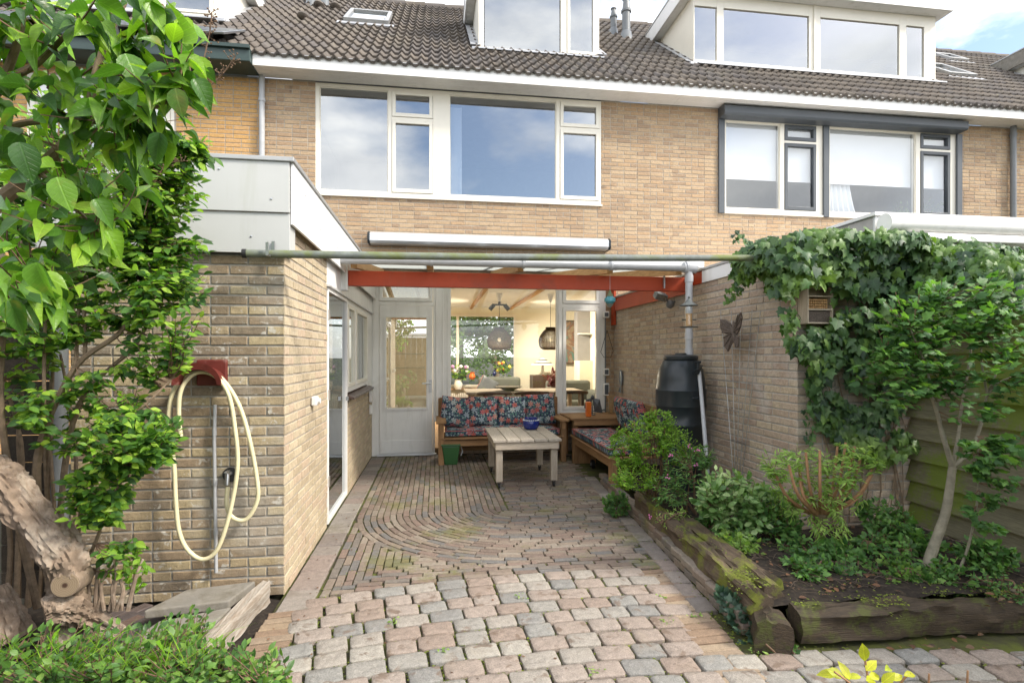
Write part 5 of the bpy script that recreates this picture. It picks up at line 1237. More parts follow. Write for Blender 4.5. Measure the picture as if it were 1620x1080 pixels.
MB().ball(wp, (.015, .07, .13), 12, 8).build('body', m_ir, wo_, smooth=True); MB().add([wp + Vector((0, 0, -.1)), wp + Vector((-.01, .09, -.2)), wp + Vector((-.01, -.05, -.22)), wp + Vector((.01, .02, -.12))], [(0, 1, 3), (0, 3, 2), (1, 2, 3), (0, 2, 1)]).build('tail', m_ir, wo_)

# wire trellis and woven butterfly on the right wall
tr = thing('wire_trellis', 'fan shaped steel wire trellis fixed to the right brick wall', 'trellis', PW(1165, 750, 2.7))
xt = 2.715
for (t_, b_2) in (((1140, 492), (1160, 752)), ((1157, 492), (1163, 752)), ((1172, 491), (1166, 752)), ((1190, 490), (1170, 752)), ((1203, 492), (1174, 752))):
    MB().tube([PW(*t_, xt), PW(*b_2, xt)], .0035, 6).build('upright_wire', m_steel, tr)
for f_2 in (.22, .42, .6, .78):
    a = PW(1140 + 20 * f_2, 492 + 260 * f_2, xt - .006); b = PW(1203 - 29 * f_2, 492 + 260 * f_2 + 6, xt - .006); MB().tube([a, b], .003, 6).build('cross_wire', m_steel, tr)
bt = thing('butterfly_decoration', 'woven grey butterfly decoration on the right brick wall', 'butterfly', PW(1168, 550, 2.68)); bp = PW(1168, 525, 2.66)
m_wick = M_plain('dark_wicker', (.13, .10, .08), .85, .6, 90, 1.0, bscale=160, dirt=((.3, .26, .22), 60, .55, .7))
def wing(pts, tilt):
    mb = MB(); V = []; c = bp + Vector((-.03, 0, 0)); n = len(pts)
    for s in (0, .012):
        for (dy, dz) in pts: V.append(c + Vector((-.015 - abs(dy) * tilt * .5 + s, -dy * 1.45, dz)))
    F = [tuple(range(n)), tuple(range(n, 2 * n))[::-1]] + [(i, i + n, (i + 1) % n + n, (i + 1) % n) for i in range(n)]
    mb.add(V, F)
    for (dy, dz) in pts[1:]: mb.tube([c + Vector((-.02, 0, 0)), c + Vector((-.018 - abs(dy) * tilt * .5, -dy * 1.45, dz))], .005, 5)
    return mb
S_ = .0058
for nm, pts, tl in (('upper_wing', [(0, 0), (-4, 12), (-12, 25), (-19, 27), (-21, 20), (-17, 6), (-8, -4)], .5), ('upper_wing', [(0, 0), (6, 14), (14, 20), (22, 21), (23, 10), (19, 0), (8, -4)], .35),
                    ('lower_wing', [(0, -2), (-8, -4), (-13, -10), (-12, -22), (-6, -24), (0, -12)], .5), ('lower_wing', [(0, -2), (9, -4), (17, -8), (16, -22), (10, -30), (3, -16)], .3)):
    wing([(-a * S_ * 1.0, b * S_) for a, b in pts], tl).build(nm, m_wick, bt)
MB().ball(bp + Vector((-.045, 0, 0)), (.016, .018, .10), 10, 8).build('body', m_wick, bt, smooth=True)
ih = thing('insect_hotel', 'small wooden insect hotel with bamboo and wire mesh in the ivy', 'insect hotel', P(1290, 512, 3.7))
a, b = P(1272, 512, 3.72), P(1312, 455, 3.72)
MB().box(a.x, b.x, 3.78, 3.79, a.z, b.z).box(a.x, a.x + .01, 3.68, 3.78, a.z, b.z).box(b.x - .01, b.x, 3.68, 3.78, a.z, b.z).box(a.x + .01, b.x - .01, 3.68, 3.78, a.z, a.z + .01).box(a.x + .01, b.x - .01, 3.68, 3.78, b.z - .01, b.z).box(a.x + .01, b.x - .01, 3.68, 3.78, a.z + .1, a.z + .11).box(a.x + .01, b.x - .01, 3.68, 3.78, a.z + .2, a.z + .208).build('box', m_palew, ih)
mb = MB(); rg = random.Random(8)
for i in range(9):
    for j in range(4): x = a.x + .02 + i * .018; z = a.z + .12 + j * .019; mb.tube([(x, 3.69, z), (x, 3.77, z)], .008, 8)
mb.build('bamboo', m_rafter, ih)
MB().box(a.x + .012, b.x - .012, 3.70, 3.74, a.z + .012, a.z + .095).build('pine_cones', m_wick, ih)

# ------------------------------------------------------------------ hose wall, left
rh = thing('hose_holder', 'faded red plastic hose holder on the brick wall', 'hose holder', P(323, 600, 3.5)); h0 = P(325, 603, 3.54)
bx('back_plate', P(313, 0, 3.53).x, P(361, 0, 3.53).x, 3.505, 3.532, P(0, 612, 3.53).z + .0, P(0, 569, 3.53).z, m_redpl, rh, .008)
n = 16; V = []; F = []; rr = .105; hc = P(318, 608, 3.45)
for y in (3.39, 3.53):
    for k in range(n + 1): t = math.pi * k / n; V += [(hc.x + rr * 1.18 * math.cos(t), y, hc.z + rr * math.sin(t) - .0), (hc.x + rr * 1.05 * math.cos(t), y, hc.z + rr * .86 * math.sin(t))]
m_ = 2 * (n + 1)
for k in range(n): a = 2 * k; F += [(a, a + 2, a + 2 + m_, a + m_), (a + 1, a + 1 + m_, a + 3 + m_, a + 3), (a, a + 1, a + 3, a + 2)]
F += [(0, m_, m_ + 1, 1), (2 * n, 2 * n + 1, m_ + 2 * n + 1, m_ + 2 * n)]
MB().add(V, F).build('cradle', m_redpl, rh)
mb = MB()
for k in range(n): a, b = math.pi * k / n, math.pi * (k + 1) / n; mb.add([(hc.x + rr * 1.3 * math.cos(a), 3.385, hc.z + rr * 1.25 * math.sin(a) - .0), (hc.x + rr * 1.3 * math.cos(b), 3.385, hc.z + rr * 1.25 * math.sin(b)), (hc.x + rr * 1.05 * math.cos(b), 3.39, hc.z + rr * .86 * math.sin(b)), (hc.x + rr * 1.05 * math.cos(a), 3.39, hc.z + rr * .86 * math.sin(a))], [(0, 1, 2, 3)])
mb.build('front_lip', m_redpl, rh, fix=False)
hs = thing('garden_hose', 'cream garden hose looped over the red holder and down to the tap', 'hose', P(340, 880, 3.45))
def HP(l, y=3.44): return smooth_path([P(a, b, y + (c if len(t) > 2 else 0)) for t in l for a, b, c in [(*t, 0)[:3]]], 5)
MB().tube(HP([(286, 690), (283, 660), (285, 622), (298, 598, .01), (318, 588, .01), (342, 596), (362, 625), (372, 680), (376, 735), (367, 795), (352, 850), (338, 876), (318, 884), (296, 868), (283, 838), (278, 790), (276, 745), (273, 715)]), .0125, 10).build('outer_loop', m_hose, hs, smooth=True)
MB().tube(HP([(266, 700, .03), (266, 665, .03), (272, 625, .03), (288, 600, .03), (318, 585, .03), (350, 598, .03), (378, 640, .03), (396, 700, .02), (408, 770, .02), (404, 800, .02), (388, 822, .02), (368, 818, .02), (359, 800, .03), (360, 770, .04)]), .0125, 10).build('inner_loop', m_hose, hs, smooth=True)
nzp = P(270, 705, 3.44); MB().tube([P(267, 690, 3.46), P(272, 716, 3.45)], .02, 12).build('coupling', m_green, hs, smooth=True); MB().tube([P(272, 708, 3.45), P(274, 717, 3.45)], .022, 12).build('coupling_ring', m_redpl, hs, smooth=True)
tpp = P(362, 752, 3.5); tw = thing('wall_tap', 'chrome outdoor tap on the brick wall beside the grey pipe', 'tap', tpp)
MB().tube([(tpp.x, 3.53, tpp.z), (tpp.x, 3.522, tpp.z)], .045, 20).build('rosette', m_rubber, tw, smooth=True)
MB().tube([(tpp.x, 3.52, tpp.z + .01), (tpp.x, 3.475, tpp.z + .01), (tpp.x - .0, 3.47, tpp.z - .05)], .013, 10).build('spout', m_steel, tw, smooth=True); MB().box(tpp.x - .008, tpp.x + .008, 3.44, 3.50, tpp.z + .025, tpp.z + .035).build('lever', m_steel, tw, bevel=.003)
MB().tube([(tpp.x, 3.475, tpp.z + .01), (tpp.x, 3.475, tpp.z + .03)], .01, 10).build('spindle', m_steel, tw, smooth=True)
pp_ = [P(340, 640, 3.505), P(339, 700, 3.505), P(342, 905, 3.505)]
pipe('water_pipe', 'thin grey water pipe with clips running down the hose wall', pp_, .0105, m_pvc, [P(339.3, 683, 3.505), P(340.3, 762, 3.505), P(341.4, 840, 3.505)], cat='pipe')
def rough_log(root, a, b, w_, h_, mat, seed, name='sleeper', label=None, am=1.0):
    a = Vector(a); b = Vector(b); d = (b - a); ln = d.length; d.normalize(); s = d.cross(Vector((0, 0, 1))).normalized(); V = []; F = []; n = 60; prof = [(-.5, -.5), (-.5, -.25), (-.5, 0), (-.5, .2), (-.48, .38), (-.38, .47), (-.25, .5), (-.1, .5), (.05, .5), (.2, .5), (.35, .48), (.47, .38), (.5, .2), (.5, -.1), (.5, -.5)]; m = len(prof)
    for i in range(n + 1):
        p = a + d * ln * i / n
        for (x, z) in prof: 
            q = mn.noise(Vector((p.x * 5 + x * 3, p.y * 5, z * 3 + seed))) * .022 + mn.noise(Vector((p.x * 17, p.y * 17 + x * 4, z * 9 + seed))) * .012
            fz = (abs(mn.noise(Vector(((x + z) * 9 + seed, (p - a).length * 2.2, seed + x * 3)))) - .22) * .045; q += fz * (abs(x) > .45); q2 = fz * (z > .4) + mn.noise(Vector((p.x * 9 + 7, p.y * 9, z * 5 + x * 5 + seed))) * .014; V.append(p + s * (x * w_ + q * am) + Vector((0, 0, z * h_ + q2 * am)))
    for i in range(n):
        for k in range(m): F.append((i * m + k, i * m + (k + 1) % m, (i + 1) * m + (k + 1) % m, (i + 1) * m + k))
    F += [tuple(range(m))[::-1], tuple(n * m + k for k in range(m))]
    return MB().add(V, F).build(name, mat, root, smooth=True, label=label)
# step slab and timber edge
sl1 = thing('stone_slab', 'grey concrete slab on the ground beneath the hose', 'slab', (-1.4, 3.3, 0))
mb = MB().prism([(-1.09, 3.48), (-1.45, 3.41), (-1.56, 3.16), (-1.15, 3.22)], 'z', .07, .12); mb.build('block', m_concrete, sl1, bevel=.008)
sl2 = thing('stone_slab', 'second smaller concrete slab in front, tucked beneath the leaves', 'slab', (-1.3, 3.0, 0))
MB().prism([(-1.13, 3.20), (-1.45, 3.08), (-1.52, 2.72), (-1.17, 2.74)], 'z', .04, .095).build('block', m_concrete, sl2, bevel=.008)
tbm = thing('timber_edge', 'peeling whitewashed timber beam on edge beside the slab', 'timber', (-1.05, 3.1, 0))
rough_log(tbm, (-1.03, 3.47, .055), (-1.12, 2.78, .045), .062, .13, m_beamw, 5, name='beam', am=.3)

# ------------------------------------------------------------------ planter of sleepers, right
def soilz(x, y): return .165 + nz_(x, y, 4, .03) + nz_(x, y, 15, .015) + max(0, x - 3) * .02
V = []; F = []; ny, nx = 60, 40
for j in range(ny + 1):
    y = 2.66 + (6.2 - 2.66) * j / ny; xa = edge_x(y) + .09; xb = 3.76 if y < 3.86 else 2.76
    for i in range(nx + 1): x = xa + (xb - xa) * i / nx; V.append((x, y, soilz(x, y)))
for j in range(ny):
    for i in range(nx): a = j * (nx + 1) + i; F.append((a, a + 1, a + nx + 2, a + nx + 1))
me = bpy.data.meshes.new('planter_soil'); me.from_pydata(V, [], F); me.materials.append(m_soil); me.polygons.foreach_set('use_smooth', [True] * len(F)); o = bpy.data.objects.new('planter_soil', me); COL.objects.link(o); o['kind'] = 'structure'
pl = thing('sleeper_planter', 'raised bed edge of dark mossy railway sleepers on brick footing', 'planter', (1.8, 2.6, 0))
rough_log(pl, (edge_x(4.7) + .06, 4.75, .175), (edge_x(2.6) + .10, 2.66, .15), .11, .13, m_sleeper, 1)
rough_log(pl, (edge_x(3.6) + .21, 3.95, .20), (edge_x(2.7) + .21, 2.74, .19), .13, .085, m_sleeper, 7, label='upper sleeper with bare brown top')
rough_log(pl, (1.86, 2.60, .095), (3.7, 2.56, .075), .12, .15, m_sleeperx, 3)
rough_log(pl, (edge_x(2.6) + .06, 2.50, .075), (edge_x(2.6) + .13, 2.66, .075), .17, .16, m_sleeperx, 13, name='end_block')
pcs = []; y = 2.68
while y < 5.9:
    for k, z in enumerate((.025, .082)):
        x = edge_x(y) - .012 + (.0 if k else 0)
        Mx = Matrix(((0, 0, -1, x), (1, 0, 0, y + .1 + k * .05), (0, -1, 0, z), (0, 0, 0, 1)))
        pcs.append((Mx @ Matrix.Rotation(rng.uniform(-.03, .03), 4, 'Z'), .19, .05))
    y += .2
lay(pcs, 'footing_brick', m_clink, pl, 100, near, H=.08, ch=.006, wob=.003, seed=12)
# fence at the right
fe = thing('board_fence', 'green weathered fence of wide overlapping horizontal boards at the right', 'fence', (3.75, 3, 0))
for i in range(11):
    z = .02 + i * .165
    MB().add([(3.675, -1.5, z), (3.695, -1.5, z), (3.745, -1.5, z + .175), (3.730, -1.5, z + .175), (3.675, 3.80, z), (3.695, 3.80, z), (3.745, 3.80, z + .175), (3.730, 3.80, z + .175)], ((0, 1, 2, 3), (7, 6, 5, 4), (0, 4, 5, 1), (1, 5, 6, 2), (2, 6, 7, 3), (3, 7, 4, 0))).build('board', m_fence, fe)
for y in (-1.3, .4, 2.05, 3.72): MB().box(3.75, 3.82, y, y + .07, 0, 1.9).build('post', m_fence, fe, bevel=.004)
fl2_ = thing('board_fence', 'dark old board fence behind the shrubs at the left', 'fence', (-2.5, 2.5, 0))
for i in range(11):
    z = .02 + i * .165
    MB().add([(-2.62, -1.5, z), (-2.64, -1.5, z), (-2.665, -1.5, z + .175), (-2.65, -1.5, z + .175), (-2.62, 3.62, z), (-2.64, 3.62, z), (-2.665, 3.62, z + .175), (-2.65, 3.62, z + .175)], ((3, 2, 1, 0), (4, 5, 6, 7), (1, 5, 4, 0), (2, 6, 5, 1), (3, 7, 6, 2), (0, 4, 7, 3))).build('board', m_fencel, fl2_)
    MB().box(-2.6, -2.26, 3.66 , 3.69, z, z + .158).build('board', m_fencel, fl2_)
for y in (-1.3, .4, 2.05, 3.6): MB().box(-2.72, -2.67, y, y + .07, 0, 1.9).build('post', m_fencel, fl2_)

# ------------------------------------------------------------------ living room behind the glass
RX0, RX1, RY0, RY1, RZ0, RZ1 = -1.1, 3.55, YH + .12, 13.0, .08, 2.63
MB().box(RX0 - .1, RX1 + .1, RY0, RY1 + .1, -.02, RZ0).build('living_room_floor', m_floorw, own)
MB().box(RX0 - .1, RX0, RY0, RY1, RZ0, RZ1).build('living_room_wall', m_roomw, own); MB().box(RX1, RX1 + .1, RY0, RY1, RZ0, RZ1).build('living_room_wall', m_roomw, own)
w0, w1 = PX(700, RY1), PX(816, RY1); wz0, wz1 = P(0, 606, RY1).z, P(0, 497, RY1).z
wz0 = P(765, 612, RY1).z; wz1 = P(765, 497, RY1).z
mb = MB()
for a, b, p, q in cut_rects(RX0, RX1, RZ0, RZ1, [(w0, w1, wz0, wz1)]): mb.box(a, b, RY1, RY1 + .12, p, q)
mb.build('living_room_wall', m_roomw, own)
wm_ = PX(724, RY1)
f = frame_mesh(w0, w1, wz0, wz1, RY1 - .02, RY1 + .06, [(w0 + .05, wm_ - .03, wz0 + .06, wz1 - .06), (wm_ + .03, w1 - .05, wz0 + .06, wz1 - .06)]).build('front_window', m_cream, own, bevel=.004)
MB().box(w0 + .05, w1 - .05, RY1 + .01, RY1 + .016, wz0 + .05, wz1 - .05).build('pane', m_glass_c, f)
MB().box(w0 - .2, w1 + .0, RY1 - .28, RY1 - .022, wz0 - .05, wz0 - .01).build('window_ledge', m_floorw, own, bevel=.005)
nb_ = 10
for i in range(nb_):
    a = RX0 + (RX1 - RX0) * i / nb_; MB().box(a + .002, a + (RX1 - RX0) / nb_ - .002, RY0, RY1, RZ1, RZ1 + .02).build('ceiling_board', m_ceil, own)
for px in (765, 850, 660): a = P(px, 470, 9.5).x; MB().box(a - .03, a + .03, RY0, RY1, RZ1 - .05, RZ1 - .001).build('ceiling_batten', m_rafter, own)
MB().box(RX0, RX1, RY0, RY1, RZ1 + .03, 2.85).build('floor_slab', m_dkroom, own)
# radiator
rd = thing('radiator', 'white radiator below the far living room window', 'radiator', (0, 12.9, .1)); a, b = PX(712, 12.8), PX(748, 12.8)
for i in range(12): x = a + (b - a) * i / 12; MB().box(x, x + (b - a) / 12 - .015, 12.72, 12.8, .2, wz0 - .12).build('fin', m_white, rd, bevel=.01)
# pendants
def pendant(px, label, Y=10.0, lit=True):
    c = P(px, 553, Y); g = 'woven pendant lamps over the dining table'
    t = thing('pendant_lamp', label, 'pendant lamp', (c.x, Y, c.z), g); h = P(px, 518, Y).z - c.z; r = .225
    prof = [(r * .62, 0), (r * .9, h * .12), (r, h * .38), (r * .92, h * .58), (r * .62, h * .82), (r * .42, h * .92), (r * .42, h)]
    mb = MB(); n = 26
    rings = smooth_path([(a_, 0, z_) for a_, z_ in prof], 4)
    for q in smooth_path([(a_, 0, z_) for a_, z_ in prof], 7): mb.tube([(c.x + q.x * math.cos(k / 20 * 6.2832), Y + q.x * math.sin(k / 20 * 6.2832), c.z + q.z) for k in range(21)], .0042, 4, False)
    for k in range(44): a_ = k / 44 * 6.2832; mb.tube([(c.x + q.x * math.cos(a_), Y + q.x * math.sin(a_), c.z + q.z) for q in rings], .0045, 4, False)
    mb.build('lamp_shade', m_rattan, t, fix=False)
    MB().tube([(c.x, Y, c.z + h), (c.x, Y, RZ1 - .1)], .004, 6).build('cord', m_rubber, t); MB().lathe([(.02, RZ1 - .15), (.06, RZ1 - .03), (.06, RZ1 - .003)], (c.x, Y, 0), 20).build('ceiling_rose', m_white, t, smooth=True)
    MB().ball((c.x, Y, c.z + h * .45), .035, 14, 10).build('bulb', M_emit('bulb_glow', (1, .78, .45), 1.2), t, smooth=True)
    l = bpy.data.lights.new('bulb_light', 'POINT'); l.energy = 9; l.color = (1, .87, .68); l.shadow_soft_size = .05; lo_ = bpy.data.objects.new('bulb_light', l); COL.objects.link(lo_); attach(lo_, t); lo_.matrix_basis = Matrix.Translation((c.x, Y, c.z - .03))
    return t
pendant(790, 'woven rattan pendant lamp in front of the far window'); pendant(871, 'woven rattan pendant lamp half cut by the window frame, above the table lamp')
# ceiling spot
sp_ = thing('ceiling_spot', 'black twin ceiling spots beside the first pendant', 'spotlight', P(790, 486, 11.5)); c = P(790, 486, 11.6)
for s in (-1, 1): 
    M = Matrix.Translation((c.x + s * .16, 11.6, RZ1 - .12)) @ Euler((0, -s * .7, 0)).to_matrix().to_4x4(); mb = MB(); mb.tube([M @ Vector((0, 0, -.07)), M @ Vector((0, 0, .07))], .045, 14); mb.build('spot', m_rubber, sp_, smooth=True)
    l = bpy.data.lights.new('spot_light', 'SPOT'); l.energy = 230; l.spot_size = R(150); l.spot_blend = 1; l.color = (1, .88, .70); l.shadow_soft_size = .04; q_ = bpy.data.objects.new('spot_light', l); COL.objects.link(q_); attach(q_, sp_); q_.matrix_basis = Matrix.Translation((c.x + s * .2, 11.5, RZ1 - .24)) @ Euler((0, -s * .8, 0)).to_matrix().to_4x4()
MB().box(c.x - .14, c.x + .14, 11.57, 11.63, RZ1 - .08, RZ1 - .05).tube([(c.x, 11.6, RZ1 - .06), (c.x, 11.6, RZ1 - .003)], .03, 10).build('bar', m_rubber, sp_)
# dining table and chairs
dt = thing('dining_table', 'pale dining table behind the garden window', 'table', (1.2, 9.8, RZ0)); a, b = PX(737, 9.5), PX(925, 9.5)
bx('tabletop', a, b, 9.3, 10.3, .80, .84, m_teakx, dt)
for x in (a + .08, b - .14):
    for y in (9.36, 10.16): bx('leg', x, x + .07, y, y + .07, RZ0, .798, m_teakz, dt)
def chair(px, Y, label):
    x = PX(px, Y); t = thing('dining_chair', label, 'chair', (x, Y, RZ0), 'dark dining chairs round the dining table')
    bx('seat', x - .24, x + .24, Y, Y + .45, .50, .54, m_dkwood, t, .01)
    for dx in (-.2, .16):
        for dy in (.02, .38): bx('leg', x + dx, x + dx + .04, Y + dy, Y + dy + .04, RZ0, .498, m_dkwood, t, .004)
    mb = MB(); mb.tube(smooth_path([(x - .27, Y + .12, .84), (x - .24, Y - .0, .86), (x, Y - .06, .87), (x + .24, Y, .86), (x + .27, Y + .12, .84)], 4), .028, 8); mb.build('back_rail', m_dkwood, t, smooth=True)
    for dx in (-.2, .16): bx('back_post', x + dx, x + dx + .04, Y - .03, Y + .01, .541, .84, m_dkwood, t, .004)
chair(783, 8.75, 'dark dining chair with curved rail, left of the two nearest the window'); chair(843, 8.75, 'dark dining chair with curved rail, right of the two nearest the window'); chair(905, 8.8, 'dark dining chair seen through the narrow window')
bo = thing('fruit_bowl', 'grey bowl on the dining table', 'bowl', (1, 9.7, .84)); MB().lathe([(.08, 0), (.1, .01), (.24, .07), (.25, .075), (.1, .02)], (PX(805, 9.7), 9.7, .842), 28).build('bowl', m_concrete, bo, smooth=True)
# sofas
def sofa(px0, px1, Y, label, h=.98):
    a, b = PX(px0, Y), PX(px1, Y); t = thing('sofa', label, 'sofa', ((a + b) / 2, Y, RZ0))
    bx('back', a, b, Y, Y + .2, RZ0 + .1, h, m_sofa, t, .06); bx('seat', a + .1, b - .1, Y - .6, Y - .002, RZ0 + .1, .5, m_sofa, t, .05)
    bx('armrest', a - .1, a + .098, Y - .62, Y + .1, RZ0 + .1, .72, m_sofa, t, .05); bx('armrest', b - .098, b + .1, Y - .62, Y + .1, RZ0 + .1, .72, m_sofa, t, .05)
    return t
sofa(757, 824, 12.2, 'grey green sofa below the far window'); sofa(865, 935, 11.6, 'second grey sofa seen behind the narrow window', .92)
cushp = P(764, 603, 12.0); cushion('sofa_cushion', 'dark cushion leaning on the left sofa end', Matrix.Translation((cushp.x + .1, 11.95, .78)) @ Euler((-.3, .5, 0)).to_matrix().to_4x4(), .4, .4, .14, m_anth, 9)
# side cabinet and table lamp
sc = thing('side_cabinet', 'low dark wooden cabinet beside the second sofa', 'cabinet', (PX(862, 12.4), 12.4, RZ0)); a = PX(842, 12.4); b = PX(884, 12.4)
bx('body', a, b, 12.3, 12.75, RZ0, P(0, 598, 12.4).z, m_dkwood, sc); bx('door', a + .03, (a + b) / 2 - .01, 12.28, 12.298, RZ0 + .1, .7, m_floorw, sc); bx('door', (a + b) / 2 + .01, b - .03, 12.28, 12.298, RZ0 + .1, .7, m_floorw, sc)
tl = thing('table_lamp', 'table lamp with striped grey cone shade on the dark cabinet', 'table lamp', (PX(859, 12.4), 12.45, .95)); lx = PX(860, 12.4); zt0 = P(860, 598, 12.4).z; z1_ = P(860, 577, 12.4).z; z2_ = P(860, 566, 12.4).z
MB().lathe([(.09, zt0), (.05, zt0 + .04), (.025, z1_)], (lx, 12.5, 0), 16).build('foot', m_cream, tl, smooth=True)
for i in range(5):
    r0 = .29 * (1 - i / 5.5); r1 = .29 * (1 - (i + 1) / 5.5); MB().lathe([(r0, z1_ + (z2_ - z1_) * i / 5), (r1, z1_ + (z2_ - z1_) * (i + .98) / 5)], (lx, 12.5, 0), 24).build('shade_ring', m_sofa if i % 2 else m_cream, tl)
# painting and tall cabinet seen through the narrow window
pn = thing('painting', 'colourful abstract painting on the right room wall', 'painting', (3.4, 10.5, 1.5))
m_art, nt_, out_ = newmat('abstract_painting'); v_ = pos(nt_); c_ = ramp(nt_, noise(nt_, v_, 3.2, 5, .6, 1.2), [(.3, (.04, .12, .13)), (.42, (.12, .25, .22)), (.5, (.25, .12, .08)), (.58, (.35, .3, .2)), (.7, (.08, .16, .25))]); princ(nt_, out_, c_, .7)
y0, y1 = 10.2, 11.7; X_ = 2.95
pa0 = P(895, 0, 11.4); 
a, b = PX(895, 12.9), PX(914, 12.9); z0_, z1_ = P(905, 574, 12.9).z, P(905, 508, 12.9).z
bx('canvas', a, b, 12.93, 12.97, z0_, z1_, m_art, pn); mb = ring_mesh(a - .02, b + .02, z0_ - .02, z1_ + .02, 12.92, 12.98, .02); mb.build('frame', m_dkwood, pn)
tc_ = thing('tall_cabinet', 'cream tall cabinet with open dark upper shelf', 'cabinet', (3.2, 12, RZ0)); a, b = PX(917, 12), PX(950, 12)
bx('body', a, b, 12.0, 12.5, RZ0, P(0, 572, 12).z, m_roomw, tc_); bx('upper_case', a, b, 12.2, 12.5, P(0, 572, 12).z, 2.5, m_dkroom, tc_); bx('shelf', a, b, 12.0, 12.198, P(0, 524, 12).z, P(0, 524, 12).z + .03, m_white, tc_)
# flowers on the ledge
def bouquet(px, py, Y, label, mats, s=.2, seed=1, vase=m_white):
    c = P(px, py, Y); t = thing('flower_vase', label, 'flowers', tuple(c)); rg = random.Random(seed)
    MB().lathe([(s * .25, -s * .9), (s * .4, -s * .5), (s * .28, -s * .1), (s * .33, 0)], c, 16).build('vase', vase, t, smooth=True)
    lv = twigs([c], [((c.x, c.y, c.z + s * .6), (s, s * .6, s * .7), 1)], 26, 6, s * .35, rg, m_twig, t, max_len=s * 1.6); leaves_build(lv, 'oval', m_laurel, t, 0)
    for i, mt in enumerate(mats):
        mb = MB()
        for k in range(5): p = c + Vector((rg.uniform(-s, s) * .8, rg.uniform(-s, s) * .4, s * rg.uniform(.3, 1.25))); mb.ball(p, s * .17, 8, 6)
        mb.build('blossom', mt, t, smooth=True)
m_bl1 = M_plain('orange_petals', (.7, .15, .05), .6); m_bl2 = M_plain('yellow_petals', (.75, .6, .1), .6); m_bl3 = M_plain('mauve_petals', (.45, .25, .45), .6)
bouquet(725, 600, 12.7, 'mauve and white flowers in a white vase on the ledge', [m_bl3, m_white], .26, 1); bouquet(796, 590, 12.3, 'yellow and orange flowers in a glass vase before the far window', [m_bl1, m_bl2], .2, 2, m_glass_c)
ov = thing('orange_jug', 'small orange jug on the window ledge', 'jug', P(747, 598, 12.6)); MB().lathe([(.05, 0), (.08, .06), (.05, .14), (.06, .17)], P(747, 600, 12.6), 16).build('jug', m_orange, ov, smooth=True)
bl = thing('blue_vase', 'tiny cobalt blue vase on the sofa back ledge', 'vase', P(782, 592, 12.7)); MB().lathe([(.03, 0), (.05, .05), (.02, .11), (.03, .13)], P(782, 594, 12.7), 16).build('vase', m_blue, bl, smooth=True)
ro = thing('houseplant', 'reddish potted plant beside the second sofa', 'plant', P(873, 600, 11.2)); rgp = random.Random(6); c = P(873, 612, 11.2)
MB().lathe([(.08, -.3), (.12, 0)], c, 14).build('pot', m_concrete, ro, smooth=True); lv = twigs([c], [((c.x, c.y, c.z + .18), (.16, .12, .2), 1)], 30, 5, .09, rgp, m_twig, ro, max_len=.3); m_redleaf = M_leaf('reddish_leaf', [(.12, .03, .04), (.2, .06, .07)], .2); leaves_build(lv, 'oval', m_redleaf, ro, 0)
# ------------------------------------------------------------------ plants
def D(px, py, z): return PD(px, py, z)
r1 = random.Random(101)
# big-leaved lilac reaching in from the left, close to the viewer
li = thing('lilac_tree', 'large leaved lilac with heart shaped leaves overhanging from the upper left', 'tree', D(-120, 900, 1.6))
sk = []
for i, (pts, a, b) in enumerate([
    ([(-140, 900, 1.9), (-110, 600, 1.75), (-40, 370, 1.6), (60, 270, 1.55), (140, 192, 1.5)], .035, .013),
    ([(140, 192, 1.5), (147, 140, 1.5), (165, 70, 1.5), (198, 0, 1.5), (215, -60, 1.5)], .012, .006),
    ([(140, 192, 1.5), (180, 190, 1.45), (215, 183, 1.4), (290, 150, 1.35)], .009, .003),
    ([(165, 70, 1.5), (215, 45, 1.45), (257, 8, 1.4)], .008, .003),
    ([(-110, 600, 1.75), (-60, 250, 1.5), (0, 140, 1.45), (60, 100, 1.4), (118, 40, 1.35)], .02, .004),
    ([(-60, 250, 1.5), (20, 200, 1.5), (90, 190, 1.5), (140, 180, 1.5)], .012, .006),
    ([(0, 140, 1.45), (30, 60, 1.4), (40, -20, 1.4)], .012, .005),
    ([(-40, 370, 1.6), (20, 420, 1.5), (70, 470, 1.4)], .012, .004),
    ([(60, 270, 1.55), (120, 330, 1.5), (150, 360, 1.45)], .008, .003)]):
    _, q = limb(li, 'trunk' if i == 0 else 'branch', [D(*p) for p in pts], a, b, m_bark, 8); sk += q
def PB(px, py, z, rx, ry, rz, w_): return (D(px, py, z), (rx * z / FPX, ry, rz * z / FPX), w_)
lv = twigs(sk, [PB(90, 60, 1.45, 110, .25, 80, 4), PB(230, 60, 1.4, 70, .2, 75, 2.2), PB(60, 200, 1.45, 110, .25, 90, 3.5), PB(225, 170, 1.4, 70, .2, 60, 2.2), PB(150, 270, 1.45, 85, .2, 60, 2), PB(40, 330, 1.4, 80, .2, 70, 2.5), PB(110, 400, 1.45, 60, .15, 50, 1.2), PB(50, 440, 1.3, 60, .12, 60, 1.3), PB(300, 110, 1.35, 40, .12, 50, .7)],
           150, 5, .070, r1, m_twig, li, up=.5, twig_r=.0022, max_len=.24, spread=.9, droop=.6, leaf_frac=.8)
for px, py, z, dx, s in ((318, 150, 1.3, .5, .075), (250, 235, 1.25, -.1, .075), (205, 110, 1.3, .3, .09), (240, 20, 1.3, .4, .085), (60, 440, 1.2, .1, .085), (20, 500, 1.2, .3, .08), (95, 305, 1.2, .2, .08), (35, 250, 1.25, .2, .09), (160, 340, 1.25, .5, .07), (180, 390, 1.3, .6, .07), (280, 165, 1.3, .1, .07)):
    lv.append((D(px - dx * 20, py - 25, z), Vector((dx, .1, -.8)), Vector((.1 + r1.uniform(-.3, .3), -.8, .6)), s))
leaves_build(lv, 'heart', m_lilac, li, 300)

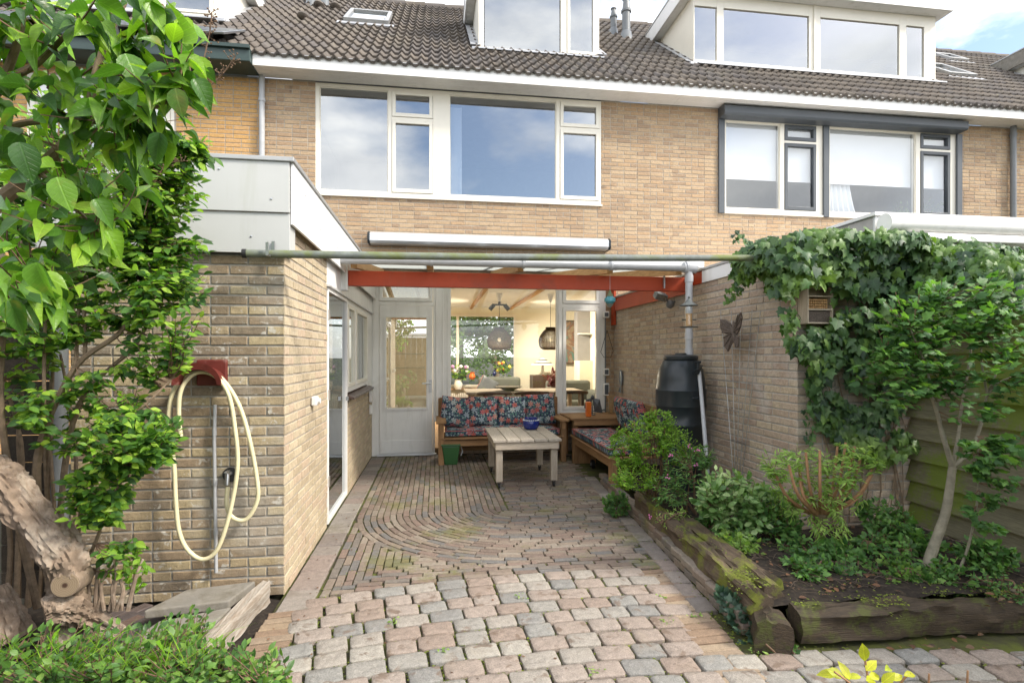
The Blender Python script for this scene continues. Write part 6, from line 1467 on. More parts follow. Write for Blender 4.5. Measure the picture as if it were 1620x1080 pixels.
# glossy small-leaved shrub between lilac and hose wall
shb = thing('glossy_shrub', 'tall glossy small leaved shrub in front of the hose wall', 'shrub', D(90, 960, 2.7)); sk = []
for i, (pts, a, b) in enumerate([
    ([(85, 960, 2.75), (60, 800, 2.7), (65, 700, 2.65), (120, 580, 2.6), (195, 520, 2.6), (215, 440, 2.6)], .022, .007),
    ([(100, 960, 2.8), (95, 820, 2.75), (125, 640, 2.7), (215, 545, 2.7), (250, 470, 2.7)], .018, .006),
    ([(60, 960, 2.8), (20, 780, 2.7), (0, 600, 2.6), (30, 400, 2.5), (90, 280, 2.5)], .02, .006),
    ([(110, 960, 2.7), (130, 800, 2.6), (160, 700, 2.6), (230, 640, 2.55), (270, 600, 2.6)], .012, .004),
    ([(110, 940, 2.6), (150, 860, 2.6), (180, 780, 2.5), (230, 720, 2.5)], .01, .003),
    ([(70, 700, 2.65), (70, 560, 2.6), (75, 440, 2.6)], .01, .004), ([(120, 580, 2.6), (125, 480, 2.6), (130, 400, 2.6)], .009, .004),
    ([(135, 560, 2.6), (133, 490, 2.6)], .009, .008),
    ([(215, 440, 2.6), (235, 330, 2.5), (250, 260, 2.5), (300, 230, 2.5)], .006, .003)]):
    _, q = limb(shb, 'trunk' if i == 0 else 'branch', [D(*p) for p in pts], a, b, m_bark, 7, .12, r1); sk += q
lv = twigs(sk, [PB(250, 290, 2.5, 75, .2, 80, 3.5), PB(270, 470, 2.5, 55, .15, 60, 1.6), PB(30, 300, 2.7, 90, .3, 120, 2.5), PB(150, 200, 2.7, 110, .25, 60, 2), PB(230, 320, 2.6, 70, .25, 70, 3), PB(290, 240, 2.5, 45, .15, 30, .9), PB(120, 300, 2.6, 120, .3, 110, 4), PB(70, 480, 2.6, 110, .25, 90, 3), PB(200, 380, 2.6, 100, .25, 60, 3), PB(255, 430, 2.6, 65, .2, 50, 2.6), PB(290, 385, 2.6, 40, .1, 18, .6), PB(180, 470, 2.65, 90, .2, 60, 1.6), PB(250, 560, 2.6, 50, .15, 35, 1.0), PB(190, 610, 2.6, 50, .15, 40, .9), PB(210, 700, 2.45, 75, .2, 60, 3.6), PB(150, 780, 2.5, 55, .15, 60, 1.8), PB(250, 690, 2.45, 40, .12, 40, 1.2), PB(110, 660, 2.6, 60, .2, 60, .8), PB(30, 560, 2.7, 60, .2, 120, 1.2), PB(200, 880, 2.6, 20, .1, 35, .3), PB(85, 640, 2.6, 60, .2, 60, .5), PB(40, 400, 2.7, 60, .2, 90, 1.5), PB(320, 395, 2.6, 20, .08, 12, .25)],
           1500, 10, .05, r1, m_twig, shb, up=.7, twig_r=.0022, max_len=.28, spread=.9, leaf_frac=.7, droop=.1)
leaves_build(lv, 'oval', m_laurel, shb, 300)
# dried flower heads of the lilac
for lab, pts in (('brown dried flower panicle upright against the solar panel', [(300, 160, 1.9), (318, 110, 1.9), (332, 50, 1.9), (335, 20, 1.9)]), ('brown dried flower panicle slanting over the orange brick', [(315, 150, 1.9), (350, 120, 1.9), (372, 90, 1.9)]), ('dried reddish twig sticking out over the pale fascia', [(228, 340, 2.4), (240, 300, 2.4), (262, 262, 2.4), (290, 255, 2.4)])):
    df = thing('dried_flower_panicle', lab, 'flower', D(*pts[0])); mb = MB(); q = smooth_path([D(*p) for p in pts], 6); mb.tube(q, .002, 5)
    for p in q[len(q) // 3:]:
        for k in range(4): e = p + Vector((r1.uniform(-.025, .025), r1.uniform(-.02, .02), r1.uniform(-.01, .025))); mb.tube([p, e], .0009, 3); mb.ball(e, .0032, 5, 4)
    mb.build('stalk', m_twig, df, fix=False)

# the thick sawn trunk
m_oldbark = M_plain('fissured_bark', (.27, .20, .145), .95, .6, 16, 1.0, dirt=((.46, .40, .33), 7, .5, .8), bscale=38)
st = thing('sawn_trunk', 'thick leaning fissured trunk with a sawn round stub at its foot', 'tree', D(95, 1000, 2.6))
def knotty(root, name, pts, rad, mat, seed, n=64, amp=.022):
    q = smooth_path([D(*p) for p in pts], 18); m = len(q); V = []; F = []; ref = Vector((0, 1, 0))
    for i, p in enumerate(q):
        d = (q[min(i + 1, m - 1)] - q[max(i - 1, 0)]).normalized(); ref = (ref - d * ref.dot(d)).normalized(); b = d.cross(ref); t = i / (m - 1) * (len(rad) - 1); j = min(int(t), len(rad) - 2); r = rad[j] + (rad[j + 1] - rad[j]) * (t - j)
        for k in range(n):
            a = 2 * math.pi * k / n; u = ref * math.cos(a) + b * math.sin(a)
            w1 = Vector((u.x * 4, u.y * 4, u.z * 4)); rr = r + mn.noise((p * 6 + u * 2.2 + Vector((seed, 0, 0)))) * amp + (abs(mn.noise(w1 * 1.9 + p * 7 + Vector((0, seed, 0)))) - .2) * amp * 1.0 + (abs(mn.noise(w1 * 4.5 + p * 22)) - .2) * amp * .9 + mn.noise(p * 60 + u * 14) * amp * .15; V.append(p + u * rr)
    for i in range(m - 1):
        for k in range(n): F.append((i * n + k, i * n + (k + 1) % n, (i + 1) * n + (k + 1) % n, (i + 1) * n + k))
    F += [tuple(range(n))[::-1], tuple((m - 1) * n + k for k in range(n))]
    return MB().add(V, F).build(name, mat, root, smooth=True, fix=False)
knotty(st, 'trunk', [(-60, 720, 2.5), (0, 755, 2.5), (40, 800, 2.5), (80, 850, 2.5), (108, 890, 2.5), (105, 940, 2.55), (100, 1010, 2.6)], [.075, .078, .078, .072, .085, .07, .06, .075], m_oldbark, 3)
knotty(st, 'branch', [(-10, 930, 2.6), (5, 970, 2.6), (20, 1010, 2.6)], [.05, .07, .08], m_oldbark, 5)
c = D(103, 925, 2.44); ax = Vector((.22, -1, .02)).normalized(); 
MB().tube([c + ax * -.12, c - ax * .02, c], [.07, .062, .055], 20).build('sawn_stub', m_oldbark, st, smooth=True)
m_end, nt_, out_ = newmat('sawn_wood_end'); v_ = pos(nt_); vm = N(nt_, 'ShaderNodeVectorMath', operation='DISTANCE'); nt_.links.new(N(nt_, 'ShaderNodeNewGeometry').outputs['Position'], vm.inputs[0]); vm.inputs[1].default_value = tuple(c)
rw = math_(nt_, 'SINE', math_(nt_, 'ADD', math_(nt_, 'MULTIPLY', vm.outputs['Value'], 900), math_(nt_, 'MULTIPLY', noise(nt_, v_, 40, 3), 9))); c_ = mixc(nt_, ramp(nt_, rw, [(0, 0.), (1, 1.)]), (.25, .19, .125), (.19, .135, .085)); c_ = mixc(nt_, ramp(nt_, vm.outputs['Value'], [(.008, 1.), (.016, 0.)]), c_, (.05, .025, .015)); princ(nt_, out_, c_, .9)
MB().tube([c, c + ax * .004], [.052, .051], 24).build('sawn_face', m_end, st)
knotty(st, 'stump', [(70, 970, 2.45), (100, 960, 2.5), (140, 975, 2.6), (190, 1000, 2.6)], [.05, .07, .05, .03], m_oldbark, 8)
for i in range(12):
    px = 118 + i * 7.5 + r1.uniform(-4, 4); h = r1.uniform(25, 90)
    limb(st, 'shoot_stub', [D(px, 965, 2.6), D(px + r1.uniform(-6, 12), 965 - h * .6, 2.6), D(px + r1.uniform(0, 24), 965 - h, 2.62)], r1.uniform(.007, .014), .006, m_oldbark, 7)
for i in range(7): # thin stems standing behind the trunk
    px = 10 + i * 17; limb(st, 'stem', [D(px, 960, 2.9), D(px + r1.uniform(-12, 12), 850, 2.9), D(px + r1.uniform(-20, 20), 700, 2.85), D(px + r1.uniform(-40, 40), 560, 2.8)], r1.uniform(.008, .018), .006, m_bark, 7)
su = thing('shrub_shoot', 'single young shoot of bright green leaves by the dark paving bricks', 'plant', D(205, 950, 2.75))
limb(su, 'stem', [D(205, 955, 2.75), D(212, 910, 2.75), D(215, 875, 2.75)], .005, .002, m_twig, 6)
lv = twigs([D(206, 940, 2.75), D(214, 880, 2.75)], [PB(214, 900, 2.75, 20, .06, 35, 1)], 16, 5, .042, r1, m_twig, su, max_len=.12); leaves_build(lv, 'oval', m_lime, su, 0)

# ground cover at the lower left, nearest the viewer
gc = thing('evergreen_groundcover', 'low evergreen spreading shrub along the lower left edge', 'shrub', D(150, 1075, 2.2)); sk = [D(x, 1085, 2.15 + .1 * math.sin(x)) for x in range(-60, 470, 40)]
gb = [PB(40, 1045, 2.1, 100, .25, 36, 3), PB(150, 1040, 2.15, 90, .25, 40, 3), PB(250, 1035, 2.15, 80, .25, 38, 3), PB(330, 1058, 2.1, 70, .2, 30, 2.3), PB(410, 1060, 2.15, 50, .15, 20, 1.2), PB(200, 1060, 1.95, 220, .15, 30, 3), PB(285, 990, 2.4, 50, .15, 15, .8)]
lv = twigs(sk, gb, 520, 9, .036, r1, m_twig, gc, up=1.0, max_len=.2, spread=.9, leaf_frac=.85)
leaves_build(lv, 'oval', m_box_, gc, 300)
# straw-like blades in it
mb = MB()
for i in range(160):
    p = D(r1.uniform(-20, 320), r1.uniform(1030, 1085), r1.uniform(1.95, 2.3)); d = Vector((r1.uniform(-.25, .3), r1.uniform(-.1, .1), r1.uniform(.05, .16))); s = Vector((.0018, 0, 0)); mb.add([p - s, p + s, p + d * .6 + Vector((0, 0, .02)) + s, p + d + Vector((0, 0, -.01)), p + d * .6 + Vector((0, 0, .02)) - s], [(0, 1, 2, 3, 4)])
mb.build('grass_blades', m_lime, gc, kind='stuff', fix=False)

# ------------------------------------------------------------------ right: ivy
iv = thing('ivy', 'dense dark ivy covering the top and corner of the right brick extension', 'ivy', (3.2, 3.75, .2)); r2 = random.Random(77)
def inpoly(x, y, poly):
    c = False; n = len(poly)
    for i in range(n):
        x1, y1 = poly[i]; x2, y2 = poly[(i + 1) % n]
        if (y1 > y) != (y2 > y) and x < (x2 - x1) * (y - y1) / (y2 - y1) + x1: c = not c
    return c
poly = [(1235, 372), (1300, 366), (1400, 374), (1500, 386), (1640, 425), (1640, 560), (1520, 600), (1465, 640), (1478, 705), (1430, 735), (1375, 728), (1330, 690), (1302, 625), (1290, 575), (1258, 545), (1248, 470), (1225, 455)]
pw_ = [(P(a, b, 3.6).x, P(a, b, 3.6).z) for a, b in poly]; x0, x1 = min(p[0] for p in pw_), max(p[0] for p in pw_); z0, z1 = min(p[1] for p in pw_), max(p[1] for p in pw_)
lv = []
def ivyleaf(p, n, s, dn=None):
    d = (dn or Vector((0, 0, -1))) + Vector((r2.uniform(-.7, .7), r2.uniform(-.5, .3), r2.uniform(-.2, .45))); nn = n + Vector((r2.gauss(0, .4), r2.gauss(0, .4), r2.gauss(0, .35))); lv.append((p, d, nn, s))
cnt = 0
while cnt < 3300:
    x = r2.uniform(x0, x1); z = r2.uniform(z0, z1)
    if not inpoly(x, z, pw_) or mn.noise(Vector((x * 4.5, z * 4.5, 5))) < -.42 - (.0 if z > 1.45 else -.26): continue
    if 1271 < CX + FPX * (x * CT - 3.7 * ST) / (x * ST + 3.7 * CT) < 1312 and 448 < HZ - FPX * (z - CH) / (x * ST + 3.7 * CT) < 515 and r2.random() < .93: continue
    cnt += 1; bulge = .10 + .28 * max(0, min(1, (z - 1.3) / .9)) + .10 * mn.noise(Vector((x * 2.5, z * 2.5, 1)))
    y = 3.79 - bulge * r2.random() ** .6
    ivyleaf(Vector((x, y, z)), Vector((-.1, -1, .55 + .5 * (z > 2.1))), r2.choice((.042, .055, .066, .078, .088)))
def ivy_blob(c, rr, n, size=(.045, .06, .075)):
    for _ in range(n):
        d = Vector((r2.gauss(0, 1), r2.gauss(0, 1), r2.gauss(0, 1))).normalized(); k = r2.uniform(.7, 1) ; p = Vector(c) + Vector((d.x * rr[0], d.y * rr[1], d.z * rr[2])) * k
        ivyleaf(p, d + Vector((0, -.3, .5)), r2.choice(size))
ivy_blob(P(1215, 405, 3.9), (.16, .28, .15), 380); ivy_blob(P(1185, 415, 4.1), (.11, .22, .16), 210); ivy_blob(P(1235, 445, 3.85), (.10, .15, .10), 170); ivy_blob(P(1290, 380, 3.8), (.25, .3, .08), 380); ivy_blob(P(1400, 382, 3.5), (.4, .2, .07), 480); ivy_blob(P(1540, 405, 3.4), (.4, .2, .09), 520); ivy_blob(P(1610, 425, 3.2), (.2, .3, .1), 300)
ivy_blob((3.55, 3.3, 1.95), (.18, .55, .3), 750)
for pts in ([(1180, 440), (1165, 455), (1150, 470)], [(1280, 700), (1285, 660)], [(1330, 720), (1340, 760), (1345, 790)], [(1290, 620), (1282, 650)], [(1180, 380), (1165, 372)]):
    q = smooth_path([P(a, b, 3.74 if a > 1250 else 4.2) for a, b in pts], 5)
    for p in q:
        for _ in range(3): ivyleaf(p + Vector((r2.uniform(-.05, .05), r2.uniform(-.03, .02), r2.uniform(-.04, .04))), Vector((0, -1, .4)), .04)
def hides(p):
    zc = p.x * ST + p.y * CT; px = CX + FPX * (p.x * CT - p.y * ST) / zc; py = HZ - FPX * (p.z - CH) / zc; return 1266 < px < 1306 and 446 < py < 518 and p.y < 3.72
lv = [l for l in lv if not hides(l[0])]
leaves_build(lv, 'ivy', m_ivy, iv, 300)
mb = MB()
for i in range(10):
    x = r2.uniform(2.95, 3.7); q = [Vector((x + r2.uniform(-.2, .2) * t, 3.785, .2 + t * 1.9)) + Vector((math.sin(t * 7 + i) * .05, 0, 0)) for t in [k / 8 for k in range(9)]]; mb.tube(q, r2.uniform(.003, .006), 5, False)
mb.build('stems', m_bark, iv, kind='stuff', smooth=True, fix=False)

# small tree with three pale stems
ht = thing('small_tree', 'small tree with pale smooth forked stems in the raised bed', 'tree', D(1467, 898, 3.4)); sk = []
for i, (pts, a, b) in enumerate([
    ([(1466, 905, 3.4), (1475, 870, 3.4), (1496, 810, 3.38), (1507, 738, 3.36)], .036, .021),
    ([(1507, 738, 3.36), (1492, 690, 3.34), (1482, 650, 3.32), (1470, 622, 3.3), (1440, 590, 3.3), (1400, 560, 3.3)], .017, .005),
    ([(1482, 650, 3.32), (1490, 600, 3.3), (1480, 540, 3.3), (1475, 480, 3.3)], .010, .003), ([(1475, 630, 3.32), (1465, 580, 3.25), (1440, 520, 3.2)], .009, .003),
    ([(1507, 738, 3.36), (1516, 690, 3.36), (1522, 640, 3.36), (1535, 560, 3.36), (1540, 480, 3.36)], .013, .004),
    ([(1507, 738, 3.36), (1535, 712, 3.34), (1552, 670, 3.32), (1562, 625, 3.3), (1590, 560, 3.3)], .015, .004),
    ([(1562, 625, 3.3), (1580, 605, 3.28), (1620, 590, 3.25)], .009, .004), ([(1562, 625, 3.3), (1552, 560, 3.3), (1560, 500, 3.3)], .008, .003)]):
    _, q = limb(ht, 'trunk' if i == 0 else 'branch', [D(*p) for p in pts], a, b, m_barkp, 10, .05, r2); sk += q
lv = twigs(sk, [PB(1440, 500, 3.25, 50, .2, 60, 2.2), PB(1500, 480, 3.25, 60, .25, 50, 2.2), PB(1570, 480, 3.2, 60, .25, 55, 2.4), PB(1450, 570, 3.2, 60, .2, 40, 2), PB(1540, 560, 3.15, 70, .2, 50, 2.2), PB(1400, 560, 3.3, 35, .15, 35, 1), PB(1610, 540, 3.1, 40, .2, 60, 1.4), PB(1370, 590, 3.4, 30, .1, 25, .5), PB(1500, 610, 3.2, 50, .12, 20, .7), PB(1600, 610, 3.1, 30, .1, 25, .5), PB(1420, 620, 3.2, 40, .12, 30, .6), PB(1560, 640, 3.1, 50, .12, 25, .6)],
           270, 6, .06, r2, m_twig, ht, up=.9, max_len=.25, leaf_frac=.75)
leaves_build(lv, 'lobed', m_hib, ht, 250)
h2 = thing('leafy_sapling', 'leafy sapling with broad lobed leaves against the mossy fence boards', 'plant', D(1520, 910, 3.3))
_, q = limb(h2, 'stem', [D(1508, 920, 3.3), D(1530, 870, 3.3), D(1545, 800, 3.2), D(1548, 740, 3.1), D(1545, 690, 3.1)], .009, .003, m_barkp, 7)
lv = twigs(q, [PB(1555, 720, 3.05, 45, .12, 40, 2), PB(1590, 740, 3.0, 45, .12, 40, 2), PB(1560, 800, 3.1, 45, .12, 40, 1.6), PB(1600, 700, 3.0, 20, .08, 20, .6), PB(1560, 845, 3.1, 30, .1, 15, .6)], 62, 7, .055, r2, m_twig, h2, max_len=.25); leaves_build(lv, 'lobed', m_hib, h2, 120)

# pruned shrub with pale new shoots
pr = thing('pruned_shrub', 'cut back shrub with bare orange brown stubs and pale new shoots', 'shrub', D(1290, 850, 3.75)); sk = []
_, q = limb(pr, 'trunk', [D(1300, 880, 3.75), D(1296, 835, 3.75), D(1298, 812, 3.75)], .03, .045, m_bark, 9, .2, r2)
m_stub = M_plain('orange_brown_bark', (.36, .20, .10), .8, .35, 20, .5)
for a, b in ((1225, 745), (1248, 735), (1262, 728), (1275, 715), (1297, 712), (1325, 706), (1338, 700), (1352, 706), (1362, 722), (1385, 730), (1240, 780), (1380, 750), (1310, 740), (1265, 760)):
    zz = 3.75 + r2.uniform(-.25, .2); _, q = limb(pr, 'branch', [D(1298 + (a - 1298) * .1, 815, 3.75), D(1298 + (a - 1298) * .7, 815 - (815 - b) * .4, zz), D(a, b, zz)], .013, .008, m_stub, 7, .12, r2); sk += q[6:]
lv = twigs(sk, [PB(1235, 735, 3.7, 30, .15, 30, 2), PB(1270, 730, 3.7, 30, .15, 30, 1), PB(1320, 730, 3.6, 40, .15, 35, 1.5), PB(1365, 725, 3.6, 25, .12, 25, 1), PB(1330, 780, 3.6, 45, .15, 35, 2), PB(1260, 790, 3.7, 30, .1, 30, 1.2), PB(1320, 840, 3.6, 30, .12, 25, 1.2)], 190, 9, .052, r2, m_twig, pr, up=.9, max_len=.1, leaf_frac=.9, twig_r=.0015)
leaves_build(lv, 'lance', m_spir, pr, 150)

# feathery lime shrub, shrub with mauve flowers, variegated shrub, small foot plants
def bush(name, label, cat, base, blobs, n, per, size, kind, mat, parts=0, up=.6, ml=.25, seed=1, tr=.0018, stems=7, droop=0, spread=.9):
    t = thing(name, label, cat, base); rg = random.Random(seed); sk = []
    for i in range(stems):
        c, rr, _w = rg.choice(blobs); e = Vector(c) + Vector((rg.uniform(-.6, .6) * rr[0], rg.uniform(-.6, .6) * rr[1], rg.uniform(-.5, .5) * rr[2])); b0 = Vector(base) + Vector((rg.uniform(-.05, .05), rg.uniform(-.05, .05), 0)); _, q = limb(t, 'stem', [b0, b0.lerp(e, .5) + Vector((rg.uniform(-.05, .05), rg.uniform(-.05, .05), .03)), e], .007, .003, m_twig, 6); sk += q
    lv = twigs(sk, blobs, n, per, size, rg, m_twig, t, up=up, max_len=ml, twig_r=tr, leaf_frac=.85, droop=droop, spread=spread); leaves_build(lv, kind, mat, t, parts); return t
b_ = D(1035, 785, 4.9)
bush('lime_shrub', 'round feathery lime green shrub in front of the black barrel', 'shrub', (b_.x, b_.y, .15), [PB(1030, 690, 4.7, 62, .3, 35, 4), PB(990, 710, 4.7, 30, .2, 35, 1.5), PB(1075, 705, 4.7, 35, .25, 30, 1.6), PB(1010, 750, 4.6, 35, .2, 30, 2), PB(1040, 665, 4.8, 35, .2, 22, 1.3), PB(985, 760, 4.5, 22, .12, 20, .8)], 900, 11, .022, 'tiny', m_lime, 60, ml=.14, seed=11, tr=.001, stems=16)
b_ = D(1095, 790, 4.5)
bush('flowering_shrub', 'dark green shrub with small mauve flowers beside the lime shrub', 'shrub', (b_.x, b_.y, .17), [PB(1085, 740, 4.45, 40, .2, 40, 3), PB(1060, 775, 4.4, 30, .15, 30, 2), PB(1110, 720, 4.5, 20, .15, 22, 1)], 190, 9, .04, 'lance', m_hib, 60, ml=.18, seed=12)
fw = bpy.data.objects[-1] if 0 else None
mb = MB()
for px, py in ((1056, 754), (1090, 706), (1104, 712), (1062, 720), (1028, 818), (1100, 735)):
    c = D(px, py, 4.25 if py < 800 else 4.1)
    for k in range(6): mb.ball(c + Vector((r2.gauss(0, .009), r2.gauss(0, .009), r2.gauss(0, .01))), .0055, 6, 4)
mv = thing('mauve_flowers', 'small mauve flower heads scattered over the dark green shrub', 'flowers', D(1090, 740, 4.3)); mb.build('blossoms', m_pink, mv, fix=False, kind='stuff')
b_ = D(1150, 830, 4.0)
bush('variegated_shrub', 'variegated shrub with cream edged leaves leaning over the sleeper', 'shrub', (b_.x, b_.y, .18), [PB(1155, 775, 3.95, 45, .2, 35, 3), PB(1125, 790, 3.9, 30, .15, 30, 1.5), PB(1185, 810, 3.9, 30, .15, 35, 1.6), PB(1210, 780, 4.0, 18, .1, 20, .6), PB(1165, 840, 3.8, 35, .12, 20, 1)], 200, 8, .062, 'oval', m_rhodo, 120, ml=.16, seed=13)
b_ = D(975, 800, 5.0); bush('foot_plant', 'dark leafy plant at the far foot of the planter by the paving', 'plant', (b_.x, b_.y, 0), [PB(975, 795, 5.0, 26, .12, 18, 1)], 60, 7, .04, 'lobed', m_herb, 0, seed=14, ml=.12)
b_ = D(1050, 830, 4.2); bush('trailing_plant', 'small trailing plant spilling over the mossy sleeper', 'plant', (b_.x, b_.y, .2), [PB(1055, 825, 4.2, 25, .1, 12, 1), PB(1075, 815, 4.2, 20, .1, 12, 1)], 36, 6, .035, 'lance', m_spir, 0, seed=15, ml=.14)
b_ = PG(1195, 1000); bush('coral_bells', 'blue green rounded leaves plant hanging at the sleeper foot', 'plant', (b_.x, b_.y, 0), [PB(1170, 965, 3.0, 28, .1, 28, 2), PB(1190, 1000, 2.9, 32, .1, 25, 2), PB(1150, 945, 3.1, 14, .06, 14, .8)], 80, 5, .05, 'lobed', m_heuch, 100, seed=16, ml=.12)
b_ = PG(1240, 1030); bush('small_geranium', 'small fresh green geranium at the corner of the sleepers', 'plant', (b_.x, b_.y, 0), [PB(1240, 1020, 2.75, 26, .08, 14, 1), PB(1215, 1012, 2.8, 14, .06, 10, .5)], 46, 5, .034, 'lobed', m_herb, 60, seed=17, ml=.09)
for px, py, zc, rx, rz, nn, sz, kd, mt, lab, sd_ in ((1225, 800, 4.0, 40, 42, 110, .05, 'lance', m_spir, 'loose pale shrub leaning on the wall left of the pruned shrub', 61), (1400, 815, 3.8, 48, 30, 110, .045, 'oval', m_herb, 'leggy green plant between pruned shrub and pale tree', 62), (1165, 860, 3.7, 38, 22, 80, .045, 'oval', m_spir, 'fresh green plant spilling over the upper sleeper', 63), (1300, 900, 3.35, 60, 20, 110, .04, 'lobed', m_herb, 'straggling green plant behind the front sleeper corner', 64), (1420, 905, 3.25, 50, 18, 90, .038, 'lobed', m_box_, 'light green low plant behind the middle of the front sleeper', 65)):
    b_ = D(px, py + rz, zc); bush('leggy_plant', lab, 'plant', (b_.x, b_.y, .17), [PB(px, py, zc, rx, .2, rz, 1), PB(px + rx * .4, py + rz * .3, zc, rx * .7, .15, rz * .6, .6)], nn, 7, sz, kd, mt, 40, seed=sd_, ml=.16, stems=7, spread=1.1)
for i, (px, py, zc, rx, rz, nn, lab) in enumerate([(1350, 900, 3.5, 42, 20, 60, 'low geranium clump beneath the pruned shrub'), (1500, 915, 3.25, 55, 20, 80, 'low leafy clump around the pale tree foot'), (1230, 830, 3.9, 40, 30, 70, 'green leaves behind the upper sleeper end'), (1400, 870, 3.6, 55, 22, 70, 'sprawling green weeds in the middle of the raised bed'), (1130, 835, 4.1, 30, 18, 50, 'green weeds between sleeper and variegated shrub'), (1270, 870, 3.6, 35, 16, 45, 'creeping plant on black soil near the upper sleeper'), (1420, 940, 3.15, 50, 8, 40, 'tiny seedlings on the front sleeper'), (1585, 930, 3.0, 30, 14, 36, 'small weeds at the right end of the raised bed'), (1330, 880, 3.55, 30, 16, 60, 'heart leaved weed just left of the pale tree on black soil'), (1270, 905, 3.3, 30, 12, 40, 'weed growing beside the upper sleeper end'), (1450, 860, 3.7, 45, 18, 70, 'weeds in the corner between brick wall and fence'), (1180, 850, 3.9, 25, 15, 45, 'fresh green weed below the variegated shrub'), (1560, 880, 3.3, 40, 20, 60, 'weeds at the foot of the mossy fence boards')]):
    b_ = D(px, py + rz, zc); bush('low_plant', lab, 'plant', (b_.x, b_.y, .17), [PB(px, py - 4, zc, rx, .18, rz * 1.3, 1)], int(nn * 1.3), 6, .045 if i not in (6, 7) else .022, 'lobed' if i % 2 == 0 else 'oval', m_herb, 30, seed=20 + i, ml=.12, stems=3)
b_ = PG(1130, 905); 
# yellow sprig nearest the lens
ys = thing('yellow_sprig', 'sprig of bright yellow leaves at the bottom edge in front of the setts', 'plant', D(1390, 1130, 1.6)); sk = []
for pts in ([(1390, 1130, 1.6), (1375, 1080, 1.6), (1368, 1040, 1.6)], [(1390, 1130, 1.6), (1350, 1085, 1.58), (1320, 1062, 1.58)], [(1400, 1130, 1.6), (1425, 1080, 1.6), (1440, 1064, 1.6)], [(1460, 1130, 1.65), (1468, 1090, 1.65), (1470, 1065, 1.65)], [(1530, 1130, 1.65), (1530, 1090, 1.65), (1531, 1060, 1.65)]):
    _, q = limb(ys, 'stem', [D(*p) for p in pts], .004, .003, m_stub, 6); sk.append(q[-1])
lv = []
for px, py, dx, dz in ((1368, 1045, -.1, .9), (1370, 1060, .7, .5), (1375, 1072, .8, .1), (1362, 1070, -.8, .1), (1335, 1070, -.8, .4), (1345, 1075, -.2, .6), (1410, 1075, .7, .3), (1430, 1068, .9, .2), (1385, 1078, -.4, .2), (1395, 1080, .4, .5), (1325, 1066, -.9, 0), (1400, 1060, .6, .1)):
    lv.append((D(px, py, 1.59), Vector((dx, r2.uniform(-.3, .3), dz)), Vector((r2.uniform(-.4, .4), -.6, .8)), r2.uniform(.04, .055)))
leaves_build(lv, 'oval', m_yel, ys, 20)

# litter, moss and weeds in the joints
def litter(name, pts, kind, mat, sz, seed, flat=True):
    rg = random.Random(seed); lv = []
    for p in pts:
        a = rg.uniform(0, 6.28); lv.append((p, Vector((math.cos(a), math.sin(a), rg.uniform(-.1, .25))), Vector((rg.gauss(0, .35), rg.gauss(0, .35), 1)), sz * rg.uniform(.5, 1.3)))
    v, f = leaf_tmpl(kind); rr = bpy.data.objects.new('x', None)
    A = []; F = []
    for i, (p, d, n, s) in enumerate(lv):
        x, y, z = frame(d, n); M = np.array((x, y, z)).T * s; A.append(v @ M.T + np.array(p)); F.append(f + i * len(v))
    me = np_mesh(name, np.concatenate(A), np.concatenate(F), mat, True, np.tile(v, (len(lv), 1))); o = bpy.data.objects.new(name, me); COL.objects.link(o); o['kind'] = 'stuff'; bpy.data.objects.remove(rr)
rg = random.Random(31); pts = []
for _ in range(330):
    x = rg.uniform(1.95, 3.7); y = rg.uniform(2.7, 3.75); pts.append((x, y, soilz(x, y) + .012))
for _ in range(40): p = PG(rg.uniform(1400, 1570), rg.uniform(985, 1030)); pts.append((p.x, p.y, .015))
for _ in range(26): p = PG(rg.gauss(1600, 25), rg.gauss(935, 12), .19); pts.append((p.x, p.y, .2))
litter('fallen_leaves', pts, 'oval', m_dead, .036, 1)
pts = []
for _ in range(3500):
    y = rg.uniform(3.5, 5.1); x = rg.uniform(-.7, 1.6)
    if mn.noise(Vector((x * 1.6, y * 1.6, 9))) > .08: pts.append((x, y, -.004))
for _ in range(4500):
    y = rg.uniform(1.8, 3.6); x = rg.uniform(-.8, 2.6)
    if mn.noise(Vector((x * 2.2, y * 2.2, 19))) > -.05: pts.append((x, y, -.006))
for _ in range(500):
    y = rg.uniform(2.6, 5.5); pts.append((edge_x(y) - rg.uniform(-.02, .1) ** 1, y, .004))
for _ in range(1500):
    y = rg.uniform(2.7, 4.7); x = edge_x(y) + rg.uniform(.0, .16)
    if mn.noise(Vector((x * 5, y * 3, 29))) > .02: pts.append((x, y, .243 - (x - edge_x(y) < .03) * rg.uniform(0, .06)))
for _ in range(1300):
    x = rg.uniform(1.85, 3.7); y = rg.uniform(2.5, 2.66)
    if mn.noise(Vector((x * 4, y * 5, 39))) > -.05: pts.append((x, y, .182 - (y < 2.53) * rg.uniform(0, .12)))
for (sx_, sy_, si_) in pos_s:
    if mn.noise(Vector((sx_ * 2.2, sy_ * 2.2, 19))) < -.18: continue
    hl = .185 * (1 - .09 * (si_ % 3)) / 2 + .004
    for _ in range(16):
        if rg.random() < .6: pts.append((sx_ + rg.uniform(-hl, hl), sy_ + rg.choice((-1, 1)) * .0675, -.005))
        else: pts.append((sx_ + rg.choice((-1, 1)) * (hl + .002), sy_ + rg.uniform(-.06, .06), -.005))
for _ in range(1600):
    x = rg.uniform(1.9, 3.7); y = rg.uniform(2.62, 3.7)
    if mn.noise(Vector((x * 3.3, y * 3.3, 49))) > .05: pts.append((x, y, soilz(x, y) + .004))
litter('moss_tufts', pts, 'tiny', m_moss, .015, 2)
pts = []
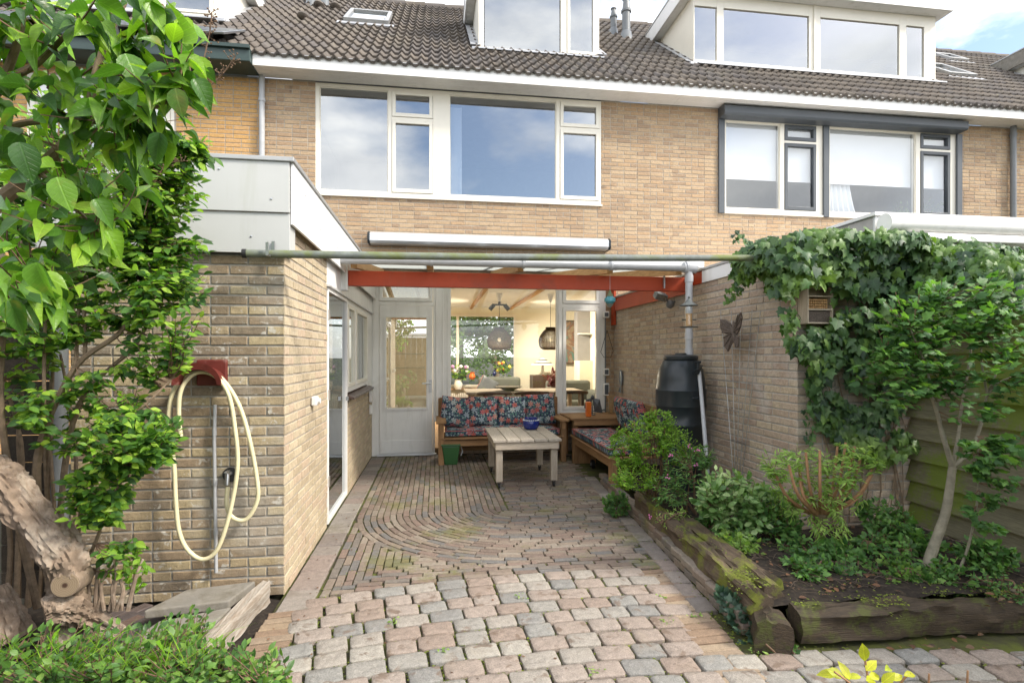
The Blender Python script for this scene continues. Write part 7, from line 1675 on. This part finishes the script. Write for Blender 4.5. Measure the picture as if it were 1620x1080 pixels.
for px, py in ((360, 708 + 240), (1100, 905), (1135, 910), (1275, 1000), (700, 1030), (1100, 975), (1050, 945), (620, 985), (940, 1060), (1055, 985), (1200, 1035), (350, 970), (820, 945)):
    c = PG(px, py)
    for _ in range(14): pts.append((c.x + rg.gauss(0, .02), c.y + rg.gauss(0, .02), rg.uniform(0, .02)))
litter('joint_weeds', pts, 'oval', m_spir, .02, 3)
pts = [(rg.uniform(-.9, 1.7), rg.uniform(2, 7), .008) for _ in range(150)] + [(rg.gauss(-.8, .06), rg.uniform(2.6, 7), .008) for _ in range(60)]; litter('leaf_crumbs', pts, 'tiny', m_dead, .016, 4)
mb = MB()
for _ in range(260):
    x = rg.uniform(1.95, 3.6); y = rg.uniform(2.7, 3.7); z = soilz(x, y) + .02; a = rg.uniform(0, 3.1); l = rg.uniform(.04, .16); mb.tube([(x, y, z), (x + l * .5 * math.cos(a), y + l * .5 * math.sin(a), z + .006), (x + l * math.cos(a), y + l * math.sin(a), z - .005)]  , .0018, 4)
mb.build('fallen_twigs', m_litter, None, kind='stuff', fix=False)

# ------------------------------------------------------------------ what stands behind the viewer and beyond the house
def far_tree(x, y, h, r_, seed, label, nl=900, sz=.28):
    t = thing('broadleaf_tree', label, 'tree', (x, y, 0)); rg = random.Random(seed); MB().tube([(x, y, 0), (x + .1, y, h * .3), (x, y, h * .6)], [.16, .12, .05], 10).build('trunk', m_bark, t, smooth=True); lv = []
    bl = [(Vector((x + rg.uniform(-.6, .6) * r_, y + rg.uniform(-.5, .5) * r_, h * .6 + rg.uniform(-.5, .4) * h * .5)), r_ * rg.uniform(.35, .6)) for _ in range(9)]
    for _ in range(nl):
        c, q = rg.choice(bl); d = Vector((rg.gauss(0, 1), rg.gauss(0, 1), rg.gauss(0, 1))).normalized(); lv.append((c + d * q * rg.uniform(.6, 1), Vector((rg.gauss(0, 1), rg.gauss(0, 1), -.4)), d + Vector((0, 0, .8)), sz * rg.uniform(.6, 1.2)))
    leaves_build(lv, 'oval', m_tree_far, t, 0)
far_tree(-2.6, 27, 6, 3.4, 1, 'leafy tree left beyond the far living room window', 5000, .24); far_tree(1.2, 28, 5.6, 3.2, 2, 'leafy tree centre beyond the far living room window', 5000, .24); far_tree(4.8, 26.5, 5.2, 2.6, 3, 'leafy tree right beyond the far living room window', 5000, .24)
far_tree(-2.4, 24, 2.4, 1.6, 11, 'green bush left of the far window view', 900, .14); far_tree(2.6, 24, 2.4, 1.6, 12, 'green bush right of the far window view', 900, .14); far_tree(.2, 23, 2.6, 1.9, 4, 'low bush just outside the far living room window', 900, .12)
sh = thing('garden_shed', 'brown wooden shed with two shelves at the garden end behind the viewer', 'shed', (-.9, -3.4, 0))
for i in range(14): x = -2.5 + i * .2; MB().box(x, x + .195, -3.6, -3.57, 0, 2.1).build('plank', m_oakz, sh)
MB().box(-2.6, .5, -3.65, -2.9, 2.12, 2.22).build('roof', m_white, sh, bevel=.01)
for z in (1.0, 1.5): MB().box(-1.6, -.4, -3.56, -3.35, z, z + .03).build('shelf', m_dkwood, sh)
for x in (-2.5, .35): MB().box(x, x + .06, -3.55, -2.95, 0, 2.1).build('side_post', m_oakz, sh)
far_tree(-3.6, -2.2, 3.4, 1.4, 5, 'garden tree beside the shed behind the viewer', 900, .12); far_tree(-1.2, -1.9, 1.0, .6, 7, 'bush before the shed behind the viewer', 500, .09)
